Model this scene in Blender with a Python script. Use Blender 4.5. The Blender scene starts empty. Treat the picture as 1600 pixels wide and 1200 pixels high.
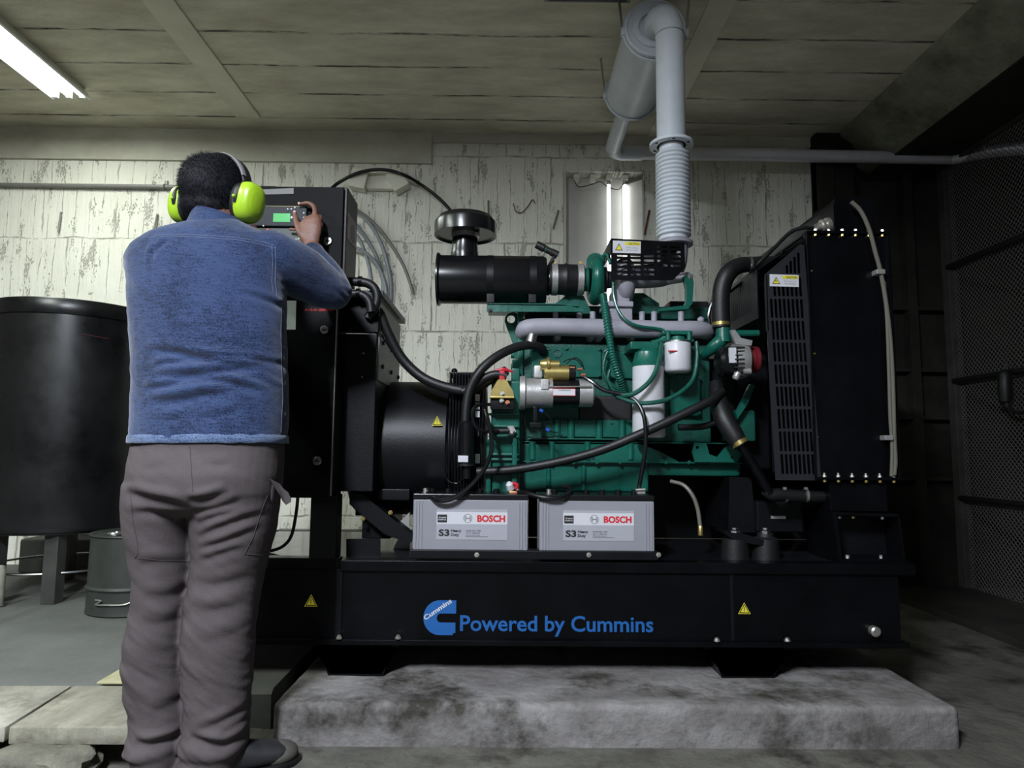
import bpy, bmesh, math, random
from mathutils import Vector, Matrix, noise as mnoise

sc = bpy.context.scene
COL = sc.collection
rnd = random.Random(7)
PI = math.pi

# ------------------------------------------------------------------ camera
F = 1050.0
PITCH = math.atan(103 / F)
ROLL = 0.009
YAW = math.radians(0.5)
H = 0.871
cy_, sy_, cp_, sp_ = math.cos(YAW), math.sin(YAW), math.cos(PITCH), math.sin(PITCH)
R0 = Vector((cy_, -sy_, 0))
FW = Vector((sy_ * cp_, cy_ * cp_, sp_))
U0 = Vector((-sy_ * sp_, -cy_ * sp_, cp_))
R2 = math.cos(ROLL) * R0 + math.sin(ROLL) * U0
U2 = -math.sin(ROLL) * R0 + math.cos(ROLL) * U0
cam_d = bpy.data.cameras.new('camera')
cam_d.sensor_width = 36.0
cam_d.lens = 36.0 * F / 1600.0
cam = bpy.data.objects.new('camera', cam_d)
COL.objects.link(cam)
cam.matrix_world = Matrix(((R2.x, U2.x, -FW.x, 0), (R2.y, U2.y, -FW.y, 0), (R2.z, U2.z, -FW.z, H), (0, 0, 0, 1)))
sc.camera = cam

# ------------------------------------------------------------------ world, exposure, large lights
sc.view_settings.view_transform = 'Standard'
sc.view_settings.look = 'None'
sc.view_settings.gamma = 1.0
sc.view_settings.use_curve_mapping = False
sc.view_settings.exposure = 0.78
w = bpy.data.worlds.new('world')
sc.world = w
w.use_nodes = True
w.node_tree.nodes['Background'].inputs[0].default_value = (0.75, 0.85, 1.0, 1)
w.node_tree.nodes['Background'].inputs[1].default_value = 0.07


def area(name, loc, size, size_y, power, col, rot=(0, 0, 0), spread=PI):
    d = bpy.data.lights.new(name, 'AREA')
    d.shape = 'RECTANGLE'
    d.size, d.size_y, d.energy, d.color = size, size_y, power, col
    d.spread = spread
    o = bpy.data.objects.new(name, d)
    COL.objects.link(o)
    o.location = loc
    o.rotation_euler = rot
    return o


area('lamp_light', (-2.62, 3.2, 2.925), 0.16, 1.3, 13, (0.93, 1.0, 0.92))
area('rear_lamp_light', (-0.95, -0.7, 2.93), 0.2, 1.2, 190, (0.84, 0.9, 1.0))
area('side_fill_light', (-2.62, 0.9, 2.925), 0.16, 1.3, 42, (0.93, 1.0, 0.95))  # added fill from an unseen lamp, evens out the back wall


# ------------------------------------------------------------------ picture <-> place
def P(u, v, Y):
    d = R2 * ((u - 800) / F) - U2 * ((v - 600) / F) + FW
    t = Y / d.y
    return Vector((d.x * t, Y, H + d.z * t))


def Pz(u, v, z):
    d = R2 * ((u - 800) / F) - U2 * ((v - 600) / F) + FW
    t = (z - H) / d.z
    return Vector((d.x * t, d.y * t, z))


def S(Y):
    return Y / F


# ------------------------------------------------------------------ materials
def mat(name, col, rough=0.5, metal=0.0, var=0.0, vs=6.0, vscale=(1, 1, 1), bump=0.0, bs=60.0, bscale=(1, 1, 1), spec=0.5, emit=0.0, rv=0.0, dark=None, coat=0.0, alpha=1.0, trans=0.0):
    m = bpy.data.materials.new(name)
    m.use_nodes = True
    nt = m.node_tree
    b = nt.nodes['Principled BSDF']
    b.inputs['Base Color'].default_value = (*col, 1)
    b.inputs['Roughness'].default_value = rough
    b.inputs['Metallic'].default_value = metal
    b.inputs['Specular IOR Level'].default_value = spec
    if coat:
        b.inputs['Coat Weight'].default_value = coat
    if trans:
        b.inputs['Transmission Weight'].default_value = trans
    if alpha < 1:
        b.inputs['Alpha'].default_value = alpha
    if emit:
        b.inputs['Emission Color'].default_value = (*col, 1)
        b.inputs['Emission Strength'].default_value = emit
    tc = nt.nodes.new('ShaderNodeTexCoord')
    if var or rv:
        mp = nt.nodes.new('ShaderNodeMapping')
        mp.inputs['Scale'].default_value = vscale
        nt.links.new(tc.outputs['Object'], mp.inputs[0])
        n = nt.nodes.new('ShaderNodeTexNoise')
        n.inputs['Scale'].default_value = vs
        n.inputs['Detail'].default_value = 6
        n.inputs['Roughness'].default_value = 0.65
        nt.links.new(mp.outputs[0], n.inputs['Vector'])
        if var:
            r = nt.nodes.new('ShaderNodeValToRGB')
            r.color_ramp.elements[0].position = 0.3
            r.color_ramp.elements[1].position = 0.7
            lo = dark if dark else tuple(c * (1 - var) for c in col)
            hi = tuple(min(1, c * (1 + var)) for c in col)
            r.color_ramp.elements[0].color = (*lo, 1)
            r.color_ramp.elements[1].color = (*hi, 1)
            nt.links.new(n.outputs['Fac'], r.inputs[0])
            nt.links.new(r.outputs[0], b.inputs['Base Color'])
        if rv:
            mr = nt.nodes.new('ShaderNodeMapRange')
            mr.inputs[1].default_value, mr.inputs[2].default_value = 0.3, 0.7
            mr.inputs[3].default_value, mr.inputs[4].default_value = rough - rv, rough + rv
            nt.links.new(n.outputs['Fac'], mr.inputs[0])
            nt.links.new(mr.outputs[0], b.inputs['Roughness'])
    if bump:
        mp2 = nt.nodes.new('ShaderNodeMapping')
        mp2.inputs['Scale'].default_value = bscale
        nt.links.new(tc.outputs['Object'], mp2.inputs[0])
        n2 = nt.nodes.new('ShaderNodeTexNoise')
        n2.inputs['Scale'].default_value = bs
        n2.inputs['Detail'].default_value = 4
        nt.links.new(mp2.outputs[0], n2.inputs['Vector'])
        bp = nt.nodes.new('ShaderNodeBump')
        bp.inputs['Strength'].default_value = bump
        bp.inputs['Distance'].default_value = 0.004
        nt.links.new(n2.outputs['Fac'], bp.inputs['Height'])
        nt.links.new(bp.outputs[0], b.inputs['Normal'])
    return m


def N(nt, kind, **kw):
    n = nt.nodes.new(kind)
    for k, v in kw.items():
        setattr(n, k, v)
    return n


def concrete_wall():
    """cream painted board-marked concrete: block courses, vertical runs, pits"""
    m = bpy.data.materials.new('painted_concrete')
    m.use_nodes = True
    nt = m.node_tree
    L = nt.links.new
    b = nt.nodes['Principled BSDF']
    b.inputs['Roughness'].default_value = 0.55
    b.inputs['Specular IOR Level'].default_value = 0.3
    geo = N(nt, 'ShaderNodeNewGeometry')
    sep = N(nt, 'ShaderNodeSeparateXYZ')
    L(geo.outputs['Position'], sep.inputs[0])
    cmb = N(nt, 'ShaderNodeCombineXYZ')
    L(sep.outputs['X'], cmb.inputs[0])
    zo = N(nt, 'ShaderNodeMath', operation='SUBTRACT')
    L(sep.outputs['Z'], zo.inputs[0])
    zo.inputs[1].default_value = P(640, 375, 4.38).z
    L(zo.outputs[0], cmb.inputs[1])

    def noise(scale, sx, sy, det=5, dist=0.0, rough=0.6):
        mp = N(nt, 'ShaderNodeMapping')
        mp.inputs['Scale'].default_value = (sx, sy, 1)
        L(cmb.outputs[0], mp.inputs[0])
        n = N(nt, 'ShaderNodeTexNoise')
        n.inputs['Scale'].default_value = scale
        n.inputs['Detail'].default_value = det
        n.inputs['Distortion'].default_value = dist
        n.inputs['Roughness'].default_value = rough
        L(mp.outputs[0], n.inputs['Vector'])
        return n.outputs['Fac']

    def rng(sock, a, c, lo=0.0, hi=1.0):
        r = N(nt, 'ShaderNodeMapRange')
        r.inputs[1].default_value, r.inputs[2].default_value = a, c
        r.inputs[3].default_value, r.inputs[4].default_value = lo, hi
        L(sock, r.inputs[0])
        return r.outputs[0]

    def mth(op, a, c):
        q = N(nt, 'ShaderNodeMath', operation=op)
        for i, s in enumerate((a, c)):
            if hasattr(s, 'links'):
                L(s, q.inputs[i])
            else:
                q.inputs[i].default_value = s
        return q.outputs[0]
    streak = noise(9, 3.2, 0.22, 4)
    fine = noise(60, 1.6, 0.5, 4)
    big = noise(1.3, 1, 1, 4)
    pits = rng(mth('MULTIPLY', noise(105, 1.0, 0.5, 2), rng(noise(7, 2.0, 0.5, 4), 0.35, 0.7)), 0.37, 0.42)
    # course joints: wobbling brick pattern
    wob = N(nt, 'ShaderNodeMapping')
    L(cmb.outputs[0], wob.inputs[0])
    nw = N(nt, 'ShaderNodeTexNoise')
    nw.inputs['Scale'].default_value = 7
    L(cmb.outputs[0], nw.inputs['Vector'])
    mixv = N(nt, 'ShaderNodeMix', data_type='VECTOR')
    mixv.inputs[0].default_value = 0.03
    L(cmb.outputs[0], mixv.inputs[4])
    L(nw.outputs['Color'], mixv.inputs[5])
    br = N(nt, 'ShaderNodeTexBrick')
    br.offset = 0.37
    br.inputs['Scale'].default_value = 1.0
    br.inputs['Mortar Size'].default_value = 0.007
    br.inputs['Mortar Smooth'].default_value = 0.6
    br.inputs['Brick Width'].default_value = 0.47
    br.inputs['Row Height'].default_value = 0.584
    L(mixv.outputs[1], br.inputs['Vector'])
    joint = mth('MULTIPLY', br.outputs['Fac'], rng(noise(5, 1, 1, 3), 0.40, 0.60))
    b2 = N(nt, 'ShaderNodeTexBrick')
    b2.offset = 0.63
    b2.inputs['Scale'].default_value = 1.0
    b2.inputs['Mortar Size'].default_value = 0.0035
    b2.inputs['Mortar Smooth'].default_value = 0.8
    b2.inputs['Brick Width'].default_value = 0.088
    b2.inputs['Row Height'].default_value = 0.584
    L(mixv.outputs[1], b2.inputs['Vector'])
    plank = mth('MULTIPLY', b2.outputs['Fac'], rng(noise(16, 1, 0.5, 5, 0, 0.75), 0.45, 0.62))
    ramp = N(nt, 'ShaderNodeValToRGB')
    ramp.color_ramp.elements[0].color = (0.74, 0.72, 0.62, 1)
    ramp.color_ramp.elements[1].color = (0.90, 0.89, 0.80, 1)
    ramp.color_ramp.elements[0].position = 0.25
    ramp.color_ramp.elements[1].position = 0.75
    L(big, ramp.inputs[0])
    mx = N(nt, 'ShaderNodeMix', data_type='RGBA')
    L(mth('MULTIPLY', mth('MAXIMUM', mth('MULTIPLY', pits, 0.7), mth('MAXIMUM', mth('MULTIPLY', joint, 0.85), mth('MULTIPLY', plank, 0.7))), 0.75), mx.inputs[0])
    L(ramp.outputs[0], mx.inputs[6])
    mx.inputs[7].default_value = (0.17, 0.15, 0.11, 1)
    # dirt gathering along an irregular line under the ceiling and on the right
    L(mx.outputs[2], b.inputs['Base Color'])
    h = mth('ADD', mth('MULTIPLY', streak, 0.55), mth('MULTIPLY', fine, 0.25))
    h = mth('SUBTRACT', h, mth('MULTIPLY', mth('MAXIMUM', pits, mth('MAXIMUM', joint, plank)), 0.45))
    bp = N(nt, 'ShaderNodeBump')
    bp.inputs['Strength'].default_value = 0.9
    bp.inputs['Distance'].default_value = 0.014
    L(h, bp.inputs['Height'])
    L(bp.outputs[0], b.inputs['Normal'])
    return m


def raw_concrete(name, c0, c1, lines=False, stain=None, scale=2.0, bump=0.5, rough=0.85, sx=1, sy=1, pos=(0.3, 0.7)):
    m = bpy.data.materials.new(name)
    m.use_nodes = True
    nt = m.node_tree
    L = nt.links.new
    b = nt.nodes['Principled BSDF']
    b.inputs['Roughness'].default_value = rough
    b.inputs['Specular IOR Level'].default_value = 0.3
    geo = N(nt, 'ShaderNodeNewGeometry')
    mp = N(nt, 'ShaderNodeMapping')
    mp.inputs['Scale'].default_value = (sx, sy, 1)
    L(geo.outputs['Position'], mp.inputs[0])
    n = N(nt, 'ShaderNodeTexNoise')
    n.inputs['Scale'].default_value = scale
    n.inputs['Detail'].default_value = 9
    n.inputs['Roughness'].default_value = 0.68
    L(mp.outputs[0], n.inputs['Vector'])
    r = N(nt, 'ShaderNodeValToRGB')
    r.color_ramp.elements[0].color = (*c0, 1)
    r.color_ramp.elements[1].color = (*c1, 1)
    r.color_ramp.elements[0].position, r.color_ramp.elements[1].position = pos
    L(n.outputs['Fac'], r.inputs[0])
    col = r.outputs[0]
    n2 = N(nt, 'ShaderNodeTexNoise')
    n2.inputs['Scale'].default_value = 35
    n2.inputs['Detail'].default_value = 6
    L(geo.outputs['Position'], n2.inputs['Vector'])
    if stain:
        ns = N(nt, 'ShaderNodeTexNoise')
        ns.inputs['Scale'].default_value = 3.1
        ns.inputs['Detail'].default_value = 8
        ns.inputs['Roughness'].default_value = 0.7
        L(geo.outputs['Position'], ns.inputs['Vector'])
        rr = N(nt, 'ShaderNodeMapRange')
        rr.inputs[1].default_value, rr.inputs[2].default_value = 0.50, 0.64
        L(ns.outputs['Fac'], rr.inputs[0])
        mx = N(nt, 'ShaderNodeMix', data_type='RGBA')
        L(rr.outputs[0], mx.inputs[0])
        L(col, mx.inputs[6])
        mx.inputs[7].default_value = (*stain, 1)
        col = mx.outputs[2]
    if lines:
        # formwork board joints running across the room, broken up and pitted
        sep = N(nt, 'ShaderNodeSeparateXYZ')
        L(geo.outputs['Position'], sep.inputs[0])
        nj = N(nt, 'ShaderNodeTexNoise')
        nj.inputs['Scale'].default_value = 2.2
        L(geo.outputs['Position'], nj.inputs['Vector'])
        a = N(nt, 'ShaderNodeMath', operation='MULTIPLY_ADD')
        a.inputs[1].default_value = 0.03
        L(nj.outputs['Fac'], a.inputs[0])
        L(sep.outputs['Y'], a.inputs[2])
        fr = N(nt, 'ShaderNodeMath', operation='PINGPONG')
        fr.inputs[1].default_value = 0.15
        L(a.outputs[0], fr.inputs[0])
        lt = N(nt, 'ShaderNodeMapRange')
        lt.inputs[1].default_value, lt.inputs[2].default_value = 0.014, 0.002
        L(fr.outputs[0], lt.inputs[0])
        mp3 = N(nt, 'ShaderNodeMapping')
        mp3.inputs['Scale'].default_value = (1.2, 9, 1)
        L(geo.outputs['Position'], mp3.inputs[0])
        n3 = N(nt, 'ShaderNodeTexNoise')
        n3.inputs['Scale'].default_value = 2.0
        n3.inputs['Detail'].default_value = 8
        n3.inputs['Roughness'].default_value = 0.75
        L(mp3.outputs[0], n3.inputs['Vector'])
        r3 = N(nt, 'ShaderNodeMapRange')
        r3.inputs[1].default_value, r3.inputs[2].default_value = 0.44, 0.56
        L(n3.outputs['Fac'], r3.inputs[0])
        mu = N(nt, 'ShaderNodeMath', operation='MULTIPLY')
        L(lt.outputs[0], mu.inputs[0])
        L(r3.outputs[0], mu.inputs[1])
        mx2 = N(nt, 'ShaderNodeMix', data_type='RGBA')
        L(mu.outputs[0], mx2.inputs[0])
        L(col, mx2.inputs[6])
        mx2.inputs[7].default_value = (0.02, 0.018, 0.014, 1)
        col = mx2.outputs[2]
    L(col, b.inputs['Base Color'])
    bp = N(nt, 'ShaderNodeBump')
    bp.inputs['Strength'].default_value = bump
    bp.inputs['Distance'].default_value = 0.008
    ad = N(nt, 'ShaderNodeMath', operation='ADD')
    L(n.outputs['Fac'], ad.inputs[0])
    L(n2.outputs['Fac'], ad.inputs[1])
    L(ad.outputs[0], bp.inputs['Height'])
    L(bp.outputs[0], b.inputs['Normal'])
    return m


def denim(name, lo, hi):
    m = bpy.data.materials.new(name)
    m.use_nodes = True
    nt = m.node_tree
    L = nt.links.new
    b = nt.nodes['Principled BSDF']
    b.inputs['Roughness'].default_value = 0.9
    b.inputs['Specular IOR Level'].default_value = 0.15
    b.inputs['Sheen Weight'].default_value = 0.25
    tc = N(nt, 'ShaderNodeTexCoord')
    mp = N(nt, 'ShaderNodeMapping')
    mp.inputs['Scale'].default_value = (22, 22, 150)
    L(tc.outputs['Object'], mp.inputs[0])
    n = N(nt, 'ShaderNodeTexNoise')
    n.inputs['Scale'].default_value = 1.6
    n.inputs['Detail'].default_value = 7
    n.inputs['Roughness'].default_value = 0.75
    L(mp.outputs[0], n.inputs['Vector'])
    n2 = N(nt, 'ShaderNodeTexNoise')
    n2.inputs['Scale'].default_value = 7
    n2.inputs['Detail'].default_value = 4
    L(tc.outputs['Object'], n2.inputs['Vector'])
    n4 = N(nt, 'ShaderNodeTexNoise')
    n4.inputs['Scale'].default_value = 330
    n4.inputs['Detail'].default_value = 2
    L(tc.outputs['Object'], n4.inputs['Vector'])
    a = N(nt, 'ShaderNodeMath', operation='MULTIPLY_ADD')
    L(n2.outputs['Fac'], a.inputs[0])
    a.inputs[1].default_value = 0.40
    nm = N(nt, 'ShaderNodeMath', operation='MULTIPLY')
    L(n.outputs['Fac'], nm.inputs[0])
    nm.inputs[1].default_value = 0.8
    L(nm.outputs[0], a.inputs[2])
    a2 = N(nt, 'ShaderNodeMath', operation='MULTIPLY_ADD')
    L(n4.outputs['Fac'], a2.inputs[0])
    a2.inputs[1].default_value = 0.7
    L(a.outputs[0], a2.inputs[2])
    r = N(nt, 'ShaderNodeValToRGB')
    r.color_ramp.elements[0].color = (*lo, 1)
    r.color_ramp.elements[1].color = (*hi, 1)
    r.color_ramp.elements[0].position, r.color_ramp.elements[1].position = 0.80, 1.06
    L(a2.outputs[0], r.inputs[0])
    L(r.outputs[0], b.inputs['Base Color'])
    bp = N(nt, 'ShaderNodeBump')
    bp.inputs['Strength'].default_value = 0.35
    bp.inputs['Distance'].default_value = 0.003
    L(a2.outputs[0], bp.inputs['Height'])
    L(bp.outputs[0], b.inputs['Normal'])
    return m


M = {
    'wall': concrete_wall(),
    'band': raw_concrete('smooth_painted_concrete', (0.44, 0.42, 0.34), (0.70, 0.68, 0.58), scale=2.6, bump=0.35, rough=0.7, sx=0.6),
    'ceiling': raw_concrete('board_marked_ceiling', (0.46, 0.43, 0.33), (0.76, 0.73, 0.59), lines=True, scale=2.2, bump=0.35, sy=3),
    'rib': raw_concrete('smooth_ceiling_strip', (0.60, 0.57, 0.45), (0.76, 0.73, 0.60), scale=2.5, bump=0.2),
    'beam': raw_concrete('rough_grey_beam', (0.08, 0.083, 0.058), (0.40, 0.41, 0.30), scale=3.0, bump=0.8),
    'darkwall': raw_concrete('dark_concrete', (0.009, 0.0085, 0.007), (0.036, 0.034, 0.027), scale=2.5, bump=0.6),
    'greywall': raw_concrete('grey_plaster', (0.085, 0.08, 0.07), (0.14, 0.134, 0.118), scale=1.5, bump=0.3),
    'floor': raw_concrete('worn_floor_concrete', (0.055, 0.053, 0.044), (0.145, 0.14, 0.118), stain=(0.03, 0.028, 0.023), scale=3.2, bump=0.7, rough=0.75),
    'slab': raw_concrete('smooth_slab_concrete', (0.070, 0.073, 0.066), (0.115, 0.118, 0.108), scale=2.4, bump=0.25, rough=0.7),
    'plinth': raw_concrete('plinth_concrete', (0.085, 0.078, 0.072), (0.28, 0.265, 0.26), stain=(0.037, 0.033, 0.026), scale=5.5, bump=0.8, rough=0.8, sx=0.6),
    'board': raw_concrete('weathered_board', (0.16, 0.15, 0.115), (0.31, 0.295, 0.235), stain=(0.11, 0.10, 0.075), scale=5, bump=0.5, sx=2.2, sy=0.5),
    'boardpale': raw_concrete('pale_weathered_board', (0.23, 0.22, 0.18), (0.44, 0.42, 0.36), stain=(0.17, 0.16, 0.125), scale=4, bump=0.5, sx=2, sy=0.6),
    'card': mat('yellowed_ply', (0.33, 0.31, 0.18), 0.8, var=0.25, vs=9),
    'rubble': raw_concrete('broken_concrete', (0.05, 0.047, 0.037), (0.17, 0.16, 0.125), scale=8, bump=1.0),
    'black': mat('gloss_black_paint', (0.0026, 0.0027, 0.0036), 0.33, spec=0.15, rv=0.1, vs=5, var=0.25, bump=0.06, bs=90),
    'blackm': mat('satin_black_paint', (0.0042, 0.0042, 0.0055), 0.42, spec=0.25, var=0.3, vs=7, bump=0.1, bs=120),
    'deck': mat('glossy_black_deck', (0.012, 0.012, 0.014), 0.12, rv=0.06, vs=9),
    'tank': mat('dusty_black_paint', (0.0065, 0.0065, 0.007), 0.32, rv=0.12, vs=3, var=0.5, dark=(0.004, 0.004, 0.0045), bump=0.05, bs=40),
    'rubber': mat('black_rubber', (0.0065, 0.0065, 0.0072), 0.5, var=0.3, vs=20, bump=0.15, bs=150),
    'cable': mat('black_cable_jacket', (0.0055, 0.0055, 0.0065), 0.26),
    'green': mat('teal_engine_enamel', (0.006, 0.098, 0.070), 0.30, var=0.25, vs=8, bump=0.12, bs=70, rv=0.08),
    'greend': mat('teal_engine_casting', (0.005, 0.078, 0.055), 0.42, var=0.3, vs=10, bump=0.4, bs=90),
    'grayp': mat('grey_heat_paint', (0.30, 0.29, 0.335), 0.55, var=0.12, vs=8, bump=0.2, bs=80),
    'bluegray': mat('blue_grey_pipe_paint', (0.60, 0.635, 0.68), 0.42, var=0.1, vs=4, bump=0.06, bs=60),
    'steel': mat('bare_steel', (0.55, 0.55, 0.55), 0.3, 1.0, var=0.15, vs=12),
    'alu': mat('cast_aluminium', (0.42, 0.41, 0.40), 0.45, 0.6, var=0.15, vs=14, bump=0.2, bs=110),
    'zinc': mat('zinc_plated_steel', (0.66, 0.64, 0.58), 0.35, 0.9),
    'brass': mat('yellow_passivated_steel', (0.46, 0.36, 0.13), 0.35, 0.85, var=0.2, vs=20),
    'copper': mat('copper', (0.6, 0.24, 0.13), 0.4, 0.9),
    'red': mat('red_plastic', (0.50, 0.012, 0.03), 0.4),
    'darkred': mat('red_pulley_paint', (0.16, 0.01, 0.015), 0.45),
    'white': mat('white_paint', (0.58, 0.58, 0.61), 0.4, var=0.05, vs=10),
    'label': mat('white_label', (0.58, 0.58, 0.61), 0.5),
    'labelg': mat('pale_grey_label', (0.36, 0.36, 0.40), 0.5),
    'paper': mat('pale_green_paper', (0.60, 0.68, 0.64), 0.6),
    'pinklabel': mat('pinkish_label', (0.34, 0.26, 0.25), 0.5),
    'purple': mat('purple_print', (0.12, 0.09, 0.13), 0.5),
    'yellow': mat('yellow_sticker', (0.72, 0.62, 0.03), 0.5),
    'ink': mat('black_ink', (0.012, 0.012, 0.012), 0.6),
    'inkg': mat('grey_ink', (0.12, 0.12, 0.13), 0.6),
    'inkred': mat('red_ink', (0.58, 0.015, 0.025), 0.5),
    'inkblue': mat('blue_vinyl', (0.013, 0.105, 0.34), 0.4),
    'inkwhite': mat('pale_vinyl', (0.55, 0.57, 0.62), 0.5),
    'battery': mat('grey_battery_plastic', (0.26, 0.26, 0.29), 0.42, var=0.06, vs=6),
    'conduit': mat('grey_conduit', (0.20, 0.195, 0.18), 0.4),
    'greycable': mat('grey_flexible_conduit', (0.26, 0.28, 0.30), 0.4),
    'clear': mat('cloudy_plastic_tube', (0.14, 0.132, 0.108), 0.3),
    'ivory': mat('ivory_plastic', (0.82, 0.80, 0.68), 0.45),
    'boxgrey': mat('grey_sheet_steel', (0.28, 0.28, 0.26), 0.5, var=0.1),
    'module': mat('grey_control_module', (0.024, 0.028, 0.033), 0.5, spec=0.2),
    'modgreen': mat('dark_mimic_panel', (0.022, 0.034, 0.030), 0.45),
    'lcd': mat('green_lcd', (0.03, 0.34, 0.07), 0.4, emit=0.14),
    'led': mat('green_led', (0.25, 1.0, 0.2), 0.4, emit=3.0),
    'ledred': mat('red_led', (1.0, 0.06, 0.03), 0.4, emit=1.2),
    'tube': mat('fluorescent_tube', (0.93, 1.0, 0.97), 0.4, emit=9.0),
    'tubewall': mat('fluorescent_tube_dim', (0.86, 0.95, 1.0), 0.4, emit=0.75),
    'tubewarm': mat('fluorescent_tube_lit', (0.95, 0.98, 1.0), 0.4, emit=2.2),
    'lampwhite': mat('white_lamp_enamel', (0.75, 0.75, 0.72), 0.4),
    'nichewhite': mat('cream_lamp_enamel', (0.60, 0.58, 0.53), 0.5, var=0.1, vs=5),
    'mesh': mat('dark_fence_wire', (0.14, 0.133, 0.126), 0.5, 0.2),
    'post': mat('dark_steel_post', (0.045, 0.045, 0.04), 0.6, var=0.4, vs=9),
    'guard': mat('dark_grey_guard_paint', (0.016, 0.016, 0.020), 0.4),
    'doorblack': mat('matt_black_door_paint', (0.0045, 0.0047, 0.0055), 0.55, spec=0.08, var=0.3, vs=6),
    'strip': mat('tinted_label_strip', (0.12, 0.118, 0.11), 0.5),
    'rail': mat('black_rail_paint', (0.007, 0.007, 0.007), 0.5),
    'drum': mat('dull_green_grey_drum', (0.034, 0.038, 0.033), 0.5, var=0.35, vs=5, bump=0.1),
    'rust': mat('rust', (0.13, 0.045, 0.015), 0.9, var=0.4, vs=25),
    'skin': mat('tanned_skin', (0.165, 0.075, 0.052), 0.5, var=0.22, vs=28, bump=0.25, bs=160),
    'nail': mat('fingernail', (0.55, 0.36, 0.29), 0.35),
    'hair': mat('black_hair', (0.0045, 0.0045, 0.0075), 0.7, spec=0.2),
    'denim': denim('blue_denim', (0.004, 0.009, 0.030), (0.028, 0.047, 0.112)),
    'denimdark': denim('faded_denim_edge', (0.02, 0.035, 0.085), (0.10, 0.14, 0.24)),
    'cuff': denim('dark_denim', (0.010, 0.017, 0.045), (0.030, 0.050, 0.10)),
    'thread': mat('pale_thread', (0.085, 0.11, 0.19), 0.8),
    'trouser': mat('mauve_grey_cotton', (0.076, 0.064, 0.066), 0.9, var=0.12, vs=9, bump=0.25, bs=260, spec=0.15),
    'seam': mat('dark_seam', (0.05, 0.042, 0.045), 0.9),
    'shoe': mat('dark_shoe_leather', (0.016, 0.016, 0.018), 0.6, var=0.4, vs=14),
    'shoetoe': mat('dusty_toe_cap', (0.07, 0.064, 0.055), 0.7, var=0.3, vs=14),
    'lime': mat('lime_plastic', (0.30, 0.48, 0.02), 0.35, var=0.06, vs=5),
    'bandgrey': mat('grey_headband_pad', (0.17, 0.165, 0.18), 0.6),
    'blueclip': mat('blue_terminal', (0.02, 0.09, 0.5), 0.4),
}


# ------------------------------------------------------------------ mesh collector
def catmull(pts, step=6):
    pts = [Vector(p) for p in pts]
    if len(pts) < 3:
        return pts
    out = []
    n = len(pts)
    for i in range(n - 1):
        p0 = pts[i - 1] if i else pts[0] * 2 - pts[1]
        p1, p2 = pts[i], pts[i + 1]
        p3 = pts[i + 2] if i + 2 < n else pts[-1] * 2 - pts[-2]
        for k in range(step):
            t = k / step
            out.append(0.5 * ((2 * p1) + (p2 - p0) * t + (2 * p0 - 5 * p1 + 4 * p2 - p3) * t * t + (3 * p1 - p0 - 3 * p2 + p3) * t ** 3))
    out.append(pts[-1])
    return out


ORI = {}


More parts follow.
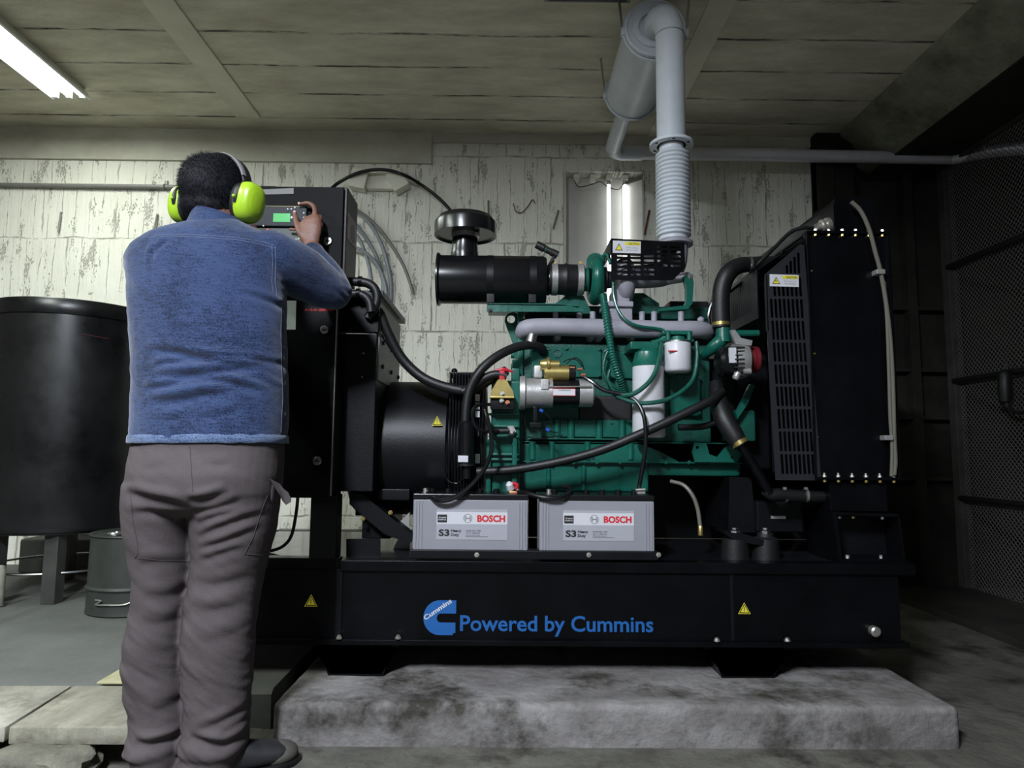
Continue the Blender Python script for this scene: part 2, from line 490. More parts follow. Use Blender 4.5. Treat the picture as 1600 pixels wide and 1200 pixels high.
class MB:
    def __init__(s):
        s.v, s.f, s.wn = [], [], False

    def add(s, verts, faces):
        o = len(s.v)
        s.v += [Vector(v) for v in verts]
        s.f += [tuple(i + o for i in f) for f in faces]
        return s

    def addbm(s, bm, mtx=None):
        bm.verts.index_update()
        vs = [(mtx @ v.co) if mtx else v.co.copy() for v in bm.verts]
        s.add(vs, [[v.index for v in f.verts] for f in bm.faces])
        bm.free()
        return s

    def box(s, a, c, bev=0.0, mtx=None, seg=2):
        a, c = Vector(a), Vector(c)
        lo = Vector((min(a[i], c[i]) for i in range(3)))
        hi = Vector((max(a[i], c[i]) for i in range(3)))
        bm = bmesh.new()
        bmesh.ops.create_cube(bm, size=1)
        for v in bm.verts:
            v.co = Vector((lo[i] + (v.co[i] + 0.5) * (hi[i] - lo[i]) for i in range(3)))
        if bev:
            s.wn = True
            bev = min(bev, 0.45 * min(hi[i] - lo[i] for i in range(3)))
            bmesh.ops.bevel(bm, geom=bm.edges[:] + bm.verts[:], offset=bev, segments=seg, profile=0.5, affect='EDGES')
        return s.addbm(bm, mtx)

    def boxc(s, c, size, bev=0.0, rot=None):
        c, h = Vector(c), Vector(size) / 2
        m = Matrix.Translation(c) @ (rot.to_4x4() if rot else Matrix.Identity(4))
        return s.box(-h, h, bev, m)

    def ring(s, c, x, y, rx, ry, seg):
        return [c + x * (rx * math.cos(2 * PI * k / seg)) + y * (ry * math.sin(2 * PI * k / seg)) for k in range(seg)]

    def tube(s, pts, r, seg=12, smooth=True, caps=True, step=6, closed=False):
        pts = catmull(pts, step) if smooth else [Vector(p) for p in pts]
        n = len(pts)
        rs = r if isinstance(r, (list, tuple)) else [r] * n
        if len(rs) != n:
            rs = [rs[min(len(rs) - 2, int(i / (n - 1) * (len(rs) - 1)))] * (1 - ((i / (n - 1) * (len(rs) - 1)) - min(len(rs) - 2, int(i / (n - 1) * (len(rs) - 1))))) +
                  rs[min(len(rs) - 1, min(len(rs) - 2, int(i / (n - 1) * (len(rs) - 1))) + 1)] * ((i / (n - 1) * (len(rs) - 1)) - min(len(rs) - 2, int(i / (n - 1) * (len(rs) - 1)))) for i in range(n)]
        t = (pts[1] - pts[0]).normalized()
        a = Vector((0, 0, 1)) if abs(t.z) < 0.9 else Vector((1, 0, 0))
        x = t.cross(a).normalized()
        vs, fs = [], []
        for i in range(n):
            if 0 < i < n - 1:
                t = ((pts[i + 1] - pts[i]).normalized() + (pts[i] - pts[i - 1]).normalized()).normalized()
            elif i == n - 1:
                t = (pts[i] - pts[i - 1]).normalized()
            x = (x - t * x.dot(t)).normalized()
            y = t.cross(x)
            vs += s.ring(pts[i], x, y, rs[i], rs[i], seg)
        for i in range(n - 1):
            for k in range(seg):
                q = (k + 1) % seg
                fs.append((i * seg + k, i * seg + q, (i + 1) * seg + q, (i + 1) * seg + k))
        if caps:
            fs.append(tuple(range(seg))[::-1])
            fs.append(tuple((n - 1) * seg + k for k in range(seg)))
        return s.add(vs, fs)

    def cyl(s, a, c, r, r1=None, seg=24, bev=0.0):
        a, c = Vector(a), Vector(c)
        r1 = r if r1 is None else r1
        if bev:
            d = (c - a).normalized() * bev
            return s.tube([a, a + d, c - d, c], [r - bev, r, r1, r1 - bev], seg, smooth=False)
        return s.tube([a, c], [r, r1], seg, smooth=False)

    def lathe(s, prof, o, ax, seg=32, capa=True, capb=True):
        """prof: (distance along the axis, radius)"""
        o, ax = Vector(o), Vector(ax).normalized()
        a = Vector((0, 0, 1)) if abs(ax.z) < 0.9 else Vector((1, 0, 0))
        x = ax.cross(a).normalized()
        y = ax.cross(x)
        vs, fs = [], []
        for d, r in prof:
            vs += s.ring(o + ax * d, x, y, r, r, seg)
        n = len(prof)
        for i in range(n - 1):
            for k in range(seg):
                q = (k + 1) % seg
                fs.append((i * seg + k, i * seg + q, (i + 1) * seg + q, (i + 1) * seg + k))
        if capa:
            fs.append(tuple(range(seg))[::-1])
        if capb:
            fs.append(tuple((n - 1) * seg + k for k in range(seg)))
        return s.add(vs, fs)

    def prism(s, poly, d):
        """poly: 3D points of one face; d: extrusion vector"""
        d = Vector(d)
        n = len(poly)
        vs = [Vector(p) for p in poly] + [Vector(p) + d for p in poly]
        fs = [tuple(range(n))[::-1], tuple(range(n, 2 * n))]
        for k in range(n):
            q = (k + 1) % n
            fs.append((k, q, n + q, n + k))
        return s.add(vs, fs)

    def torus(s, c, ax, R, r, seg=32, sub=10, a0=0.0, a1=2 * PI):
        c, ax = Vector(c), Vector(ax).normalized()
        a = Vector((0, 0, 1)) if abs(ax.z) < 0.9 else Vector((1, 0, 0))
        x = ax.cross(a).normalized()
        y = ax.cross(x)
        full = abs(a1 - a0 - 2 * PI) < 1e-4
        n = seg if full else seg + 1
        vs, fs = [], []
        for i in range(n):
            t = a0 + (a1 - a0) * i / seg
            e = x * math.cos(t) + y * math.sin(t)
            for k in range(sub):
                p = 2 * PI * k / sub
                vs.append(c + e * (R + r * math.cos(p)) + ax * (r * math.sin(p)))
        for i in range(seg):
            j = (i + 1) % n
            for k in range(sub):
                q = (k + 1) % sub
                fs.append((i * sub + k, j * sub + k, j * sub + q, i * sub + q))
        if not full:
            fs.append(tuple(range(sub)))
            fs.append(tuple((n - 1) * sub + k for k in range(sub))[::-1])
        return s.add(vs, fs)

    def sphere(s, c, r, seg=20, rings=12, sc3=(1, 1, 1), rot=None):
        bm = bmesh.new()
        bmesh.ops.create_uvsphere(bm, u_segments=seg, v_segments=rings, radius=1)
        m = Matrix.Translation(Vector(c)) @ (rot.to_4x4() if rot else Matrix.Identity(4)) @ Matrix.Diagonal((r * sc3[0], r * sc3[1], r * sc3[2], 1))
        return s.addbm(bm, m)

    def plate(s, outer, holes, o, x, y, d):
        """flat plate with holes: 2D loops on the axes x, y at origin o, thickness vector d"""
        o, x, y, d = Vector(o), Vector(x), Vector(y), Vector(d)
        bm = bmesh.new()
        es = []
        loops = [outer] + list(holes)
        for lp in loops:
            vs = [bm.verts.new((p[0], p[1], 0)) for p in lp]
            for i in range(len(vs)):
                es.append(bm.edges.new((vs[i], vs[(i + 1) % len(vs)])))
        bmesh.ops.triangle_fill(bm, use_beauty=True, use_dissolve=False, edges=es, normal=(0, 0, 1))
        bm.verts.index_update()
        tri = [[v.index for v in f.verts] for f in bm.faces]
        p2 = [(v.co.x, v.co.y) for v in bm.verts]
        bm.free()
        n = len(p2)
        vs = [o + x * p[0] + y * p[1] for p in p2]
        vs += [v + d for v in vs]
        fs = [tuple(t)[::-1] for t in tri] + [tuple(i + n for i in t) for t in tri]
        b = 0
        for lp in loops:
            m_ = len(lp)
            for k in range(m_):
                q = (k + 1) % m_
                fs.append((b + k, b + q, n + b + q, n + b + k))
            b += m_
        return s.add(vs, fs)

    def build(s, name, m, parent=None, sharp=35, label=None):
        lo = Vector((min(v[i] for v in s.v) for i in range(3)))
        hi = Vector((max(v[i] for v in s.v) for i in range(3)))
        c = (lo + hi) / 2
        me = bpy.data.meshes.new(name)
        me.from_pydata([v - c for v in s.v], [], s.f)
        bm = bmesh.new()
        bm.from_mesh(me)
        bmesh.ops.recalc_face_normals(bm, faces=bm.faces[:])
        bm.to_mesh(me)
        bm.free()
        me.polygons.foreach_set('use_smooth', [True] * len(me.polygons))
        me.set_sharp_from_angle(angle=math.radians(sharp))
        me.materials.append(M[m] if isinstance(m, str) else m)
        o = bpy.data.objects.new(name, me)
        COL.objects.link(o)
        if s.wn:
            md = o.modifiers.new('weighted_normal', 'WEIGHTED_NORMAL')
            md.keep_sharp = True
            md.weight = 90
        link(o, c, parent)
        if label:
            o['label'] = label
        return o


def link(o, c, parent):
    ORI[o.name] = Vector(c)
    if parent:
        o.parent = parent
        o.location = Vector(c) - ORI[parent.name]
    else:
        o.location = c


def tag(o, label, cat, group=None):
    o['label'] = label
    o['category'] = cat
    if group:
        o['group'] = group
    return o


def thing(name, loc, label, cat, group=None):
    o = bpy.data.objects.new(name, None)
    COL.objects.link(o)
    o.empty_display_size = 0.1
    link(o, Vector(loc), None)
    return tag(o, label, cat, group)


def struct(o):
    o['kind'] = 'structure'
    return o


def rrect(x0, y0, x1, y1, r, n=4):
    out = []
    for cx, cy, a in ((x1 - r, y1 - r, 0), (x0 + r, y1 - r, PI / 2), (x0 + r, y0 + r, PI), (x1 - r, y0 + r, 1.5 * PI)):
        for k in range(n + 1):
            t = a + PI / 2 * k / n
            out.append((cx + r * math.cos(t), cy + r * math.sin(t)))
    return out


def text(s, name, m, parent, o, x, y, height, width=None, bold=0.0, align='LEFT', depth=0.0006, lift=0.0012):
    """lettering lying on a face: o = left end of the base line, x / y = unit directions"""
    cu = bpy.data.curves.new(name, 'FONT')
    cu.body = s
    cu.align_x = align
    cu.size = 1.0
    cu.offset = bold
    cu.resolution_u = 3
    t = bpy.data.objects.new(name, cu)
    COL.objects.link(t)
    dg = bpy.context.evaluated_depsgraph_get()
    me = bpy.data.meshes.new_from_object(t.evaluated_get(dg))
    vs = [v.co.copy() for v in me.vertices]
    fs = [tuple(p.vertices) for p in me.polygons]
    bpy.data.objects.remove(t)
    bpy.data.meshes.remove(me)
    x, y = Vector(x).normalized(), Vector(y).normalized()
    n = x.cross(y)
    k = height / 0.72
    kx = k
    if width and vs:
        w0 = max(v.x for v in vs) - min(v.x for v in vs)
        kx = width / w0
    mb = MB()
    mb.add([Vector(o) + x * (v.x * kx) + y * (v.y * k) + n * lift for v in vs], fs)
    if name is None:
        return mb
    return mb.build(name, m, parent)


def textmb(mb, s, o, x, y, height, width=None, bold=0.0, lift=0.0012):
    t = text(s, '_t', 'ink', None, o, x, y, height, width, bold, lift=lift)
    me = t.data
    mb.add([v.co + t.location for v in me.vertices], [tuple(p.vertices) for p in me.polygons])
    bpy.data.objects.remove(t)
    bpy.data.meshes.remove(me)
    return mb


def decal(name, m, parent, poly, d=(0, -0.001, 0)):
    return MB().prism(poly, d).build(name, m, parent)


X, Yd, Z = Vector((1, 0, 0)), Vector((0, 1, 0)), Vector((0, 0, 1))


def bolts(mb, pts, ax, r=0.008, h=0.008):
    for p in pts:
        mb.lathe([(-0.002, r * 1.5), (0.002, r * 1.5), (0.002, r), (h, r * 0.95)], p, ax, 6)
    return mb

# ================================================================== THE ROOM
YW = 4.38                     # back wall
ZC = P(640, 208, YW).z        # ceiling
ZP = 0.12                     # plinth and raised slab
XL, XR = -4.6, 3.7
XW = P(1270, 300, YW).x       # right end of the pale back wall
XF = 2.93                     # mesh fence


def wall_box(name, a, c, m, bev=0.0):
    return struct(MB().box(a, c, bev).build(name, m))


wall_box('floor', (XL, -3, -0.12), (XR + 0.2, YW + 0.2, 0), 'floor')
wall_box('ceiling', (XL, -3, ZC), (XR + 0.2, YW + 0.4, ZC + 0.15), 'ceiling')
nx0, nx1 = P(880, 300, YW).x, P(1006, 300, YW).x       # wall niche for the upright lamp
nz1 = P(940, 268, YW).z
nz0 = nz1 - 1.25
mb = MB()
mb.box((XL, YW, 0), (nx0, YW + 0.2, ZC))
mb.box((nx1, YW, 0), (XW, YW + 0.2, ZC))
mb.box((nx0, YW, nz1), (nx1, YW + 0.2, ZC))
mb.box((nx0, YW, 0), (nx1, YW + 0.2, nz0))
mb.box((nx0, YW + 0.12, nz0), (nx1, YW + 0.2, nz1))
struct(mb.build('wall_back', 'wall'))
wall_box('wall_left', (XL - 0.15, -3, 0), (XL, YW + 0.2, ZC), 'greywall')
wall_box('wall_right', (XR, -3, 0), (XR + 0.15, YW + 0.2, ZC), 'greywall')
# smooth concrete band under the ceiling (wider on the right half)
zb1 = P(100, 250, YW).z
zb2 = P(800, 300, YW).z
mb = MB()
mb.box((XL, YW - 0.022, zb1), (P(675, 250, YW).x, YW + 0.05, ZC + 0.02), 0.006)
mb.box((P(675, 250, YW).x - 0.01, YW - 0.014, P(1000, 228, YW).z), (XW, YW + 0.05, ZC + 0.02), 0.006)
struct(mb.build('trim_1', 'band'))
# ceiling strips
zc = ZC
a0, a1 = Pz(375, 190, zc), Pz(413, 190, zc)
mb = MB().box((a0.x, -3, zc - 0.006), (a1.x, YW - 0.2, zc + 0.02), 0.004)
mb.box((a0.x + 0.075, -3, zc - 0.011), (a1.x, YW - 0.2, zc + 0.02), 0.004)
struct(mb.build('trim_2', 'rib'))
b1 = Pz(1150, 0, zc).x
mb = MB().box((b1 - 0.13, -3, zc - 0.015), (b1, YW, zc + 0.02), 0.004)
struct(mb.build('trim_3', 'rib'))
# haunched beam over the right bay
mb = MB().prism([(2.20, -3, ZC + 0.05), (2.22, -3, ZC - 0.03), (2.50, -3, 2.80), (2.75, -3, 2.80), (2.75, -3, ZC + 0.05)], (0, YW + 3.2, 0))
struct(mb.build('trim_4', 'beam'))
mb = MB().box((2.50, -3, 2.792), (XR, YW + 0.1, 2.812))
struct(mb.build('trim_7', 'darkwall'))  # shade on the beam underside, put into the colour of a dark slab
# column and dark recess at the right end of the back wall
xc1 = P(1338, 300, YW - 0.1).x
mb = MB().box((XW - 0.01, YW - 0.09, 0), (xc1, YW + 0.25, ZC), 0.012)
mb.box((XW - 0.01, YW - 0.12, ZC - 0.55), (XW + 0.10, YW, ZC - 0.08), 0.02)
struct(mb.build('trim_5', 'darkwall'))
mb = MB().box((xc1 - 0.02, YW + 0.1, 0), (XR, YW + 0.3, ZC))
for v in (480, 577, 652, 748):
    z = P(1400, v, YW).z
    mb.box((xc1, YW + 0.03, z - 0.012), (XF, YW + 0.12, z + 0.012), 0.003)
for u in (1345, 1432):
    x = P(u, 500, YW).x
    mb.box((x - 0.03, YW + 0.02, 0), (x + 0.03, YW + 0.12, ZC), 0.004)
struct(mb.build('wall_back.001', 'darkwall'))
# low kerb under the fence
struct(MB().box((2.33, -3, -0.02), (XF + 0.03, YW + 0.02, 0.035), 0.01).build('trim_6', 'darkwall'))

# raised slab on the left, broken front edge
zs = ZP
pe = [Pz(-40, 1069, zs), Pz(200, 1070, zs), Pz(330, 1066, zs), Pz(420, 1064, zs), Pz(436, 1072, zs)]
yb = YW + 0.02
mb = MB()
fr = [Vector((XL, pe[0].y, 0))]
x = XL
edge = []
xe = Pz(432, 1070, zs).x
nst = 60
for i in range(nst + 1):
    t = i / nst
    x = XL + (xe - XL) * t
    y = pe[1].y + 0.012 * mnoise.noise(Vector((x * 9, 1.3, 0))) + 0.02 * mnoise.noise(Vector((x * 2.3, 7.7, 0)))
    if x > -0.95:
        y += -0.02 + 0.03 * mnoise.noise(Vector((x * 25, 3.3, 0)))
    edge.append((x, y))
vs, fs = [], []
for x, y in edge:
    rr = 0.012 * mnoise.noise(Vector((x * 30, 0.3, 5)))
    vs += [(x, yb, zs), (x, y + 0.022 + rr, zs), (x, y + 0.004, zs - 0.018 + rr), (x, y + rr, zs - 0.06), (x, y + 0.012, -0.01)]
for i in range(nst):
    for k in range(4):
        fs.append((i * 5 + k, i * 5 + k + 1, i * 5 + 5 + k + 1, i * 5 + 5 + k))
n5 = nst * 5
fs.append((n5, n5 + 1, n5 + 2, n5 + 3, n5 + 4))
mb.add(vs, fs)
struct(mb.build('floor.001', 'slab', sharp=50))

# generator plinth: poured block with worn edges
fl, fr_ = Pz(428, 1096, ZP), Pz(1508, 1109, ZP)
yp = (fl.y + fr_.y) / 2
bm = bmesh.new()
bmesh.ops.create_cube(bm, size=1)
x0p, x1p, y0p, y1p = fl.x, fr_.x, yp, 3.62
for v in bm.verts:
    v.co = Vector((x0p if v.co.x < 0 else x1p, y0p if v.co.y < 0 else y1p, -0.005 if v.co.z < 0 else ZP))
bmesh.ops.bevel(bm, geom=[e for e in bm.edges if all(v.co.z > 0 for v in e.verts)] + [e for e in bm.edges if abs(e.verts[0].co.x - e.verts[1].co.x) < 1e-4 and abs(e.verts[0].co.y - e.verts[1].co.y) < 1e-4], offset=0.022, segments=3, profile=0.5, affect='EDGES')
bmesh.ops.subdivide_edges(bm, edges=[e for e in bm.edges if e.calc_length() > 0.3], cuts=40, use_grid_fill=True)
for v in bm.verts:
    q = v.co * 14
    dn = mnoise.noise(q) * 0.004 + mnoise.noise(v.co * 40) * 0.0025
    v.co += Vector((0, dn, dn * (1 if v.co.z > 0.05 else 0)))
mb = MB().addbm(bm)
tag(mb.build('concrete_plinth', 'plinth'), 'long grey stained concrete plinth under the generator', 'plinth')

# ------------------------------------------------------------------ boards over the trench, left foreground
ZB = ZP + 0.004


def board(name, quad, th, m, label, group=None, z=ZB):
    q = [Pz(u, v, z) for u, v in quad]
    bm = bmesh.new()
    vs = [bm.verts.new(p) for p in q] + [bm.verts.new(p - Z * th) for p in q]
    n = len(q)
    bm.faces.new(vs[:n])
    bm.faces.new(vs[n:][::-1])
    for k in range(n):
        j = (k + 1) % n
        bm.faces.new((vs[k], vs[j], vs[n + j], vs[n + k]))
    bmesh.ops.recalc_face_normals(bm, faces=bm.faces[:])
    bmesh.ops.bevel(bm, geom=bm.edges[:], offset=0.004, segments=2, profile=0.5, affect='EDGES')
    o = MB().addbm(bm).build(name, m)
    tag(o, label, 'board', group)
    return o


board('trench_board', [(-70, 1071), (112, 1071), (8, 1136), (-220, 1136)], 0.04, 'boardpale', 'pale weathered board over the trench at the left edge, left of a dark gap', 'boards over the floor trench')
board('trench_board', [(116, 1071), (206, 1071), (203, 1137), (14, 1136)], 0.045, 'board', 'wide grey weathered board over the trench beside the left trouser leg', 'boards over the floor trench')
o = board('plywood_offcut', [(150, 1066), (205, 1034), (290, 1034), (300, 1066)], 0.008, 'card', 'thin yellowish plywood offcut lying on the slab behind the left trouser leg', z=ZP + 0.0095)
o['category'] = 'plywood sheet'
# rubble supports under the boards and in the trench
cat_rub = [((-1.20, 1.87, 0.04), (0.15, 0.085, 0.05)), ((-1.38, 1.78, 0.03), (0.10, 0.05, 0.045))]
labs = ['rough concrete lump under the front edge of the wide board', 'broken concrete lump at the bottom left corner, left of the dark hole']
for (c, d), lb in zip(cat_rub, labs):
    bm = bmesh.new()
    bmesh.ops.create_icosphere(bm, subdivisions=3, radius=1)
    for v in bm.verts:
        k = 1 + 0.25 * mnoise.noise(v.co * 1.7 + Vector(c) * 9) + 0.1 * mnoise.noise(v.co * 5)
        v.co = Vector((max(-.85, min(.85, v.co.x)), max(-.8, min(.8, v.co.y)), max(-.75, min(.75, v.co.z)))) * k
    o = MB().addbm(bm, Matrix.Translation(Vector(c)) @ Matrix.Diagonal((*d, 1))).build('concrete_rubble', 'rubble')
    lo = min((v.co.z for v in o.data.vertices)) + o.location.z
    o.location.z -= lo
    top = max((v.co.z for v in o.data.vertices)) + o.location.z
    tag(o, lb, 'rubble', 'rubble in the trench')

# ================================================================== LAMPS
def fluorescent(name, x0, x1, y0, y1, zt, label, tubes=3, group=None):
    t = thing(name, ((x0 + x1) / 2, (y0 + y1) / 2, zt), label, 'lamp', group)
    w_ = x1 - x0
    zb = zt - 0.07
    pr = [(x0, zb), (x0 + 0.012, zb - 0.004), (x0 + 0.05, zt - 0.012), (x1 - 0.05, zt - 0.012), (x1 - 0.012, zb - 0.004), (x1, zb), (x1 - 0.045, zt), (x0 + 0.045, zt)]
    MB().prism([(a, y0, b) for a, b in pr], (0, y1 - y0, 0)).build('reflector', 'lampwhite', t)
    for k in range(tubes):
        xx = x0 + w_ * (k + 0.5) / tubes
        MB().cyl((xx, y0 + 0.03, zb + 0.012), (xx, y1 - 0.03, zb + 0.012), 0.014, seg=12, bev=0.003).build('fluorescent_tube', 'tube', t)
        e = MB()
        for yy in (y0 + 0.012, y1 - 0.03):
            e.box((xx - 0.015, yy, zb - 0.004), (xx + 0.015, yy + 0.018, zt - 0.008), 0.003)
        e.build('lamp_holder', 'lampwhite', t)
    return t


fluorescent('fluorescent_lamp', -2.735, -2.50, 2.55, 3.86, ZC - 0.0, 'bright white fluorescent ceiling lamp with tubes at upper left')
fluorescent('fluorescent_lamp', -1.07, -0.83, -1.35, -0.05, ZC - 0.0, 'fluorescent ceiling lamp behind the camera, outside the photo')

fluorescent('fluorescent_lamp', -2.735, -2.50, 0.25, 1.55, ZC - 0.0, 'added unseen fluorescent ceiling lamp over the left side, fill for the back wall')  # unseen fixture added to carry the side fill light

# upright lamp standing in the wall niche
t = thing('niche_lamp', ((nx0 + nx1) / 2, YW + 0.06, nz0), 'upright two tube lamp in the cream wall niche behind the exhaust', 'lamp')
mb = MB()
th = 0.006
mb.box((nx0 + 0.002, YW + 0.105, nz0 + 0.002), (nx1 - 0.002, YW + 0.118, nz1 - 0.002))
mb.prism([(nx0 + 0.002, YW - 0.012, nz0 + 0.002), (nx0 + 0.016, YW - 0.012, nz0 + 0.002), (nx0 + 0.03, YW + 0.105, nz0 + 0.002), (nx0 + 0.002, YW + 0.105, nz0 + 0.002)], (0, 0, nz1 - nz0 - 0.004))
mb.prism([(nx1 - 0.002, YW - 0.012, nz0 + 0.002), (nx1 - 0.014, YW - 0.012, nz0 + 0.002), (nx1 - 0.13, YW + 0.1, nz0 + 0.002), (nx1 - 0.002, YW + 0.105, nz0 + 0.002)], (0, 0, nz1 - nz0 - 0.06))
mb.build('housing', 'nichewhite', t)
for u, m_ in ((951, 'tubewall'), (976, 'tubewarm')):
    p = P(u, 290, YW + 0.055)
    MB().cyl((p.x, YW + 0.055, nz0 + 0.05), (p.x, YW + 0.055, nz1 - 0.07), 0.0135, seg=14).build('fluorescent_tube', m_, t)
    MB().cyl((p.x, YW + 0.055, nz1 - 0.07), (p.x, YW + 0.055, nz1 - 0.035), 0.014, seg=14).build('tube_cap', 'steel', t)
mb = MB()
for u in (900, 926, 951, 976):
    p = P(u, 279, YW + 0.07)
    mb.box((p.x - 0.02, YW + 0.03, nz1 - 0.04), (p.x + 0.02, YW + 0.105, nz1 - 0.004), 0.005)
mb.build('lamp_holder', 'ivory', t)
mb = MB()
mb.tube([P(897, 282, YW + .05), P(905, 292, YW + .04), P(925, 288, YW + .04), P(938, 284, YW + .05), P(950, 292, YW + .05), P(966, 296, YW + .05), P(976, 286, YW + .04)], 0.003, 6)
mb.build('wiring', 'cable', t)

# dark tray on the ceiling at the top of the frame
c0, c1 = Pz(850, 4, ZC - 0.05), Pz(985, 4, ZC - 0.05)
t = thing('cable_tray', (c0.x, c0.y - 0.3, ZC), 'dark grey cable tray on the ceiling at the top edge above the silencer', 'cable tray')
MB().box((c0.x, c0.y - 0.35, ZC - 0.05), (c1.x, c0.y, ZC), 0.006).build('tray', 'conduit', t)
MB().box((c0.x + 0.02, c0.y - 0.33, ZC - 0.058), (c1.x - 0.02, c0.y - 0.02, ZC - 0.048), 0.003).build('cover', 'post', t)

# ================================================================== FENCE
t = thing('mesh_fence', (XF, 3.0, 0), 'dark steel mesh fence with tubular rails on the right side', 'fence')
x = XF
mb = MB()
y0, y1, z0, z1 = 1.7, YW - 0.05, 0.03, 2.78
sp = 0.032
r = 0.0022
def wire(p, q):
    p, q = Vector(p), Vector(q)
    d = (q - p).normalized()
    a = X * r
    c = d.cross(X).normalized() * r
    mb.add([p + a, p + c, p - a, p - c, q + a, q + c, q - a, q - c], [(0, 1, 5, 4), (1, 2, 6, 5), (2, 3, 7, 6), (3, 0, 4, 7)])
hh, ww = z1 - z0, y1 - y0
k = -ww
while k < hh + ww:
    # rising and falling diagonals clipped to the panel
    for sgn in (1, -1):
        pts = []
        # z = z0 + k + sgn*(y-y0) (rising) ; falling starts from the other side
        ya = y0 if sgn > 0 else y1
        def yz(s_):
            return ya + sgn * s_, z0 + k + s_
        s0, s1 = max(0, -k), min(ww, hh - k)
        if s1 > s0:
            wire((x + 0.002 * sgn, *yz(s0)), (x + 0.002 * sgn, *yz(s1)))
    k += sp
o = mb.build('wire_mesh', 'mesh', t)
mb2 = None
for (ua, va), (ub, vb) in (((1447, 432), (1640, 347)), ((1455, 601), (1640, 570)), ((1480, 776), (1640, 795))):
    d = R2 * ((ua - 800) / F) - U2 * ((va - 600) / F) + FW
    tt = (x - 0.03) / d.x
    zz = H + d.z * tt
    MB().tube([(x - 0.03, YW - 0.08, zz), (x - 0.03, y0, zz + 0.0)], 0.019, 12, smooth=False).build('rail', 'rail', t)
MB().box((x - 0.035, YW - 0.09, 0.03), (x + 0.035, YW - 0.02, ZC - 0.15), 0.005).build('post', 'post', t)
MB().box((x - 0.03, y0 - 0.06, 0.03), (x + 0.03, y0, ZC - 0.2), 0.005).build('post', 'post', t)
MB().box((x - 0.03, y0, z1 - 0.01), (x + 0.03, y1 + 0.03, z1 + 0.05), 0.005).build('top_rail', 'post', t)
# filler nozzle hung behind on the middle rail
d = R2 * ((1575 - 800) / F) - U2 * ((585 - 600) / F) + FW
tt = (x - 0.06) / d.x
pn = Vector((d.x * tt, d.y * tt, H + d.z * tt))
t = thing('hanging_hose', pn, 'black handle with a short hose hanging on the fence rail at the right edge', 'hose')
MB().lathe([(-0.03, 0.006), (-0.02, 0.02), (0.0, 0.034), (0.10, 0.036), (0.155, 0.03), (0.17, 0.012)], pn + Vector((-0.02, 0, 0)), (0.0, 0.05, -1), 16).build('handle', 'rubber', t)
MB().tube([pn + Vector((-0.02, 0, -0.16)), pn + Vector((-0.02, -0.02, -0.20)), pn + Vector((-0.02, -0.10, -0.225)), pn + Vector((-0.02, -0.22, -0.22))], 0.011, 10).build('hose_end', 'rubber', t)
MB().torus(pn + Vector((0.012, 0, 0.022)), (0, 1, 0), 0.033, 0.006, 20, 8).build('hook', 'post', t)

# ================================================================== WALL FITTINGS
pz = P(130, 290, YW - 0.03).z
t = thing('conduit_pipe', (-2.4, YW - 0.03, pz), 'grey conduit pipe running along the back wall left of the head', 'pipe')
MB().cyl((XL, YW - 0.025, pz), (P(432, 290, YW).x, YW - 0.025, pz), 0.0145, seg=14).build('pipe', 'conduit', t)
for u in (258, -90):
    mb = MB()
    p = P(u, 290, YW - 0.02)
    mb.torus((p.x, YW - 0.025, pz), X, 0.017, 0.004, 20, 6)
    mb.box((p.x - 0.01, YW - 0.012, pz + 0.012), (p.x + 0.01, YW + 0.002, pz + 0.05), 0.002)
    mb.build('clamp', 'conduit', t)
# ivory trunking elbows and the loop of black cable through them
t = thing('wall_trunking', P(592, 285, YW - 0.04), 'short ivory cable trunking with two end boxes on the back wall', 'trunking')
a, c = P(574, 270, YW - 0.03), P(618, 297, YW - 0.03)
MB().box((a.x, YW - 0.05, c.z), (c.x, YW + 0.002, a.z), 0.008).build('trunk', 'ivory', t)
for (u, v, ang) in ((562, 282, 0.2), (622, 284, -0.55)):
    p = P(u, v, YW - 0.045)
    MB().boxc(p, (0.108, 0.09, 0.13), 0.006, Matrix.Rotation(ang, 3, 'Y')).build('end_box', 'ivory', t)
def wallcable(name, pts, r, m, label, group=None, cat='cable'):
    o = MB().tube(pts, r, 12).build(name, m)
    return tag(o, label, cat, group)
yw = YW - 0.025
wallcable('looped_cable', [P(u, v, y) for u, v, y in ((512, 300, yw - .1), (530, 285, yw - .06), (560, 270, yw - .085), (595, 265, yw - .085), (628, 272, yw - .085), (660, 290, yw - .03), (688, 312, yw - .02), (708, 334, yw - .02), (725, 362, yw - .02), (733, 400, yw - .02))], 0.011, 'cable', 'thick black cable arching from the trunking down behind the round rain cap')
gr = 'grey flexible conduits bundled on the wall'
wallcable('flexible_conduit', [P(u, v, y) for u, v, y in ((500, 300, yw - .1), (520, 305, yw - .1), (553, 325, yw - .05), (580, 345, yw - .03), (605, 373, yw - .02), (628, 410, yw - .01), (640, 440, yw - .01), (645, 458, yw - .01))], 0.011, 'conduit', 'dark grey conduit end hanging furthest right on the wall beside the control cabinet', gr)
wallcable('flexible_conduit', [P(u, v, y) for u, v, y in ((500, 305, yw - .1), (530, 318, yw - .1), (555, 328, yw - .04), (580, 352, yw - .02), (596, 382, yw), (606, 415, yw), (611, 450, yw), (608, 490, yw), (600, 560, yw))], 0.013, 'greycable', 'outermost of the pale grey curved conduits behind the control cabinet', gr)
wallcable('flexible_conduit', [P(u, v, y) for u, v, y in ((500, 320, yw - .1), (540, 340, yw - .06), (562, 358, yw - .03), (580, 385, yw), (593, 415, yw), (599, 450, yw), (598, 490, yw), (592, 560, yw))], 0.013, 'greycable', 'pale grey conduit running parallel inside the outermost curved one', gr)
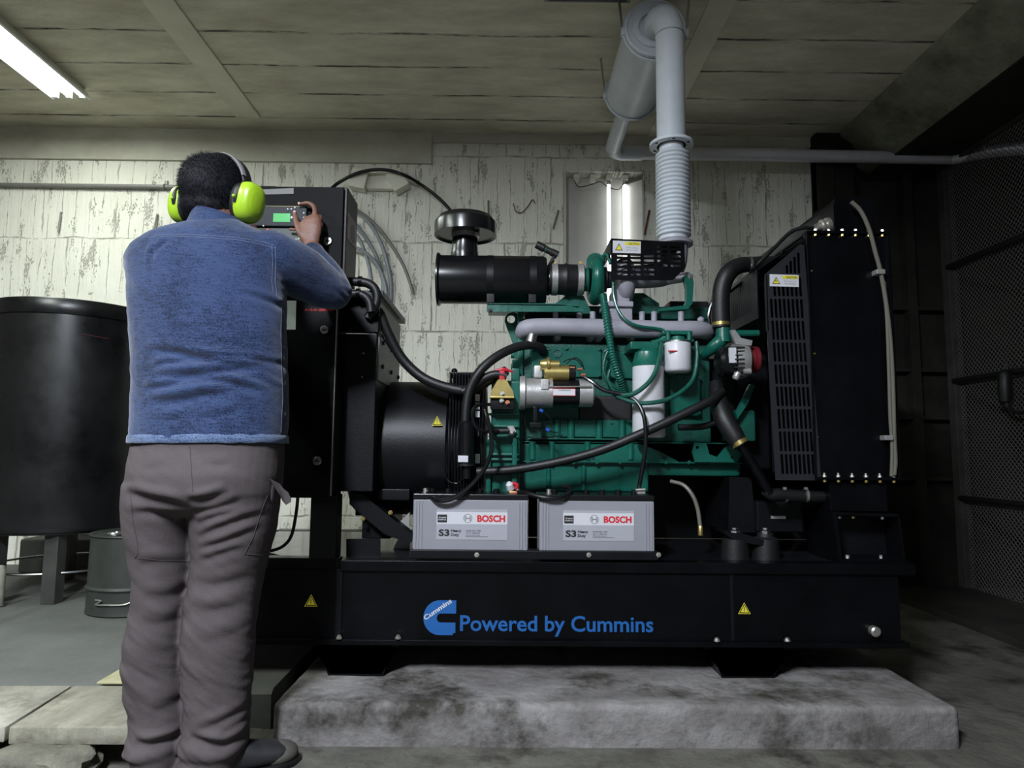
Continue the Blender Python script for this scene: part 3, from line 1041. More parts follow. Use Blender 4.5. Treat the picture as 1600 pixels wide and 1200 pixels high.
wallcable('flexible_conduit', [P(u, v, y) for u, v, y in ((500, 330, yw - .1), (540, 352, yw - .06), (560, 372, yw - .04), (572, 400, yw - .03), (579, 430, yw - .03), (580, 465, yw - .03), (577, 540, yw - .03))], 0.012, 'greycable', 'innermost steep grey conduit next to the cabinet side', gr)
wallcable('flexible_conduit', [P(u, v, y) for u, v, y in ((500, 365, yw - .1), (548, 384, yw - .06), (570, 394, yw - .05), (588, 412, yw - .035), (600, 438, yw - .03), (604, 470, yw - .03), (602, 540, yw - .03))], 0.012, 'greycable', 'grey conduit leaving low from the cabinet and crossing the others', gr)
# reinforcing stubs sticking out of the wall
for k, (u, v, u2, v2, lb) in enumerate(((97, 333, 91, 363, 'short dark rebar stub in the wall above the tank'), (247, 336, 240, 362, 'short dark rebar stub in the wall above the left shoulder'), (872, 330, 864, 357, 'short dark rebar stub in the wall left of the wall niche'), (763, 315, 763, 335, 'upright dark rebar stub in the wall above the rain cap'), (1014, 330, 1007, 366, 'dark rebar stub in the wall right of the wall niche'))):
    p, q = P(u, v, YW), P(u2, v2, YW - 0.02)
    tag(MB().tube([p + Vector((0, 0.01, 0)), p + Vector((0, -0.012, 0)), q], 0.006, 8, smooth=False).build('rebar_stub', 'rust' if k > 3 else 'conduit'), lb, 'metal rod', 'rebar stubs in the back wall')
tag(MB().tube([P(u, v, YW - 0.008) for u, v in ((802, 318), (806, 330), (815, 332), (825, 322), (832, 312), (836, 318))], 0.003, 6).build('wire_loop', 'rust'), 'thin rusty wire loop on the wall between rain cap and niche', 'wire')

# ================================================================== FUEL TANK AND DRUM
ct = Vector((P(112, 650, 3.62).x, 3.62, 0))
rt = 0.385
zt0, zt1 = P(100, 838, 3.24).z, P(100, 464, 3.24).z
t = thing('fuel_tank', (ct.x, ct.y, ZP), 'large black cylindrical steel tank on legs left of the person', 'tank')
zl = P(100, 487, 3.24).z
MB().lathe([(0, rt - 0.02), (0.0, rt), (0.02, rt), (zl - zt0, rt)], (ct.x, ct.y, zt0), Z, 72).build('shell', 'tank', t)
MB().lathe([(-0.004, rt - 0.01), (-0.004, rt + 0.007), (0.0, rt + 0.009), (zt1 - zl - 0.01, rt + 0.009), (zt1 - zl, rt + 0.002), (zt1 - zl + 0.03, rt * 0.5), (zt1 - zl + 0.035, 0.001)], (ct.x, ct.y, zl), Z, 72, capb=False).build('lid', 'tank', t)
MB().lathe([(0, rt - 0.004), (0, rt + 0.012), (0.012, rt + 0.012), (0.012, rt - 0.004)], (ct.x, ct.y, zt0 + 0.012), Z, 72, False, False).build('bottom_rim', 'tank', t)
for a in (-100, -55, -10, 35, 80, 125, 170, 215):
    a = math.radians(a)
    if abs(a) > 9:
        continue
for ang in (-62, -112, 62, 118):
    a = math.radians(ang)
    p = ct + Vector((math.cos(a), math.sin(a), 0)) * (rt - 0.06)
    MB().box((p.x - 0.034, p.y - 0.034, ZP), (p.x + 0.034, p.y + 0.034, zt0 + 0.004), 0.004).build('leg', 'post', t)
mb = MB()
mb.torus((ct.x, ct.y, ZP + 0.14), Z, rt - 0.05, 0.006, 48, 8)
mb.build('leg_ring', 'steel', t)
p0 = P(138, 522, 3.25)
mb = MB()
for k in range(9):
    a = math.radians(-72 + k * 1.2)
    pass
a_ = [math.atan2(-math.sqrt(max(0, rt * rt - (P(u, 522, 3.3).x - ct.x) ** 2)), P(u, 522, 3.3).x - ct.x) for u in (126, 131, 136, 142, 148, 154)]
zz = [P(130, 522, 3.28).z + d for d in (0, .003, .002, -.001, -.003, -.004)]
mb.tube([(ct.x + (rt + 0.0005) * math.cos(a), ct.y + (rt + 0.0005) * math.sin(a), z) for a, z in zip(a_, zz)], 0.002, 6)
mb.build('chalk_mark', mat('faded_red_chalk', (0.075, 0.012, 0.016), 0.8), t, label='faded red chalk line')
# dark low blocks behind the tank legs
cx0 = Pz(2, 905, ZP)
tag(MB().box((ct.x - 0.55, YW - 0.30, ZP), (ct.x + 0.42, YW - 0.04, ZP + 0.20), 0.015).build('timber_block', 'post'), 'dark heavy timber block lying on the slab behind the tank legs', 'timber block')
pp = Pz(4, 948, ZP)
t = thing('white_post', pp, 'short pale round-topped post at the left edge beside the tank', 'post')
MB().lathe([(0, 0.022), (0.17, 0.022), (0.185, 0.017), (0.19, 0.006)], pp + Vector((-0.022, 0, 0)), Z, 16).build('shaft', 'boardpale', t)
MB().lathe([(0, 0.03), (0.006, 0.03)], pp + Vector((-0.022, 0, 0)), Z, 16).build('foot', 'post', t)
# steel drum
rd = 0.205
pc = Pz(222, 966, ZP)
cd_ = Vector((P(143, 950, 3.25).x + rd, 3.25, ZP))
zd = P(200, 832, 3.2).z - ZP
t = thing('steel_drum', cd_, 'small dull grey-green steel drum on the slab behind the left leg', 'drum')
MB().lathe([(0, rd - 0.012), (0.006, rd), (0.02, rd - 0.003), (zd * 0.30, rd - 0.003), (zd * 0.33, rd + 0.006), (zd * 0.36, rd - 0.003), (zd * 0.97, rd - 0.006), (zd * 0.985, rd + 0.002), (zd, rd), (zd, rd - 0.012), (zd * 0.97, rd - 0.016)], cd_, Z, 56).build('shell', 'drum', t)
pb = cd_ + Vector((-0.07, -0.08, zd * 0.975))
MB().lathe([(0, 0.035), (0.008, 0.036), (0.014, 0.03), (0.014, 0.02), (0.008, 0.018)], pb, Z, 20).build('bung', 'steel', t)
yf = cd_.y - rd - 0.004
mb = MB()
def dr(u, v):
    p = P(u, v, cd_.y - rd * 0.8)
    dx = max(-rd * 0.995, min(rd * 0.995, p.x - cd_.x))
    return Vector((p.x, cd_.y - math.sqrt(rd * rd - dx * dx) - 0.006, p.z))
mb.tube([dr(156, 935), dr(167, 936), dr(156, 942), dr(175, 942), dr(200, 942), dr(212, 938)], 0.0035, 8, step=3)
mb.build('bail_handle', 'zinc', t)

# ================================================================== THE GENERATOR SET
YF = 2.33          # front face of the skid frame
YBK = 3.22         # rear face
FT = (P(420, 871, YF).z + P(1425, 884, YF).z) / 2    # top of the frame
FB = (P(420, 1003, YF).z + P(1405, 1008, YF).z) / 2  # underside
FXL, FXR = P(296, 940, YF).x, P(1406, 940, YF).x
gen = thing('diesel_generator', ((FXL + FXR) / 2, (YF + YBK) / 2, FB), 'black and teal diesel generator set with control cabinet, engine and radiator on a skid', 'generator')


def G(mb, name, m, parent=None, label=None, sharp=35):
    return mb.build(name, m, parent or gen, sharp, label)


def bx(u0, v0, u1, v1, Y0, Y1, bev=0.004):
    """box whose front face, at depth Y0, covers the given picture rectangle"""
    a, c = P(u0, v0, Y0), P(u1, v1, Y0)
    return (a.x, Y0, c.z), (c.x, Y1, a.z), bev


def tp(pts, r, seg=12, step=6, y=None):
    return MB().tube([P(p[0], p[1], p[2] if len(p) > 2 else y) for p in pts], r, seg, step=step)


def hexhead(c, ax, r, h):
    return MB().lathe([(-0.004, r * 1.5), (0.0015, r * 1.5), (0.0015, r), (h, r * 0.93)], c, ax, 6)


# ---------------------------------------------------------------- skid frame
mb = MB()
zl = FT - 0.05
mb.box((FXL, YF, FB), (FXR, YF + 0.07, FT - 0.002), 0.004)
mb.box((FXL, YBK - 0.07, FB), (FXR, YBK, FT - 0.002), 0.004)
for u in (296, 526, 800, 1150, 1360):
    x = P(u, 900, YF).x
    mb.box((x, YF + 0.05, FB + 0.02), (x + 0.08, YBK - 0.05, FT - 0.012), 0.004)
mb.box((FXL - 0.004, YF - 0.018, FB - 0.006), (FXR + 0.02, YF + 0.09, FB + 0.012), 0.003)
frame = G(mb, 'base_frame', 'black')
# top lip of the right part and battery tray lip
xa = P(532, 880, YF).x
G(MB().box((xa, YF - 0.012, FT - 0.036), (P(1428, 890, YF).x, YF + 0.05, FT), 0.004), 'top_rail', 'black', frame)
G(MB().box((FXL, YF - 0.006, FT - 0.028), (xa - 0.004, YF + 0.05, FT + 0.006), 0.004), 'top_rail', 'black', frame)
G(MB().box((FXL + 0.02, YF + 0.04, FT - 0.012), (FXR, YBK - 0.01, FT - 0.004), 0.002), 'deck_plate', 'deck', frame)
G(MB().box((P(526, 900, YF).x, YF - 0.004, FB + 0.012), (P(536, 900, YF).x, YF + 0.01, FT - 0.03), 0.003), 'weld_seam', 'blackm', frame)
G(MB().box((P(1140, 900, YF).x, YF - 0.003, FB + 0.012), (P(1146, 900, YF).x, YF + 0.01, FT - 0.03), 0.002), 'weld_seam', 'blackm', frame)
G(MB().box(*bx(640, 859, 1030, 876, YF - 0.02, YF + 0.03)), 'battery_tray', 'blackm', frame)
MBt = MB().box((P(640, 862, YF).x, YF - 0.018, P(700, 874, YF).z), (P(1030, 862, YF).x, YF + 0.215, P(700, 874, YF).z + 0.006), 0.002)
for u in (745, 920, 1029):
    G(hexhead(P(u, 867, YF - 0.02), -Yd, 0.006, 0.006), 'bolt', 'zinc', frame)
for u in (622, 530, 1120, 1230):
    G(hexhead(P(u, 998 if u < 700 else 1002, YF - 0.018) + Z * 0.004, Z, 0.007, 0.008), 'bolt', 'zinc', frame)
# folded feet
for uL, uR, bL, bR in ((498, 614, 514, 600), (1108, 1224, 1126, 1208)):
    v = 1004
    zt_ = FB - 0.004
    a, d = P(uL, v, YF).x, P(uR, v, YF).x
    b_, c_ = P(bL, 1054, YF).x, P(bR, 1054, YF).x
    th = 0.007
    out = [(a - 0.02, zt_), (a, zt_), (b_, ZP + 0.001), (c_, ZP + 0.001), (d, zt_), (d + 0.02, zt_)]
    inn = [(d + 0.02, zt_ - th), (d - th * 0.6, zt_ - th), (c_ - th, ZP + th), (b_ + th, ZP + th), (a + th * 0.6, zt_ - th), (a - 0.02, zt_ - th)]
    G(MB().prism([(x, YF - 0.012, z) for x, z in out + inn], (0, 0.16, 0)), 'foot', 'black', frame, sharp=20)
    G(MB().prism([(x, YBK - 0.16, z) for x, z in out + inn], (0, 0.16, 0)), 'foot', 'black', frame, sharp=20)
p = P(1364, 985, YF)
G(MB().lathe([(0, 0.017), (0.02, 0.017), (0.024, 0.012)], p, -Yd, 20), 'drain_plug', 'zinc', frame)


def triangle(p, w_, parent, ang=0.0, nrm=-1):
    """yellow warning triangle with a black rim and an exclamation mark, on a face looking at -Y"""
    h_ = w_ * 0.9
    def tr(k, dy):
        return [p + Vector((x * k * w_, dy, (z * k + 0.0) * h_)) for x, z in ((-0.5, -0.4), (0.5, -0.4), (0, 0.6))]
    G(MB().prism(tr(1, 0), (0, -0.0008, 0)), 'warning_sticker', 'yellow', parent, label='yellow warning triangle sticker')
    o_, i_ = tr(0.86, -0.001), tr(0.66, -0.001)
    mb = MB()
    vs = o_ + i_
    mb.add(vs + [v + Vector((0, -0.0004, 0)) for v in vs], [(0, 1, 4, 3), (1, 2, 5, 4), (2, 0, 3, 5), (6, 7, 10, 9), (7, 8, 11, 10), (8, 6, 9, 11)])
    mb.box(p + Vector((-0.03 * w_, -0.0012, -0.08 * h_)), p + Vector((0.03 * w_, -0.0008, 0.22 * h_)))
    mb.box(p + Vector((-0.03 * w_, -0.0012, -0.2 * h_)), p + Vector((0.03 * w_, -0.0008, -0.14 * h_)))
    G(mb, 'warning_symbol', 'ink', parent)


triangle(P(486, 940, YF - 0.0005), 0.044, frame)
triangle(P(1163, 952, YF - 0.0005), 0.042, frame)
# blue lettering and emblem
a, c = P(717, 985, YF), P(1019, 985, YF)
text('Powered by Cummins', 'lettering', 'inkblue', frame, (a.x, YF - 0.0004, a.z), X, Z, 0.0515, c.x - a.x, bold=0.018)
e0, e1 = P(661, 992, YF), P(713, 938, YF)
W_, H_ = e1.x - e0.x, e1.z - e0.z
out = []
n = 24
# outer outline of the C: round on the left, square on the right; tongue-shaped notch
def arc(cx, cz, rx, rz, a0, a1, n):
    return [(cx + rx * math.cos(a0 + (a1 - a0) * k / n), cz + rz * math.sin(a0 + (a1 - a0) * k / n)) for k in range(n + 1)]
o2 = [(1.0, 1.0)] + arc(0.5, 0.5, 0.5, 0.5, PI / 2, 1.5 * PI, 28) + [(1.0 - 0.10, 0.0), (1.0 - 0.08, 0.06), (0.985, 0.06), (0.985, 0.36)] + arc(0.53, 0.49, 0.12, 0.13, 1.5 * PI, PI / 2, 14) + [(1.0, 0.62)]
G(MB().plate([(x * W_, z * H_) for x, z in o2], [], (e0.x, YF - 0.0004, e0.z), X, Z, (0, -0.001, 0)), 'emblem', 'inkblue', frame, label='blue C shaped emblem')
ta = math.radians(34)
text('Cummins', 'emblem_lettering', 'inkwhite', frame, (e0.x + W_ * 0.06, YF - 0.0016, e0.z + H_ * 0.42), (math.cos(ta), 0, math.sin(ta)), (-math.sin(ta), 0, math.cos(ta)), 0.0155, W_ * 0.98, bold=0.03)

# ---------------------------------------------------------------- control cabinet
cab = MB()
cxl, cxr = P(304, 400, YF).x, P(541, 400, YF).x
czt, czb = P(470, 293, YF).z, P(500, 436, YF).z
cab.box((cxl, YF - 0.01, czb), (cxr, YF + 0.155, czt), 0.005)
cabo = G(cab, 'control_box', 'blackm')
G(MB().box((cxl + 0.006, YF - 0.026, czb + 0.006), (cxr - 0.010, YF - 0.011, czt - 0.006), 0.004), 'door', 'doorblack', cabo)
YD = YF - 0.027
# tinted label strip, control module, mimic panel
G(MB().prism([P(u, v, YD) for u, v in ((411, 304), (411, 296), (459, 294), (459, 303))], (0, -0.001, 0)), 'label', 'strip', cabo)
a, c = P(388, 322, YD), P(480, 356, YD)
mod = G(MB().box((a.x, YD + 0.004, c.z), (c.x, YD - 0.014, a.z), 0.004), 'control_module', 'module', cabo)
YM = YD - 0.0145
G(MB().box(*bx(427, 333, 453, 347, YM, YM + 0.004, 0.001)), 'display', 'lcd', cabo, label='green lit display')
G(MB().box(*bx(405, 321.5, 478, 323, YM, YM + 0.004, 0.0005)), 'bezel_edge_glint', 'brass', cabo)  # reflection on the module's top edge, painted as a thin yellowish strip
for u, v in ((450, 327), (455.5, 327), (456, 340), (475, 333), (475, 340), (412, 353), (461, 325)):
    p = P(u, v, YM)
    G(MB().lathe([(0, 0.003 if u != 456 else 0.0045), (0.003, 0.0025 if u != 456 else 0.004)], p, -Yd, 12), 'button', 'white', cabo)
a, c = P(388, 357, YD), P(480, 402, YD)
G(MB().box((a.x, YD + 0.004, c.z), (c.x, YD - 0.010, a.z), 0.003), 'mimic_panel', 'modgreen', cabo)
YM2 = YD - 0.0105
mb = MB()
def ln(u0, v0, u1, v1, hw=0.0009):
    a, c = P(u0, v0, YM2), P(u1, v1, YM2)
    mb.box((min(a.x, c.x) - hw, YM2 - 0.0008, min(a.z, c.z) - hw), (max(a.x, c.x) + hw, YM2 + 0.001, max(a.z, c.z) + hw))
ln(415, 373, 470, 373.5, 0.0006); ln(434.5, 367, 434.5, 373, 0.0006)
for u, h_ in ((429.5, 1.5), (431.5, 3), (433.3, 2), (436, 5), (438.5, 3), (440.5, 1.5)):
    ln(u, 367.5 - h_, u, 367.5, 0.0012)
ln(429, 367.5, 441, 368, 0.001)
G(mb, 'mimic_diagram', 'inkwhite', cabo)
for u, v, m_ in ((425.5, 373, 'led'), (468, 371.5, 'led'), (466, 383, 'led'), (418, 358.5, 'ledred')):
    G(MB().lathe([(0, 0.003), (0.002, 0.002)], P(u, v, YM2 - 0.0005), -Yd, 10), 'indicator_light', m_, cabo)
p = P(454, 383, YM2)
G(MB().lathe([(0, 0.0075), (0.003, 0.0065)], p, -Yd, 16), 'round_button', 'white', cabo)
p = P(402, 363, YM2)
kn = G(MB().lathe([(0, 0.012), (0.02, 0.012), (0.024, 0.008)], p, -Yd, 16), 'switch', 'brass', cabo)


def lock(u, v, Y, parent):
    p = P(u, v, Y)
    o = G(MB().lathe([(0, 0.0145), (0.004, 0.0145), (0.007, 0.012), (0.007, 0.009), (0.004, 0.008)], p, -Yd, 24), 'lock', 'steel', parent)
    mb = MB().box(p + Vector((-0.0065, -0.0072, -0.0015)), p + Vector((0.0065, -0.004, 0.0015)), 0.0005)
    mb.lathe([(0, 0.0045), (0.0055, 0.0035)], p + Vector((0.0, -0.002, 0.0)), -Yd, 10)
    G(mb, 'key_slot', 'ink', parent)


lock(513, 377, YD, cabo)
# round sticker on the box side
xs = cxr + 0.0006
za, zb_ = P(541, 331, YF).z, P(541, 372, YF).z
G(MB().prism([(xs, YF + 0.005, za), (xs, YF + 0.14, za), (xs, YF + 0.14, zb_), (xs, YF + 0.005, zb_)], (0.0008, 0, 0)), 'side_label', 'pinklabel', cabo)
G(MB().lathe([(0, 0.034), (0.0006, 0.034)], (xs + 0.0008, YF + 0.085, (za + zb_) / 2 - 0.005), X, 24), 'side_print', 'purple', cabo)

# lower breaker cabinet with door, pedestal behind it
lx0, lx1 = P(304, 600, YF).x, P(526, 600, YF).x
lz0, lz1 = P(480, 778, YF).z, P(480, 452, YF).z
low = G(MB().box((lx0, YF - 0.005, lz0), (lx1, YF + 0.12, lz1), 0.006), 'breaker_cabinet', 'black')
G(MB().box((lx0 + 0.004, YF - 0.022, lz0 + 0.006), (lx1 - 0.004, YF - 0.006, lz1 - 0.006), 0.005), 'door', 'black', low)
YL = YF - 0.023
G(MB().box((lx1 - 0.0035, YF - 0.0225, lz0 + 0.008), (lx1 - 0.0005, YF - 0.008, lz1 - 0.008), 0.0006), 'door_edge_gleam', 'conduit', low)  # gleam along the door's right edge, painted as a pale grey strip
lock(507, 515, YL, low)
lock(496, 720, YL, low)
G(MB().prism([P(u, v, YL) for u, v in ((418, 515), (462, 515), (463, 470), (418, 470))], (0, -0.001, 0)), 'paper_label', 'paper', low, label='pale green paper label')
a, c = P(482, 486, YL), P(528, 486, YL)
text('A-12-01-0201.002', 'red_lettering', 'inkred', low, (a.x - 0.012, YL - 0.0002, a.z), X, Z, 0.009, 0.098, bold=0.0)
# pedestal: deep black box right of the door, with top seam
px0, px1 = lx1 - 0.02, P(587, 600, YF + 0.11).x
pz0 = P(560, 768, YF + 0.11).z
pzt = P(560, 463, YF + 0.11).z
pzs = P(560, 520, YF + 0.11).z
ped = G(MB().box((px0, YF + 0.11, pz0), (px1, YF + 0.60, pzs - 0.003), 0.004), 'pedestal', 'blackm')
G(MB().box((px0, YF + 0.105, pzs + 0.0), (px1 + 0.006, YF + 0.13, pzt), 0.004), 'pedestal_panel', 'black', ped)
G(MB().box((px0, YF + 0.105, pzt - 0.002), (px1 + 0.02, YF + 0.64, pzt + 0.022), 0.003), 'pedestal_cover', 'blackm', ped)
# grey side plate with bolts, facing the engine
sx = px1 + 0.002
G(MB().box((px1 - 0.01, YF + 0.13, P(600, 600, 2.6).z), (sx + 0.004, YF + 0.60, pzs + 0.12), 0.002), 'side_plate', 'boxgrey', ped, label='grey side plate with black bolts')
mb = MB()
zlo = P(600, 583, 2.55).z
ft = MB()
for yy in (YF + 0.19, YF + 0.38, YF + 0.56):
    for k, zz_ in enumerate((P(596, 536, YF + 0.19).z, P(596, 573, YF + 0.19).z)):
        G(MB().lathe([(0, 0.009), (0.008, 0.008)], (sx + 0.004, yy, zz_), X, 10), 'bolt', 'ink', ped)
for u, v in ((568, 552), (566, 589)):
    G(MB().lathe([(0, 0.003), (0.003, 0.003)], P(u, v, YF + 0.109), -Yd, 8), 'screw', 'steel', ped)
# leg from frame up to the cabinet
la, lb_ = P(489, 700, YF), P(530, 700, YF)
G(MB().box((la.x, YF - 0.003, FT), (lb_.x, YF + 0.075, lz0 + 0.01), 0.003), 'cabinet_leg', 'blackm')
G(MB().box((lx0 + 0.02, YF - 0.003, FT), (lx0 + 0.11, YF + 0.075, lz0 + 0.01), 0.003), 'cabinet_leg', 'blackm')
# cable ducts leaving the box beside the elbow and bending down
G(MB().tube([P(u, v, YF + 0.09) for u, v in ((512, 440), (545, 440), (572, 442), (586, 452), (589, 470), (582, 486), (574, 497))], 0.0165, 14), 'cable_hose', 'rubber')
G(MB().tube([P(u, v, YF + 0.06) for u, v in ((515, 459), (545, 459), (566, 461), (577, 472), (580, 488))], 0.0155, 14), 'cable_hose', 'rubber')
mb = MB()
for u, v in ((563, 440), (560, 459)):
    mb2 = MB().cyl(P(u - 3, v, YF + 0.09 if v < 450 else YF + 0.06), P(u + 3, v, YF + 0.09 if v < 450 else YF + 0.06), 0.0195, seg=16)
    G(mb2, 'hose_collar', 'black')
# harness from the cabinet down to the engine
G(MB().tube([P(u, v, y) for u, v, y in ((574, 480, YF + .12), (592, 488, YF + .14), (606, 520, YF + .16), (628, 560, YF + .18), (660, 590, YF + .18), (700, 606, YF + .16), (735, 609, YF + .15), (770, 590, YF + .17), (790, 580, YF + .2))], 0.019, 14), 'wiring_harness', 'rubber')
G(MB().tube([P(u, v, y) for u, v, y in ((585, 497, YF + .16), (600, 530, YF + .17), (625, 563, YF + .185), (650, 585, YF + .19))], 0.0035, 8), 'harness_wire', 'cable')

# ---------------------------------------------------------------- alternator
ac = P(640, 690, 2.78)
arad = 0.272
az = P(640, 598, 2.60).z - arad * 0.92
A0, A1 = P(545, 690, 2.6).x, P(702, 690, 2.6).x
alt = G(MB().lathe([(0, arad * 0.7), (0.0, arad - 0.015), (0.015, arad), (A1 - A0 - 0.01, arad), (A1 - A0, arad - 0.01)], (A0, 2.80, az), X, 56), 'alternator', 'blackm')
gx0, gx1 = P(700, 690, 2.52).x, P(756, 690, 2.52).x
gz1 = P(725, 581, 2.52).z
gz0 = P(725, 768, 2.52).z
G(MB().lathe([(0, arad + 0.01), (gx1 - gx0, arad + 0.01)], (gx0, 2.80, az), X, 48), 'drive_end_ring', 'blackm', alt)
g = MB().box((gx0, 2.525, gz1 - 0.012), (gx1, 3.05, gz1), 0.003)
G(g, 'vent_frame', 'black', alt)
nsl = 12
for k in range(nsl):
    x = gx0 + (gx1 - gx0) * (k + 0.5) / nsl
    G(MB().box((x - 0.0035, 2.515, gz0), (x + 0.0035, 2.545, gz1 - 0.01), 0.0015), 'vent_slat', 'black', alt)
for k in range(3):
    z = gz0 + (gz1 - gz0) * (0.05 + 0.42 * k)
    G(MB().box((gx0, 2.53, z - 0.006), (gx1, 2.55, z + 0.006), 0.002), 'vent_bar', 'black', alt)
for v0, v1 in ((616, 627), (629, 640), (642, 652), (709, 724)):
    G(MB().box(*bx(742.5, v0, 749.5, v1, 2.512, 2.52, 0.001)), 'terminal_label', 'label', alt)
G(MB().sphere(P(710, 580, 2.60), 0.012), 'lifting_stud', 'black', alt)
triangle(P(683, 659, 2.53) + Vector((0, 0, 0)), 0.040, alt)
# feet and brackets of the alternator
G(MB().box(*bx(556, 764, 572, 806, 2.55, 2.9)), 'support_bracket', 'blackm', alt)
G(MB().box(*bx(590, 764, 640, 782, 2.55, 2.95)), 'support_bracket', 'blackm', alt)
G(MB().prism([P(u, v, 2.5) for u, v in ((546, 772), (566, 772), (645, 836), (640, 850), (600, 834), (546, 788))], (0, 0.06, 0)), 'support_bracket', 'blackm', alt)
G(MB().box(*bx(566, 805, 610, 842, 2.56, 2.85)), 'support_bracket', 'blackm', alt)
G(MB().prism([P(u, v, 2.44) for u, v in ((541, 842), (594, 842), (594, 869), (541, 869))], (0, 0.008, 0)), 'support_plate', 'blackm', alt)
G(MB().box(*bx(556, 760, 564.5, 768, 2.54, 2.552, 0.0005)), 'small_label', 'brass', alt)
for u, v in ((610, 801), (567, 811)):
    G(hexhead(P(u, v, 2.495), -Yd, 0.006, 0.008), 'bolt', 'brass', alt)
# vertical coolant heater and its hoses
hy = 2.44
ht = G(MB().lathe([(0, 0.020), (0.0, 0.0265), (0.004, 0.028), (P(728, 662, hy).z - P(728, 725, hy).z, 0.028), (P(728, 658, hy).z - P(728, 725, hy).z, 0.018)], P(728, 725, hy), Z, 28), 'coolant_heater', 'cable')
G(MB().lathe([(0, 0.014), (0.0, 0.016), (0.055, 0.016)], P(729, 748, hy), Z, 16), 'heater_outlet', 'cable', ht)
G(MB().lathe([(0, 0.032), (0.008, 0.032)], P(728, 728, hy), Z, 24), 'heater_flange', 'rubber', ht)
G(MB().box(P(715.5, 722, hy - 0.03), P(731.5, 712, hy - 0.0272), 0.0005), 'heater_label', 'label', ht)
G(MB().lathe([(0, 0.0185), (0.012, 0.0185)], P(727, 668, hy), Z, 20), 'hose_clamp', 'zinc', ht)
G(MB().tube([P(u, v, y) for u, v, y in ((727, 668, hy), (728, 640, hy), (734, 608, hy), (750, 580, hy), (775, 558, 2.46), (805, 543, 2.5), (832, 539, 2.53), (847, 545, 2.56), (848, 552, 2.6))], 0.017, 14), 'heater_hose', 'rubber')
G(MB().tube([P(u, v, y) for u, v, y in ((700, 735, 2.45), (697, 745, 2.46), (703, 753, 2.46), (715, 755, 2.46), (722, 748, 2.45))], 0.003, 8), 'thin_cable', 'cable')
G(MB().tube([P(u, v, 2.46) for u, v in ((699, 690, ), (697, 715), (698, 738))], 0.003, 8), 'thin_cable', 'cable')

# ---------------------------------------------------------------- engine
EB = 2.60
blk = MB()
blk.box(*bx(814, 536, 1112, 692, EB, 3.05, 0.008))
eng = G(blk, 'engine_block', 'greend')
# cylinder head with dark port row behind the manifold
head = G(MB().box(*bx(812, 498, 1112, 540, EB + 0.05, 3.0, 0.006)), 'cylinder_head', 'greend')
G(MB().box(*bx(822, 523, 1106, 545, EB + 0.03, EB + 0.1, 0.004)), 'port_recess', 'rubber', head)
for u in (870, 922, 935, 985, 1040, 1075):
    G(MB().lathe([(0, 0.017), (0.05, 0.012)], P(u, 529, EB + 0.03), -Yd, 12), 'port_boss', 'grayp', head)
G(MB().box(*bx(820, 476, 1112, 500, EB + 0.12, 2.98, 0.012)), 'valve_cover', 'greend', head)
G(MB().box(*bx(1046, 470, 1108, 492, EB + 0.2, 2.95, 0.006)), 'rear_cover', 'rubber', head)
# block relief: side covers, ribs, rails, holes
G(MB().box(*bx(830, 541, 940, 590, EB - 0.012, EB + 0.02, 0.006)), 'side_cover', 'green', eng)
G(MB().box(*bx(944, 548, 1000, 592, EB - 0.016, EB + 0.02, 0.008)), 'side_cover', 'green', eng)
G(MB().box(*bx(1046, 585, 1096, 650, EB - 0.03, EB + 0.05, 0.008)), 'gear_cover', 'green', eng)
G(MB().box(*bx(845, 655, 990, 684, EB - 0.03, EB + 0.04, 0.006)), 'side_cover', 'green', eng)
G(MB().box(*bx(826, 684, 1010, 688, EB - 0.045, EB + 0.04, 0.002)), 'pan_gasket_rail', 'green', eng)
for u in (870, 892, 936, 972):
    G(MB().cyl(P(u, 685, EB - 0.03), P(u, 656, EB - 0.03), 0.014, seg=12), 'rib', 'green', eng)
for u, v, r_ in ((871, 552, 0.013), (982, 556, 0.012), (979, 578, 0.009), (857, 545, 0.005)):
    G(MB().lathe([(0, r_ * 1.35), (0.004, r_ * 1.3), (0.004, r_), (-0.003, r_ * 0.8)], P(u, v, EB - 0.0125), -Yd, 18), 'core_plug', 'greend', eng)
# oil pan
pan = MB()
zt_p, zb_p = P(900, 692, EB).z, P(900, 768, EB).z
xa_, xb_ = P(812, 700, EB).x, P(1012, 700, EB).x
pan.box((xa_, EB - 0.02, zb_p), (xb_, 2.98, zt_p), 0.012)
pan.box((xb_ - 0.02, EB - 0.01, P(1100, 745, EB).z), (P(1158, 745, EB).x, 2.98, P(1100, 722, EB).z), 0.018)
pano = G(pan, 'oil_pan', 'green')
G(MB().box(*bx(812, 720, 1160, 725, EB - 0.045, EB + 0.05, 0.003)), 'pan_flange', 'green', pano)
G(MB().box(*bx(812, 689, 1150, 694, EB - 0.03, EB + 0.05, 0.003)), 'pan_flange', 'green', pano)
G(MB().prism([P(u, v, EB - 0.04) for u, v in ((830, 694), (1000, 694), (1030, 705), (1060, 721), (1060, 724), (830, 724))], (0, 0.08, 0)), 'pan_skirt', 'green', pano)
for u in (832, 862, 918, 985):
    G(MB().cyl(P(u, 718, EB - 0.035), P(u, 690, EB - 0.035), 0.013, seg=12), 'rib', 'green', pano)
for u in (857, 912):
    G(MB().cyl(P(u, 766, EB - 0.02), P(u, 727, EB - 0.02), 0.010, seg=12), 'rib', 'green', pano)
for u in (872, 927, 1038):
    G(MB().lathe([(0, 0.004), (0.005, 0.003)], P(u, 716, EB - 0.041), -Yd, 8), 'bolt_hole', 'ink', pano)
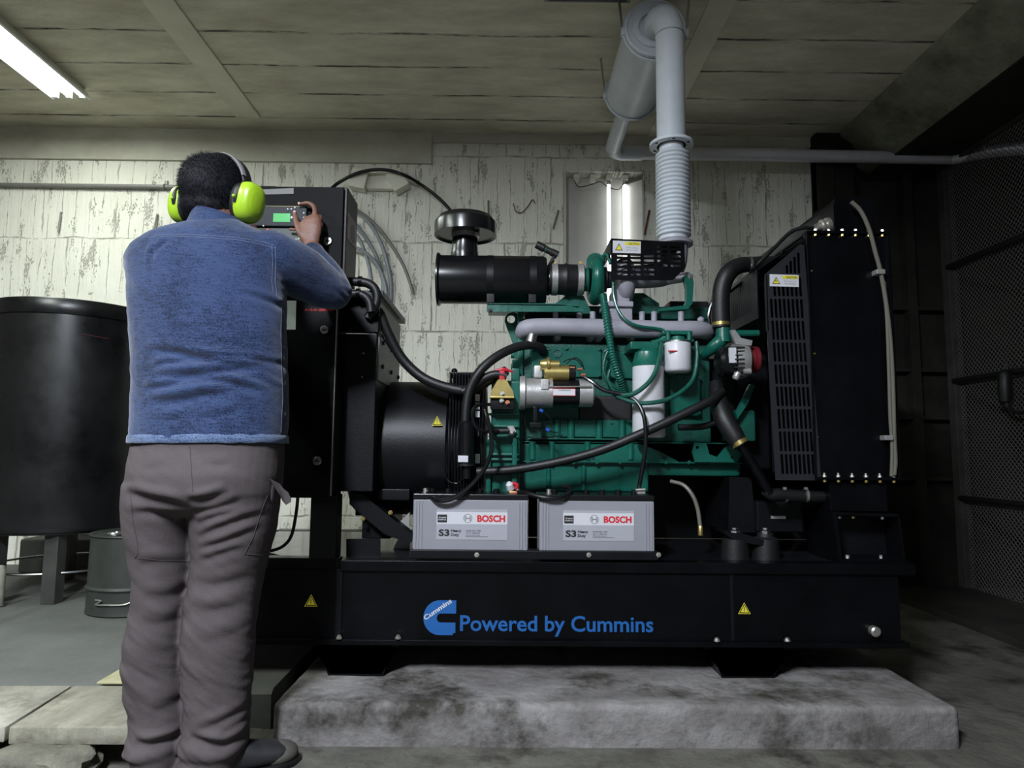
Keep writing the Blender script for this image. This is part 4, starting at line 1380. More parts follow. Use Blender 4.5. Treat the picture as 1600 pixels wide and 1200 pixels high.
# front engine plate (holes) at the fan end
fp = G(MB().plate([(0, 0), (0.16, 0), (0.175, 0.03), (0.14, 0.07), (0.115, 0.055), (0.085, 0.02), (0.055, 0.03), (0.045, 0.07), (0.0, 0.075), (-0.01, 0.04)], [[(0.01 + 0.006 * math.cos(t), 0.055 + 0.006 * math.sin(t)) for t in [k * PI / 5 for k in range(10)]], [(0.14 + 0.005 * math.cos(t), 0.018 + 0.005 * math.sin(t)) for t in [k * PI / 5 for k in range(10)]]], P(1086, 722, EB - 0.06), X, Z, (0, 0.012, 0)), 'front_mount_plate', 'green', eng)
for u, v in ((834, 545), (936, 545), (834, 586), (936, 586), (885, 544), (948, 552), (996, 552), (850, 660), (905, 660), (955, 660), (985, 680), (1050, 590), (1092, 590), (1092, 645), (1050, 646), (1070, 590)):
    G(hexhead(P(u, v, EB - (0.03 if v > 640 and u < 1000 else 0.03 if u > 1040 else 0.014)), -Yd, 0.0065, 0.007), 'bolt', 'green', eng)
for u in range(825, 1150, 36):
    G(hexhead(P(u, 722.5, EB - 0.045), -Yd, 0.0055, 0.006), 'bolt', 'green', pano)
G(MB().tube([P(838, 548, EB - .03), P(842, 545, EB - .03), P(846, 546, EB - .02)], 0.012, 12), 'hose_clip', 'blueclip', eng)
# flywheel housing on the left
fh = MB()
fh.box(*bx(768, 594, 812, 775, 2.50, 3.05, 0.01))
fho = G(fh, 'flywheel_housing', 'green')
rpz = P(808, 562, EB - 0.02).z
bp0, bp1 = P(800, 562, EB - 0.02), P(816, 776, EB - 0.02)
G(MB().box((P(809, 500, EB - .02).x, EB - 0.02, rpz), (bp1.x, 3.05, P(808, 478, EB - .02).z), 0.004).box((bp0.x, EB - 0.02, bp1.z), (bp1.x, 3.05, rpz + 0.002), 0.004), 'rear_plate', 'green', fho)
for v in (645, 664, 680, 708, 716):
    G(MB().box(*bx(763, v, 810, v + 4, 2.485, 2.53, 0.003)), 'rib', 'green', fho)
G(MB().box(*bx(760, 684, 767, 770, 2.48, 2.6, 0.006)), 'rib', 'green', fho)
G(MB().box(*bx(800, 684, 808, 770, 2.48, 2.6, 0.006)), 'rib', 'green', fho)
G(MB().box(*bx(799, 575, 812, 600, 2.52, 2.7, 0.006)), 'housing_lug', 'green', fho)
for v in (573, 555):
    G(MB().cyl(P(798, v, 2.66), P(811, v, 2.66), 0.013, seg=14, bev=0.003), 'stud', 'green', fho)
# lifting eye
p0 = P(786, 560, 2.64)
sx_ = S(2.64)
le = [(24 * sx_, 0), (24 * sx_, 70 * sx_), (17 * sx_, 74 * sx_), (9 * sx_, 73 * sx_), (3 * sx_, 67 * sx_), (2 * sx_, 60 * sx_), (5 * sx_, 50 * sx_), (16 * sx_, 22 * sx_), (18 * sx_, 0)]
hole = [(12 * sx_ + 6.5 * sx_ * math.cos(k * PI / 8), 63 * sx_ + 6.5 * sx_ * math.sin(k * PI / 8)) for k in range(16)]
G(MB().plate(le, [hole], p0, X, Z, (0, 0.012, 0)), 'lifting_eye', 'green', fho)
# exhaust manifold
MY = 2.56
man = G(MB().tube([P(822, 526, MY + 0.06), P(818, 518, MY + 0.02), P(828, 512, MY), P(870, 511, MY), P(950, 513, MY), P(1040, 515, MY), P(1085, 515, MY), P(1104, 518, MY + 0.04), P(1108, 524, MY + 0.1)], [0.030, 0.032, 0.034, 0.034, 0.036, 0.034, 0.034, 0.032, 0.03], 20), 'exhaust_manifold', 'grayp')
for u in (868, 905, 926, 1003, 1022, 1064):
    G(MB().cyl(P(u, 505, MY + 0.01), P(u, 487, MY + 0.01), 0.0115, seg=14, bev=0.002), 'manifold_stub', 'grayp', man)
for u in (880, 962, 975, 1095):
    G(MB().sphere(P(u, 500, MY + 0.03), 0.014, 14, 8), 'manifold_boss', 'grayp', man)
G(MB().box(*bx(947, 470, 989, 503, MY - 0.015, MY + 0.09, 0.008)), 'turbo_pedestal', 'grayp', man)
G(MB().box(*bx(944, 470, 990, 479, MY - 0.03, MY + 0.11, 0.004)), 'turbo_flange', 'grayp', man)
G(MB().lathe([(0, .02), (0.035, 0.022)], P(832, 524, MY - 0.02), (-0.2, -0.2, -1), 12), 'manifold_end_boss', 'steel', man)
# turbocharger
TY = 2.62
tc_ = P(931, 437, TY)
zr = (P(931, 398, TY).z - P(931, 474, TY).z) / 2
tb = MB()
sp_pts, sp_r = [], []
for k in range(34):
    t = k / 33
    a = PI * 0.55 + t * 2 * PI * 0.97
    r_ = 0.021 + 0.016 * t
    R_ = zr - 0.028 + 0.004 * t
    sp_pts.append(tc_ + Vector((0.0, math.cos(a) * R_, math.sin(a) * R_)))
    sp_r.append(r_)
tb.tube(sp_pts, sp_r, 16, smooth=False)
tb.lathe([(-0.012, 0.062), (0.018, 0.068), (0.03, 0.05)], tc_, X, 32)
turbo = G(tb, 'turbocharger', 'green', sharp=60)
G(MB().lathe([(0, 0.046), (0.03, 0.046), (0.034, 0.055)], P(905, 437, TY), X, 28), 'compressor_inlet', 'green', turbo)
G(MB().lathe([(0, 0.05), (0.02, 0.05), (0.024, 0.035), (0.05, 0.032)], P(939, 437, TY), X, 24), 'bearing_housing', 'rubber', turbo)
hs = MB()
hs.torus(P(975, 440, TY), X, 0.06, 0.035, 28, 14)
hs.lathe([(-0.03, 0.06), (0.03, 0.06)], P(975, 440, TY), X, 24)
G(hs, 'turbine_housing', 'grayp', turbo, sharp=60)
G(MB().box(*bx(958, 450, 985, 474, TY - 0.05, TY + 0.06, 0.01)), 'turbine_foot', 'grayp', turbo)
G(MB().tube([P(985, 433, TY), P(1010, 432, TY + .02), P(1036, 428, TY + 0.05), P(1050, 416, TY + 0.09), P(1053, 398, TY + 0.12), P(1053, 376, TY + 0.13)], [0.045, 0.047, 0.05, 0.054, 0.056, 0.058], 24), 'exhaust_elbow', 'grayp', turbo)
G(MB().lathe([(0, 0.078), (0.012, 0.078)], P(1053, 384, TY + 0.13), Z, 32), 'elbow_clamp', 'grayp', turbo)
G(MB().cyl(P(1042, 436, TY), P(1078, 432, TY - .03), 0.024, 0.018, 20, 0.004), 'elbow_stub', 'grayp', turbo)
# green brackets by the turbo
G(MB().tube([P(942, 408, TY - 0.02), P(944, 398, TY - 0.03), P(950, 400, TY - 0.04), P(954, 412, TY - 0.05)], 0.007, 10), 'coolant_pipe', 'green', turbo)
mb = MB()
mb.prism([P(u, v, MY) for u, v in ((1068, 432), (1082, 430), (1084, 442), (1082, 474), (1074, 483), (1030, 486), (1030, 482), (1070, 477), (1073, 470), (1073, 450))], (0, 0.03, 0))
G(mb, 'turbo_bracket', 'green', turbo)
G(hexhead(P(1079, 432, MY), -Yd, 0.008, 0.008), 'bolt', 'steel', turbo)
G(MB().prism([P(u, v, EB + .08) for u, v in ((988, 458), (1006, 458), (1030, 474), (1030, 490), (988, 490))], (0, 0.05, 0)), 'valve_cover_end', 'greend', head)
# perforated heat guard
GY = 2.52
a = P(955, 374, GY)
k_ = S(GY)
gw, gh = 118 * k_, 66 * k_
outl = [(0, -gh), (98 * k_, -gh), (gw, -46 * k_), (gw, -5 * k_), (0, 0)]
holes = []
for r_ in range(5):
    for c_ in range(5):
        if r_ < 2 and c_ < 3 and not (c_ == 2):
            pass
        x0_, z0_ = (9 + c_ * 21.5) * k_, (-28 - 0.2 * c_ - r_ * 7.6) * k_
        if c_ >= 3:
            z0_ += 15.2 * k_
        if c_ == 4 and r_ > 4:
            continue
        holes.append([(x0_ + p[0], z0_ + p[1]) for p in rrect(0, 0, 17 * k_, 4.0 * k_, 1.9 * k_, 3)])
hg = G(MB().plate(outl, holes, a, X, Z, (0, 0.004, 0)), 'heat_guard', 'black')
G(MB().prism([a, a + Vector((gw, 0, -5 * k_)), a + Vector((gw, 0.2, -5 * k_)), a + Vector((0, 0.2, 0))], (0, 0, 0.004)), 'guard_top', 'black', hg)
G(MB().prism([a, a + Vector((0, 0, -24 * k_)), a + Vector((-0.002, 0.17, -24 * k_)), a + Vector((0, 0.2, 0))], (-0.003, 0, 0)), 'guard_side', 'black', hg)


def caution(u, v, w_, h_, Y, parent, l1, l2, fig=False, rot=0.0):
    p = P(u, v, Y)
    xx = Vector((math.cos(rot), 0, math.sin(rot)))
    zz_ = Vector((-math.sin(rot), 0, math.cos(rot)))
    k = S(Y)
    def q(a_, b_, dy=0.0):
        return p + xx * (a_ * k) - zz_ * (b_ * k) + Vector((0, dy, 0))
    s_ = G(MB().prism([q(0, 0), q(w_, 0), q(w_, h_), q(0, h_)], (0, -0.001, 0)), 'caution_label', 'label', parent)
    d1, d2 = -0.0012, -0.0017
    G(MB().prism([q(w_ * .44, h_ * .08, d1), q(w_ * .97, h_ * .08, d1), q(w_ * .97, h_ * .34, d1), q(w_ * .44, h_ * .34, d1)], (0, -0.0004, 0)), 'label_header', 'yellow', parent)
    G(MB().prism([q(w_ * .22, h_ * .22, d1), q(w_ * .36, h_ * .80, d1), q(w_ * .08, h_ * .80, d1)], (0, -0.0003, 0)), 'label_triangle_rim', 'ink', parent)
    G(MB().prism([q(w_ * .22, h_ * .34, d2), q(w_ * .325, h_ * .745, d2), q(w_ * .115, h_ * .745, d2)], (0, -0.0003, 0)), 'label_triangle', 'yellow', parent)
    if fig:
        G(MB().prism([q(w_ * .17, h_ * .50, -.0022), q(w_ * .20, h_ * .48, -.0022), q(w_ * .23, h_ * .56, -.0022), q(w_ * .21, h_ * .68, -.0022), q(w_ * .20, h_ * .58, -.0022)], (0, -0.0003, 0)), 'label_figure', 'ink', parent)
    mb = MB()
    textmb(mb, 'CAUTION', q(w_ * .56, h_ * .30, -0.0006), xx, zz_, h_ * .17 * k, w_ * .38 * k, 0.02)
    G(mb, 'label_heading', 'ink', parent)
    mb = MB()
    textmb(mb, l1, q(w_ * .49, h_ * .60, 0), xx, zz_, h_ * .13 * k, w_ * .42 * k)
    textmb(mb, l2, q(w_ * .49, h_ * .80, 0), xx, zz_, h_ * .13 * k, w_ * .40 * k)
    G(mb, 'label_text', 'inkg', parent)


caution(957.5, 376, 45, 20, GY - 0.0005, hg, 'Hot surface', 'Do not touch', rot=-0.02)
# intake: rubber coupling, clamps
icx = P(885, 437, TY)
ir = (P(885, 413, TY - .05).z - P(885, 461, TY - .05).z) / 2
lx = lambda u: P(u, 437, TY).x - icx.x
ih = G(MB().lathe([(lx(858), ir * .98), (lx(876), ir * 1.0), (lx(880), ir * 1.0), (lx(884), ir * 1.07), (lx(888), ir * 1.0), (lx(912), ir * .97)], icx, X, 40, sharp if False else True), 'intake_hose', 'rubber')
for u in (866, 906):
    G(MB().lathe([(lx(u - 4.5), ir * 1.04), (lx(u + 4.5), ir * 1.04)], icx, X, 40), 'hose_clamp', 'alu', ih)
    G(MB().cyl(icx + Vector((lx(u), -0.02, ir * 1.05)), icx + Vector((lx(u), 0.025, ir * 1.05)), 0.007, seg=10), 'clamp_screw', 'brass', ih)
# air cleaner
ay = 2.62
ac0 = P(684, 435, ay)
ar = (P(770, 397.5, ay - .03).z - P(770, 472, ay - .03).z) / 2
acz = (P(770, 397.5, ay - .03).z + P(770, 472, ay - .03).z) / 2
o_ = Vector((P(684, 435, ay).x, ay, acz))
L_ = P(853, 435, ay).x - o_.x
aco = G(MB().lathe([(0, ar * 1.0), (0.0, ar * 1.10), (0.007, ar * 1.10), (0.014, ar * 1.0), (L_ - 0.012, ar), (L_, ar * 0.93), (L_, ar * 0.6), (L_ + 0.012, ar * 0.62), (L_ + 0.02, ar * .52)], o_, X, 56), 'air_cleaner', 'cable')
for u in (766.5, 832):
    xx_ = P(u, 435, ay).x - o_.x
    b_ = G(MB().lathe([(xx_ - 0.013, ar * 1.012), (xx_ + 0.013, ar * 1.012)], o_, X, 56), 'strap', 'blackm', aco)
    for v in (416, 430):
        G(MB().sphere(P(u, v, ay - ar + (0.03 if v < 420 else 0.008)), 0.009, 12, 8), 'strap_clip', 'steel', aco)
    G(MB().box(*bx(u - 6, 458, u + 6, 473, ay - ar + 0.03, ay - ar + 0.08, 0.002)), 'strap_foot', 'blackm', aco)
ny = ay + 0.005
nk = P(726, 398, ny)
nz_ = P(727, 366, ny).z - nk.z
G(MB().lathe([(-0.02, 0.056), (0.0, 0.056), (0.01, 0.054), (nz_ * 0.5, 0.051), (nz_ + 0.03, 0.051)], (nk.x, ny, nk.z), Z, 36), 'inlet_neck', 'cable', aco)
G(MB().lathe([(nz_ - 0.018, 0.054), (nz_ + 0.002, 0.054)], (nk.x, ny, nk.z), Z, 36), 'neck_clamp', 'alu', aco)
G(MB().boxc((nk.x + 0.05, ny - 0.03, nk.z + nz_ - 0.012), (0.02, 0.03, 0.018), 0.003), 'clamp_screw', 'zinc', aco)
rr_ = (P(776, 358, ny).x - P(679, 358, ny).x) / 2
rc = Vector((P(727.5, 358, ny).x, ny, P(727, 369, ny).z))
G(MB().lathe([(0.008, 0.05), (0.008, rr_ * 0.9), (0.0, rr_ * 0.98), (0.0, rr_), (0.045, rr_), (0.055, rr_ * 0.985), (0.058, rr_ * 0.95), (0.075, rr_ * 0.85), (0.088, rr_ * 0.5), (0.091, 0.003)], rc, Z, 56), 'rain_cap', 'cable', aco)
ip, iq = P(872, 399, TY - .03), P(838, 382, TY - .03)
G(MB().lathe([(0, 0.006), (0.002, 0.015), (0.03, 0.015), (0.032, 0.013), (0.06, 0.013), (0.062, 0.016), ((iq - ip).length, 0.015)], ip, iq - ip, 20), 'restriction_gauge', 'rubber', aco)
G(MB().lathe([(0.051, 0.0155), (0.054, 0.0155)], ip, iq - ip, 20), 'gauge_ring', 'green', aco)
G(MB().tube([P(866, 400, TY - .03), P(860, 412, TY - .02), P(856, 418, TY)], 0.007, 8), 'gauge_neck', 'rubber', aco)
# shelf bracket that carries the air cleaner
zz1 = P(761, 474, ay - .1).z
G(MB().box((P(761, 474, ay - .1).x, ay - .1, zz1 - 0.008), (P(905, 474, ay - .1).x, ay + 0.1, zz1), 0.002), 'air_cleaner_shelf', 'green')
sh = MB().prism([P(u, v, ay - .1) for u, v in ((761, 474), (872, 474), (912, 483), (912, 487), (760, 487))], (0, 0.006, 0))
G(sh, 'shelf_front', 'green')
G(hexhead(P(766, 485, ay - .1), -Yd, 0.006, 0.008), 'bolt', 'ink')
G(MB().prism([P(u, v, ay + .02) for u, v in ((868, 474), (892, 456), (912, 462), (925, 490), (868, 490))], (0, 0.02, 0)), 'shelf_gusset', 'green')
# starter motor
SY = 2.47
sm = G(MB().lathe([(0, 0.062), (0.018, 0.064), (0.024, 0.055), (P(863, 613, SY).x - P(812, 613, SY).x, 0.053)], P(812, 614, SY), X, 32), 'starter_motor', 'alu')
so = P(863, 614, SY)
G(MB().lathe([(0, 0.050), (P(905, 613, SY).x - so.x, 0.050)], so, X, 32), 'field_case', 'cable', sm)
s2 = P(904, 614, SY)
G(MB().lathe([(0, 0.0515), (0.048, 0.0515), (0.053, 0.046), (0.053, 0.02)], s2, X, 32), 'end_cap', 'alu', sm)
G(MB().box(*bx(834, 570, 848, 591, SY - 0.02, SY + 0.05, 0.008)), 'starter_nose', 'alu', sm)
G(MB().box(*bx(845, 592, 858, 609, SY - 0.058, SY - 0.02, 0.004)), 'starter_lug', 'alu', sm)
G(MB().cyl(P(856, 604.5, SY - .056), P(925, 604, SY - .056), 0.003, seg=8), 'tie_rod', 'steel', sm)
k = S(SY - .05)
lbp = P(863.5, 607, SY - 0.052)
G(MB().box(lbp, lbp + Vector((36 * k, -0.002, -11.5 * k)), 0.0004), 'warning_plate_rim', 'inkred', sm)
G(MB().box(lbp + Vector((0.8 * k, -0.0015, -0.8 * k)), lbp + Vector((35.2 * k, -0.003, -10.7 * k)), 0.0003), 'warning_plate', 'label', sm)
mb = MB()
textmb(mb, 'WARNING', lbp + Vector((9 * k, -0.0028, -3.6 * k)), X, Z, 2.2 * k, 19 * k, 0.02)
G(mb, 'plate_text', 'inkg', sm)
G(MB().lathe([(0, 0.031), (P(886, 575, SY).x - P(848, 575, SY).x, 0.031)], P(850, 583, SY - .01), X, 24), 'solenoid', 'brass', sm)
G(MB().lathe([(0, 0.016), (0.006, 0.02), (0.022, 0.022), (0.026, 0.028), (0.034, 0.028), (0.034, 0.018), (0.07, 0.018)], P(844, 570, SY - .02), X, 20), 'solenoid_plunger', 'brass', sm)
G(MB().lathe([(0, 0.03), (0.03, 0.03), (0.03, 0.024)], P(886, 583, SY - .01), X, 20), 'solenoid_cap', 'cable', sm)
for u, v, y_ in ((908, 577, SY - .02), (913, 586, SY - .03), (896, 575, SY - .03)):
    G(MB().lathe([(0, 0.006), (0.018, 0.006)], P(u - 6, v, y_), X, 8), 'terminal', 'copper', sm)
for pts in (((880, 566), (890, 561), (902, 563), (910, 573)), ((885, 568), (898, 559), (908, 565), (913, 578)), ((905, 583), (918, 592), (935, 606), (952, 614))):
    G(MB().tube([P(u, v, SY - .03) for u, v in pts], 0.0022, 6), 'starter_wire', 'cable', sm)
# thick cable from starter forward and down to the right battery
G(MB().tube([P(u, v, y) for u, v, y in ((908, 586, SY - .02), (925, 597, SY - .04), (945, 610, SY - .05), (975, 617, SY - .06), (994, 627, SY - .08), (1006, 650, 2.37), (1009, 690, 2.365), (1004, 730, 2.37), (999, 758, 2.39), (998, 768, 2.40))], 0.0075, 10), 'starter_cable', 'cable')
# sensor with wires under the starter
G(MB().lathe([(0, 0.008), (0.04, 0.008)], P(836, 662, SY - .02), Z, 10), 'sensor', 'cable', sm)
G(MB().box(*bx(828, 660, 846, 668, SY - .03, SY + .02, 0.003)), 'sensor_body', 'cable', sm)
G(MB().box(*bx(833, 635, 840, 658, SY - .03, SY + .0, 0.003)), 'sensor_stem', 'cable', sm)
for u, v in ((843, 640), (853, 670)):
    G(MB().lathe([(0, 0.006), (0.014, 0.006)], P(u, v, SY - .03), (1, 0, -.6), 8), 'wire_terminal', 'blueclip', sm)
for pts in (((844, 640), (852, 645), (861, 655), (860, 668), (855, 674)), ((820, 650), (822, 668), (834, 672), (850, 673), (872, 676)), ((824, 682), (840, 686), (868, 682), (880, 680))):
    G(MB().tube([P(u, v, SY - .03) for u, v in pts], 0.0022, 6), 'sensor_wire', 'cable', sm)
# battery isolator with red T handle
iy = 2.43
iz = lambda u, v: P(u, v, iy)
cov = MB().prism([iz(u, v) for u, v in ((778, 593), (791, 593), (802, 612), (803, 621), (766, 621), (767, 612))], (0, 0.055, 0))
iso = G(cov, 'battery_isolator', 'brass')
G(MB().box(*bx(765, 619, 804, 622.5, iy - .01, iy + .06, 0.002)), 'isolator_flange', 'brass', iso)
G(MB().box(*bx(780, 579, 789, 594, iy + 0.015, iy + 0.04, 0.004)), 'isolator_stem', 'red', iso, label='red handle stem')
G(MB().tube([P(769, 580.5, iy + .028), P(778, 578.5, iy + .028), P(785, 577.5, iy + .028), P(793, 578.5, iy + .028), P(802, 581, iy + .028)], [0.003, 0.006, 0.008, 0.006, 0.003], 10), 'isolator_handle', 'red', iso, label='red handle bar')
G(MB().box(*bx(766, 623, 804, 640, iy + .005, iy + .06, 0.006)), 'isolator_base', 'cable', iso)
for u, v, m_ in ((793, 629, 'copper'), (784, 626, 'zinc'), (785, 615, 'zinc')):
    G(hexhead(P(u, v, iy - .0), -Yd, 0.006, 0.01), 'terminal', m_, iso)
G(MB().tube([P(u, v, iy + .03) for u, v in ((792, 588), (775, 585), (755, 592), (738, 606), (722, 612))], 0.016, 12), 'battery_lead', 'rubber')
G(MB().tube([P(u, v, y) for u, v, y in ((765, 632, iy + .01), (745, 634, iy - .02), (738, 645, iy - .03), (741, 662, iy - .03), (752, 673, iy - .02), (775, 674, iy), (793, 673, iy + .02))], 0.0065, 10), 'battery_lead', 'cable')
G(MB().cyl(P(772, 674, 2.44), P(795, 673, 2.44), 0.011, seg=12), 'lead_sleeve', 'rubber')
G(hexhead(P(798, 673, 2.47), -Yd, 0.013, 0.02), 'ground_bolt', 'alu')
# fuel filters
fy = 2.47
f0 = P(1014, 684, fy)
fr_r = 25.5 * S(fy)
fl_ = P(1014, 572, fy).z - f0.z
ff = G(MB().lathe([(0.0, fr_r * 0.86), (0.004, fr_r * 0.95), (0.012, fr_r), (fl_ - 0.004, fr_r * 0.96), (fl_, fr_r * 0.9)], f0, Z, 40), 'oil_filter', 'white', label='tall white cylindrical filter')
G(MB().lathe([(fl_ - 0.002, fr_r * 0.98), (fl_ + 0.012, fr_r * 1.0), (fl_ + 0.02, fr_r * 0.9), (fl_ + 0.05, fr_r * 0.82), (fl_ + 0.062, fr_r * 0.6)], f0, Z, 40), 'filter_head', 'green', ff)
G(MB().box(*bx(985, 533, 1030, 546, fy - .03, EB, 0.006)), 'filter_mount', 'green', ff)
mb = MB()
p = P(993, 640, fy - fr_r * .80)
for j in range(2):
    textmb(mb, 'LF 9009'[0:2] if False else '|||', p + Vector((0.006 * j, -0.001, 0.0)), (0, 0, 1), (-1, 0, 0), 0.004, 0.03)
s0 = P(1059, 582, fy - .02)
sr = 21 * S(fy - .02)
sl = P(1059, 536, fy - .02).z - s0.z
sf = G(MB().lathe([(0.0, sr * 0.8), (0.004, sr * 0.93), (0.012, sr), (sl - 0.004, sr), (sl, sr * 0.95)], s0, Z, 36), 'fuel_filter', 'white', label='short white canister filter')
pp_ = P(1045, 549, fy - .02 - sr)
G(MB().box(pp_, pp_ + Vector((0.032, 0.012, 0.004)), 0.0005), 'filter_stripe', 'inkred', sf)
G(MB().lathe([(0, sr * .97), (0.005, sr * .97)], P(1059, 536, fy - .02), Z, 36), 'filter_rim', 'steel', sf)
G(MB().lathe([(0, sr * .6), (0.018, sr * .5)], P(1059, 534, fy - .02), Z, 24), 'filter_neck', 'green', sf)
G(MB().box(*bx(1036, 516, 1083, 523, fy - .02, fy + .06, 0.004)), 'filter_bracket', 'green', sf)
for u in (1044, 1077):
    G(MB().cyl(P(u, 518, fy - .03), P(u, 532, fy - .03), 0.009, seg=12, bev=0.002), 'bracket_boss', 'green', sf)
G(MB().box(*bx(1035, 529, 1085, 534, fy - .03, fy + .05, 0.003)), 'bracket_plate', 'green', sf)
G(MB().tube([P(1018, 536, fy), P(1030, 533, fy), P(1040, 526, fy), P(1046, 518, fy)], 0.010, 10), 'banjo_pipe', 'green', sf)
G(MB().tube([P(u, v, y) for u, v, y in ((1034, 536, fy - .03), (1030, 560, fy - .06), (1022, 585, fy - .08), (1008, 603, fy - .09), (988, 616, fy - .08), (968, 618, fy - .05))], 0.0085, 10), 'fuel_line', 'greend')
G(MB().tube([P(u, v, y) for u, v, y in ((1088, 534, fy - .02), (1089, 560, fy - .03), (1083, 592, fy - .05), (1065, 612, fy - .08), (1040, 625, fy - .09), (1010, 630, fy - .09), (985, 627, fy - .07), (962, 618, fy - .04))], 0.008, 10), 'fuel_line', 'greend')
# corrugated green oil return hose
pts = catmull([P(u, v, y) for u, v, y in ((942, 462, TY - .06), (946, 485, TY - .1), (951, 520, TY - .13), (957, 555, TY - .14), (966, 585, TY - .13), (975, 612, TY - .08))], 24)
rs = [0.0135 + 0.0022 * (1 if (i % 3) == 0 else -0.6) for i in range(len(pts))]
G(MB().tube(pts, rs, 14, smooth=False), 'corrugated_hose', 'green', sharp=60)
G(MB().tube([P(u, v, y) for u, v, y in ((958, 440, TY - .08), (959, 462, TY - .09), (966, 485, TY - .1), (980, 502, TY - .11), (1000, 510, TY - .11), (1022, 513, TY - .1), (1036, 516, TY - .1), (1041, 524, TY - .1))], 0.006, 10), 'boost_pipe', 'green')
# injector loops left of the corrugated hose
for pts_ in (((958, 545), (948, 552), (943, 575), (948, 592), (960, 604), (975, 612)), ((953, 578), (950, 592), (956, 606), (962, 612)), ((944, 550), (952, 545), (956, 550))):
    G(MB().tube([P(u, v, EB - .06) for u, v in pts_], 0.0065, 10), 'injector_pipe', 'greend')
G(MB().lathe([(0, 0.007), (0.03, 0.007)], P(951, 592, EB - .05), Z, 8), 'fitting', 'green')
G(MB().box(*bx(905, 618, 988, 665, EB - .02, EB + .02, 0.01)), 'lower_cover', 'rubber')
# thermostat housing, upper hose
hy2 = 2.55
th_ = G(MB().lathe([(0, 0.03), (P(1130, 513, hy2).z - P(1130, 535, hy2).z, 0.027)], P(1130, 535, hy2), Z, 20), 'thermostat_housing', 'green')
G(MB().tube([P(1130, 528, hy2), P(1120, 538, hy2), P(1108, 548, hy2 + .02), P(1098, 556, hy2 + .05)], [0.026, 0.026, 0.022, 0.016], 14), 'thermostat_pipe', 'green', th_)
G(MB().cyl(P(1148, 521, hy2), P(1185, 521, hy2), 0.0135, seg=16), 'coolant_tube', 'green', th_)
uh = G(MB().tube([P(1127, 512, hy2), P(1126, 480, hy2), P(1128, 450, hy2), P(1137, 428, hy2 + .0), P(1153, 416, hy2 + .02), P(1175, 413, hy2 + .04), P(1212, 412, hy2 + .06)], [0.033, 0.033, 0.034, 0.034, 0.032, 0.030, 0.03], 22), 'upper_radiator_hose', 'rubber')
G(MB().lathe([(0, 0.0345), (0.013, 0.0345)], P(1127, 509, hy2), Z, 28), 'hose_clamp', 'brass', uh)
G(MB().lathe([(0, 0.0325), (0.010, 0.0325)], P(1169, 413.5, hy2 + .035), X, 28), 'hose_clamp', 'steel', uh)
G(MB().tube([P(u, v, hy2 + .03) for u, v in ((1108, 505), (1107, 492), (1112, 474), (1120, 462))], 0.007, 8), 'vent_pipe', 'cable')
# charging alternator
cy2 = 2.50
ca = G(MB().lathe([(0, 0.02), (0.0, 0.045), (0.012, 0.058), (0.055, 0.06)], P(1121, 566, cy2), X, 32), 'charging_alternator', 'cable')
G(MB().lathe([(0, 0.064), (0.028, 0.068), (0.05, 0.062), (0.052, 0.05)], P(1145, 564, cy2), X, 32), 'alternator_frame', 'alu', ca)
for k in range(8):
    v = 541 + k * 6.3
    G(MB().box(*bx(1149, v, 1164, v + 2.6, cy2 - 0.07 + 0.012 * abs(k - 3.5) / 3.5, cy2 - 0.04, 0.0008)), 'vent_slot', 'ink', ca)
G(MB().box(*bx(1139.5, 543, 1151, 567, cy2 - .0645, cy2 - .055, 0.0004)), 'alternator_label', 'label', ca)
G(MB().lathe([(0, 0.05), (0.012, 0.05), (0.014, 0.044), (0.018, 0.05), (0.03, 0.05)], P(1170, 562, cy2 + .03), X, 28), 'pulley', 'darkred', ca)
G(MB().prism([P(u, v, cy2 - .04) for u, v in ((1141, 516), (1148, 515), (1158, 528), (1176, 532), (1174, 540), (1150, 538))], (0, 0.015, 0)), 'alternator_bracket', 'alu', ca)
G(MB().lathe([(0, 0.012), (0.03, 0.012)], P(1160, 580, cy2 - .05), X, 12), 'bracket_bolt', 'alu', ca)
G(MB().lathe([(0, 0.014), (0.012, 0.012), (0.02, 0.014), (0.028, 0.010)], P(1153, 582, cy2 - .05), (-.4, 0, -1), 12), 'spring_terminal', 'alu', ca)
G(MB().prism([P(u, v, EB - .01) for u, v in ((1172, 600), (1180, 602), (1168, 632), (1152, 655), (1150, 645), (1160, 625))], (0, 0.02, 0)), 'front_bracket', 'green', eng)
G(MB().box(*bx(1148, 640, 1182, 690, EB + .03, EB + .2, 0.01)), 'water_pump', 'greend', eng)
G(MB().box(*bx(1098, 560, 1150, 650, EB + .06, EB + .3, 0.01)), 'gear_case', 'blackm', eng)
# big lower hoses
lh = G(MB().tube([P(u, v, y) for u, v, y in ((1118, 600, 2.52), (1122, 625, 2.48), (1132, 655, 2.44), (1148, 682, 2.42), (1158, 697, 2.41))], [0.026, 0.034, 0.036, 0.034, 0.028], 18), 'lower_radiator_hose', 'rubber')
d_ = (P(1158, 697, 2.41) - P(1148, 682, 2.42)).normalized()
G(MB().lathe([(-0.012, 0.031), (0.003, 0.031)], P(1157, 694, 2.41), d_, 24), 'hose_clamp', 'brass', lh)
G(MB().tube([P(1155, 692, 2.41), P(1178, 728, 2.41), P(1203, 772, 2.41)], [0.017, 0.017, 0.017], 18, step=2), 'steel_coolant_tube', 'black')
G(MB().tube([P(1196, 766, 2.415), P(1206, 773, 2.415), P(1222, 773, 2.42), P(1265, 776, 2.43), P(1300, 776, 2.44)], [0.019, 0.022, 0.024, 0.024, 0.022], 18), 'drain_hose', 'rubber')
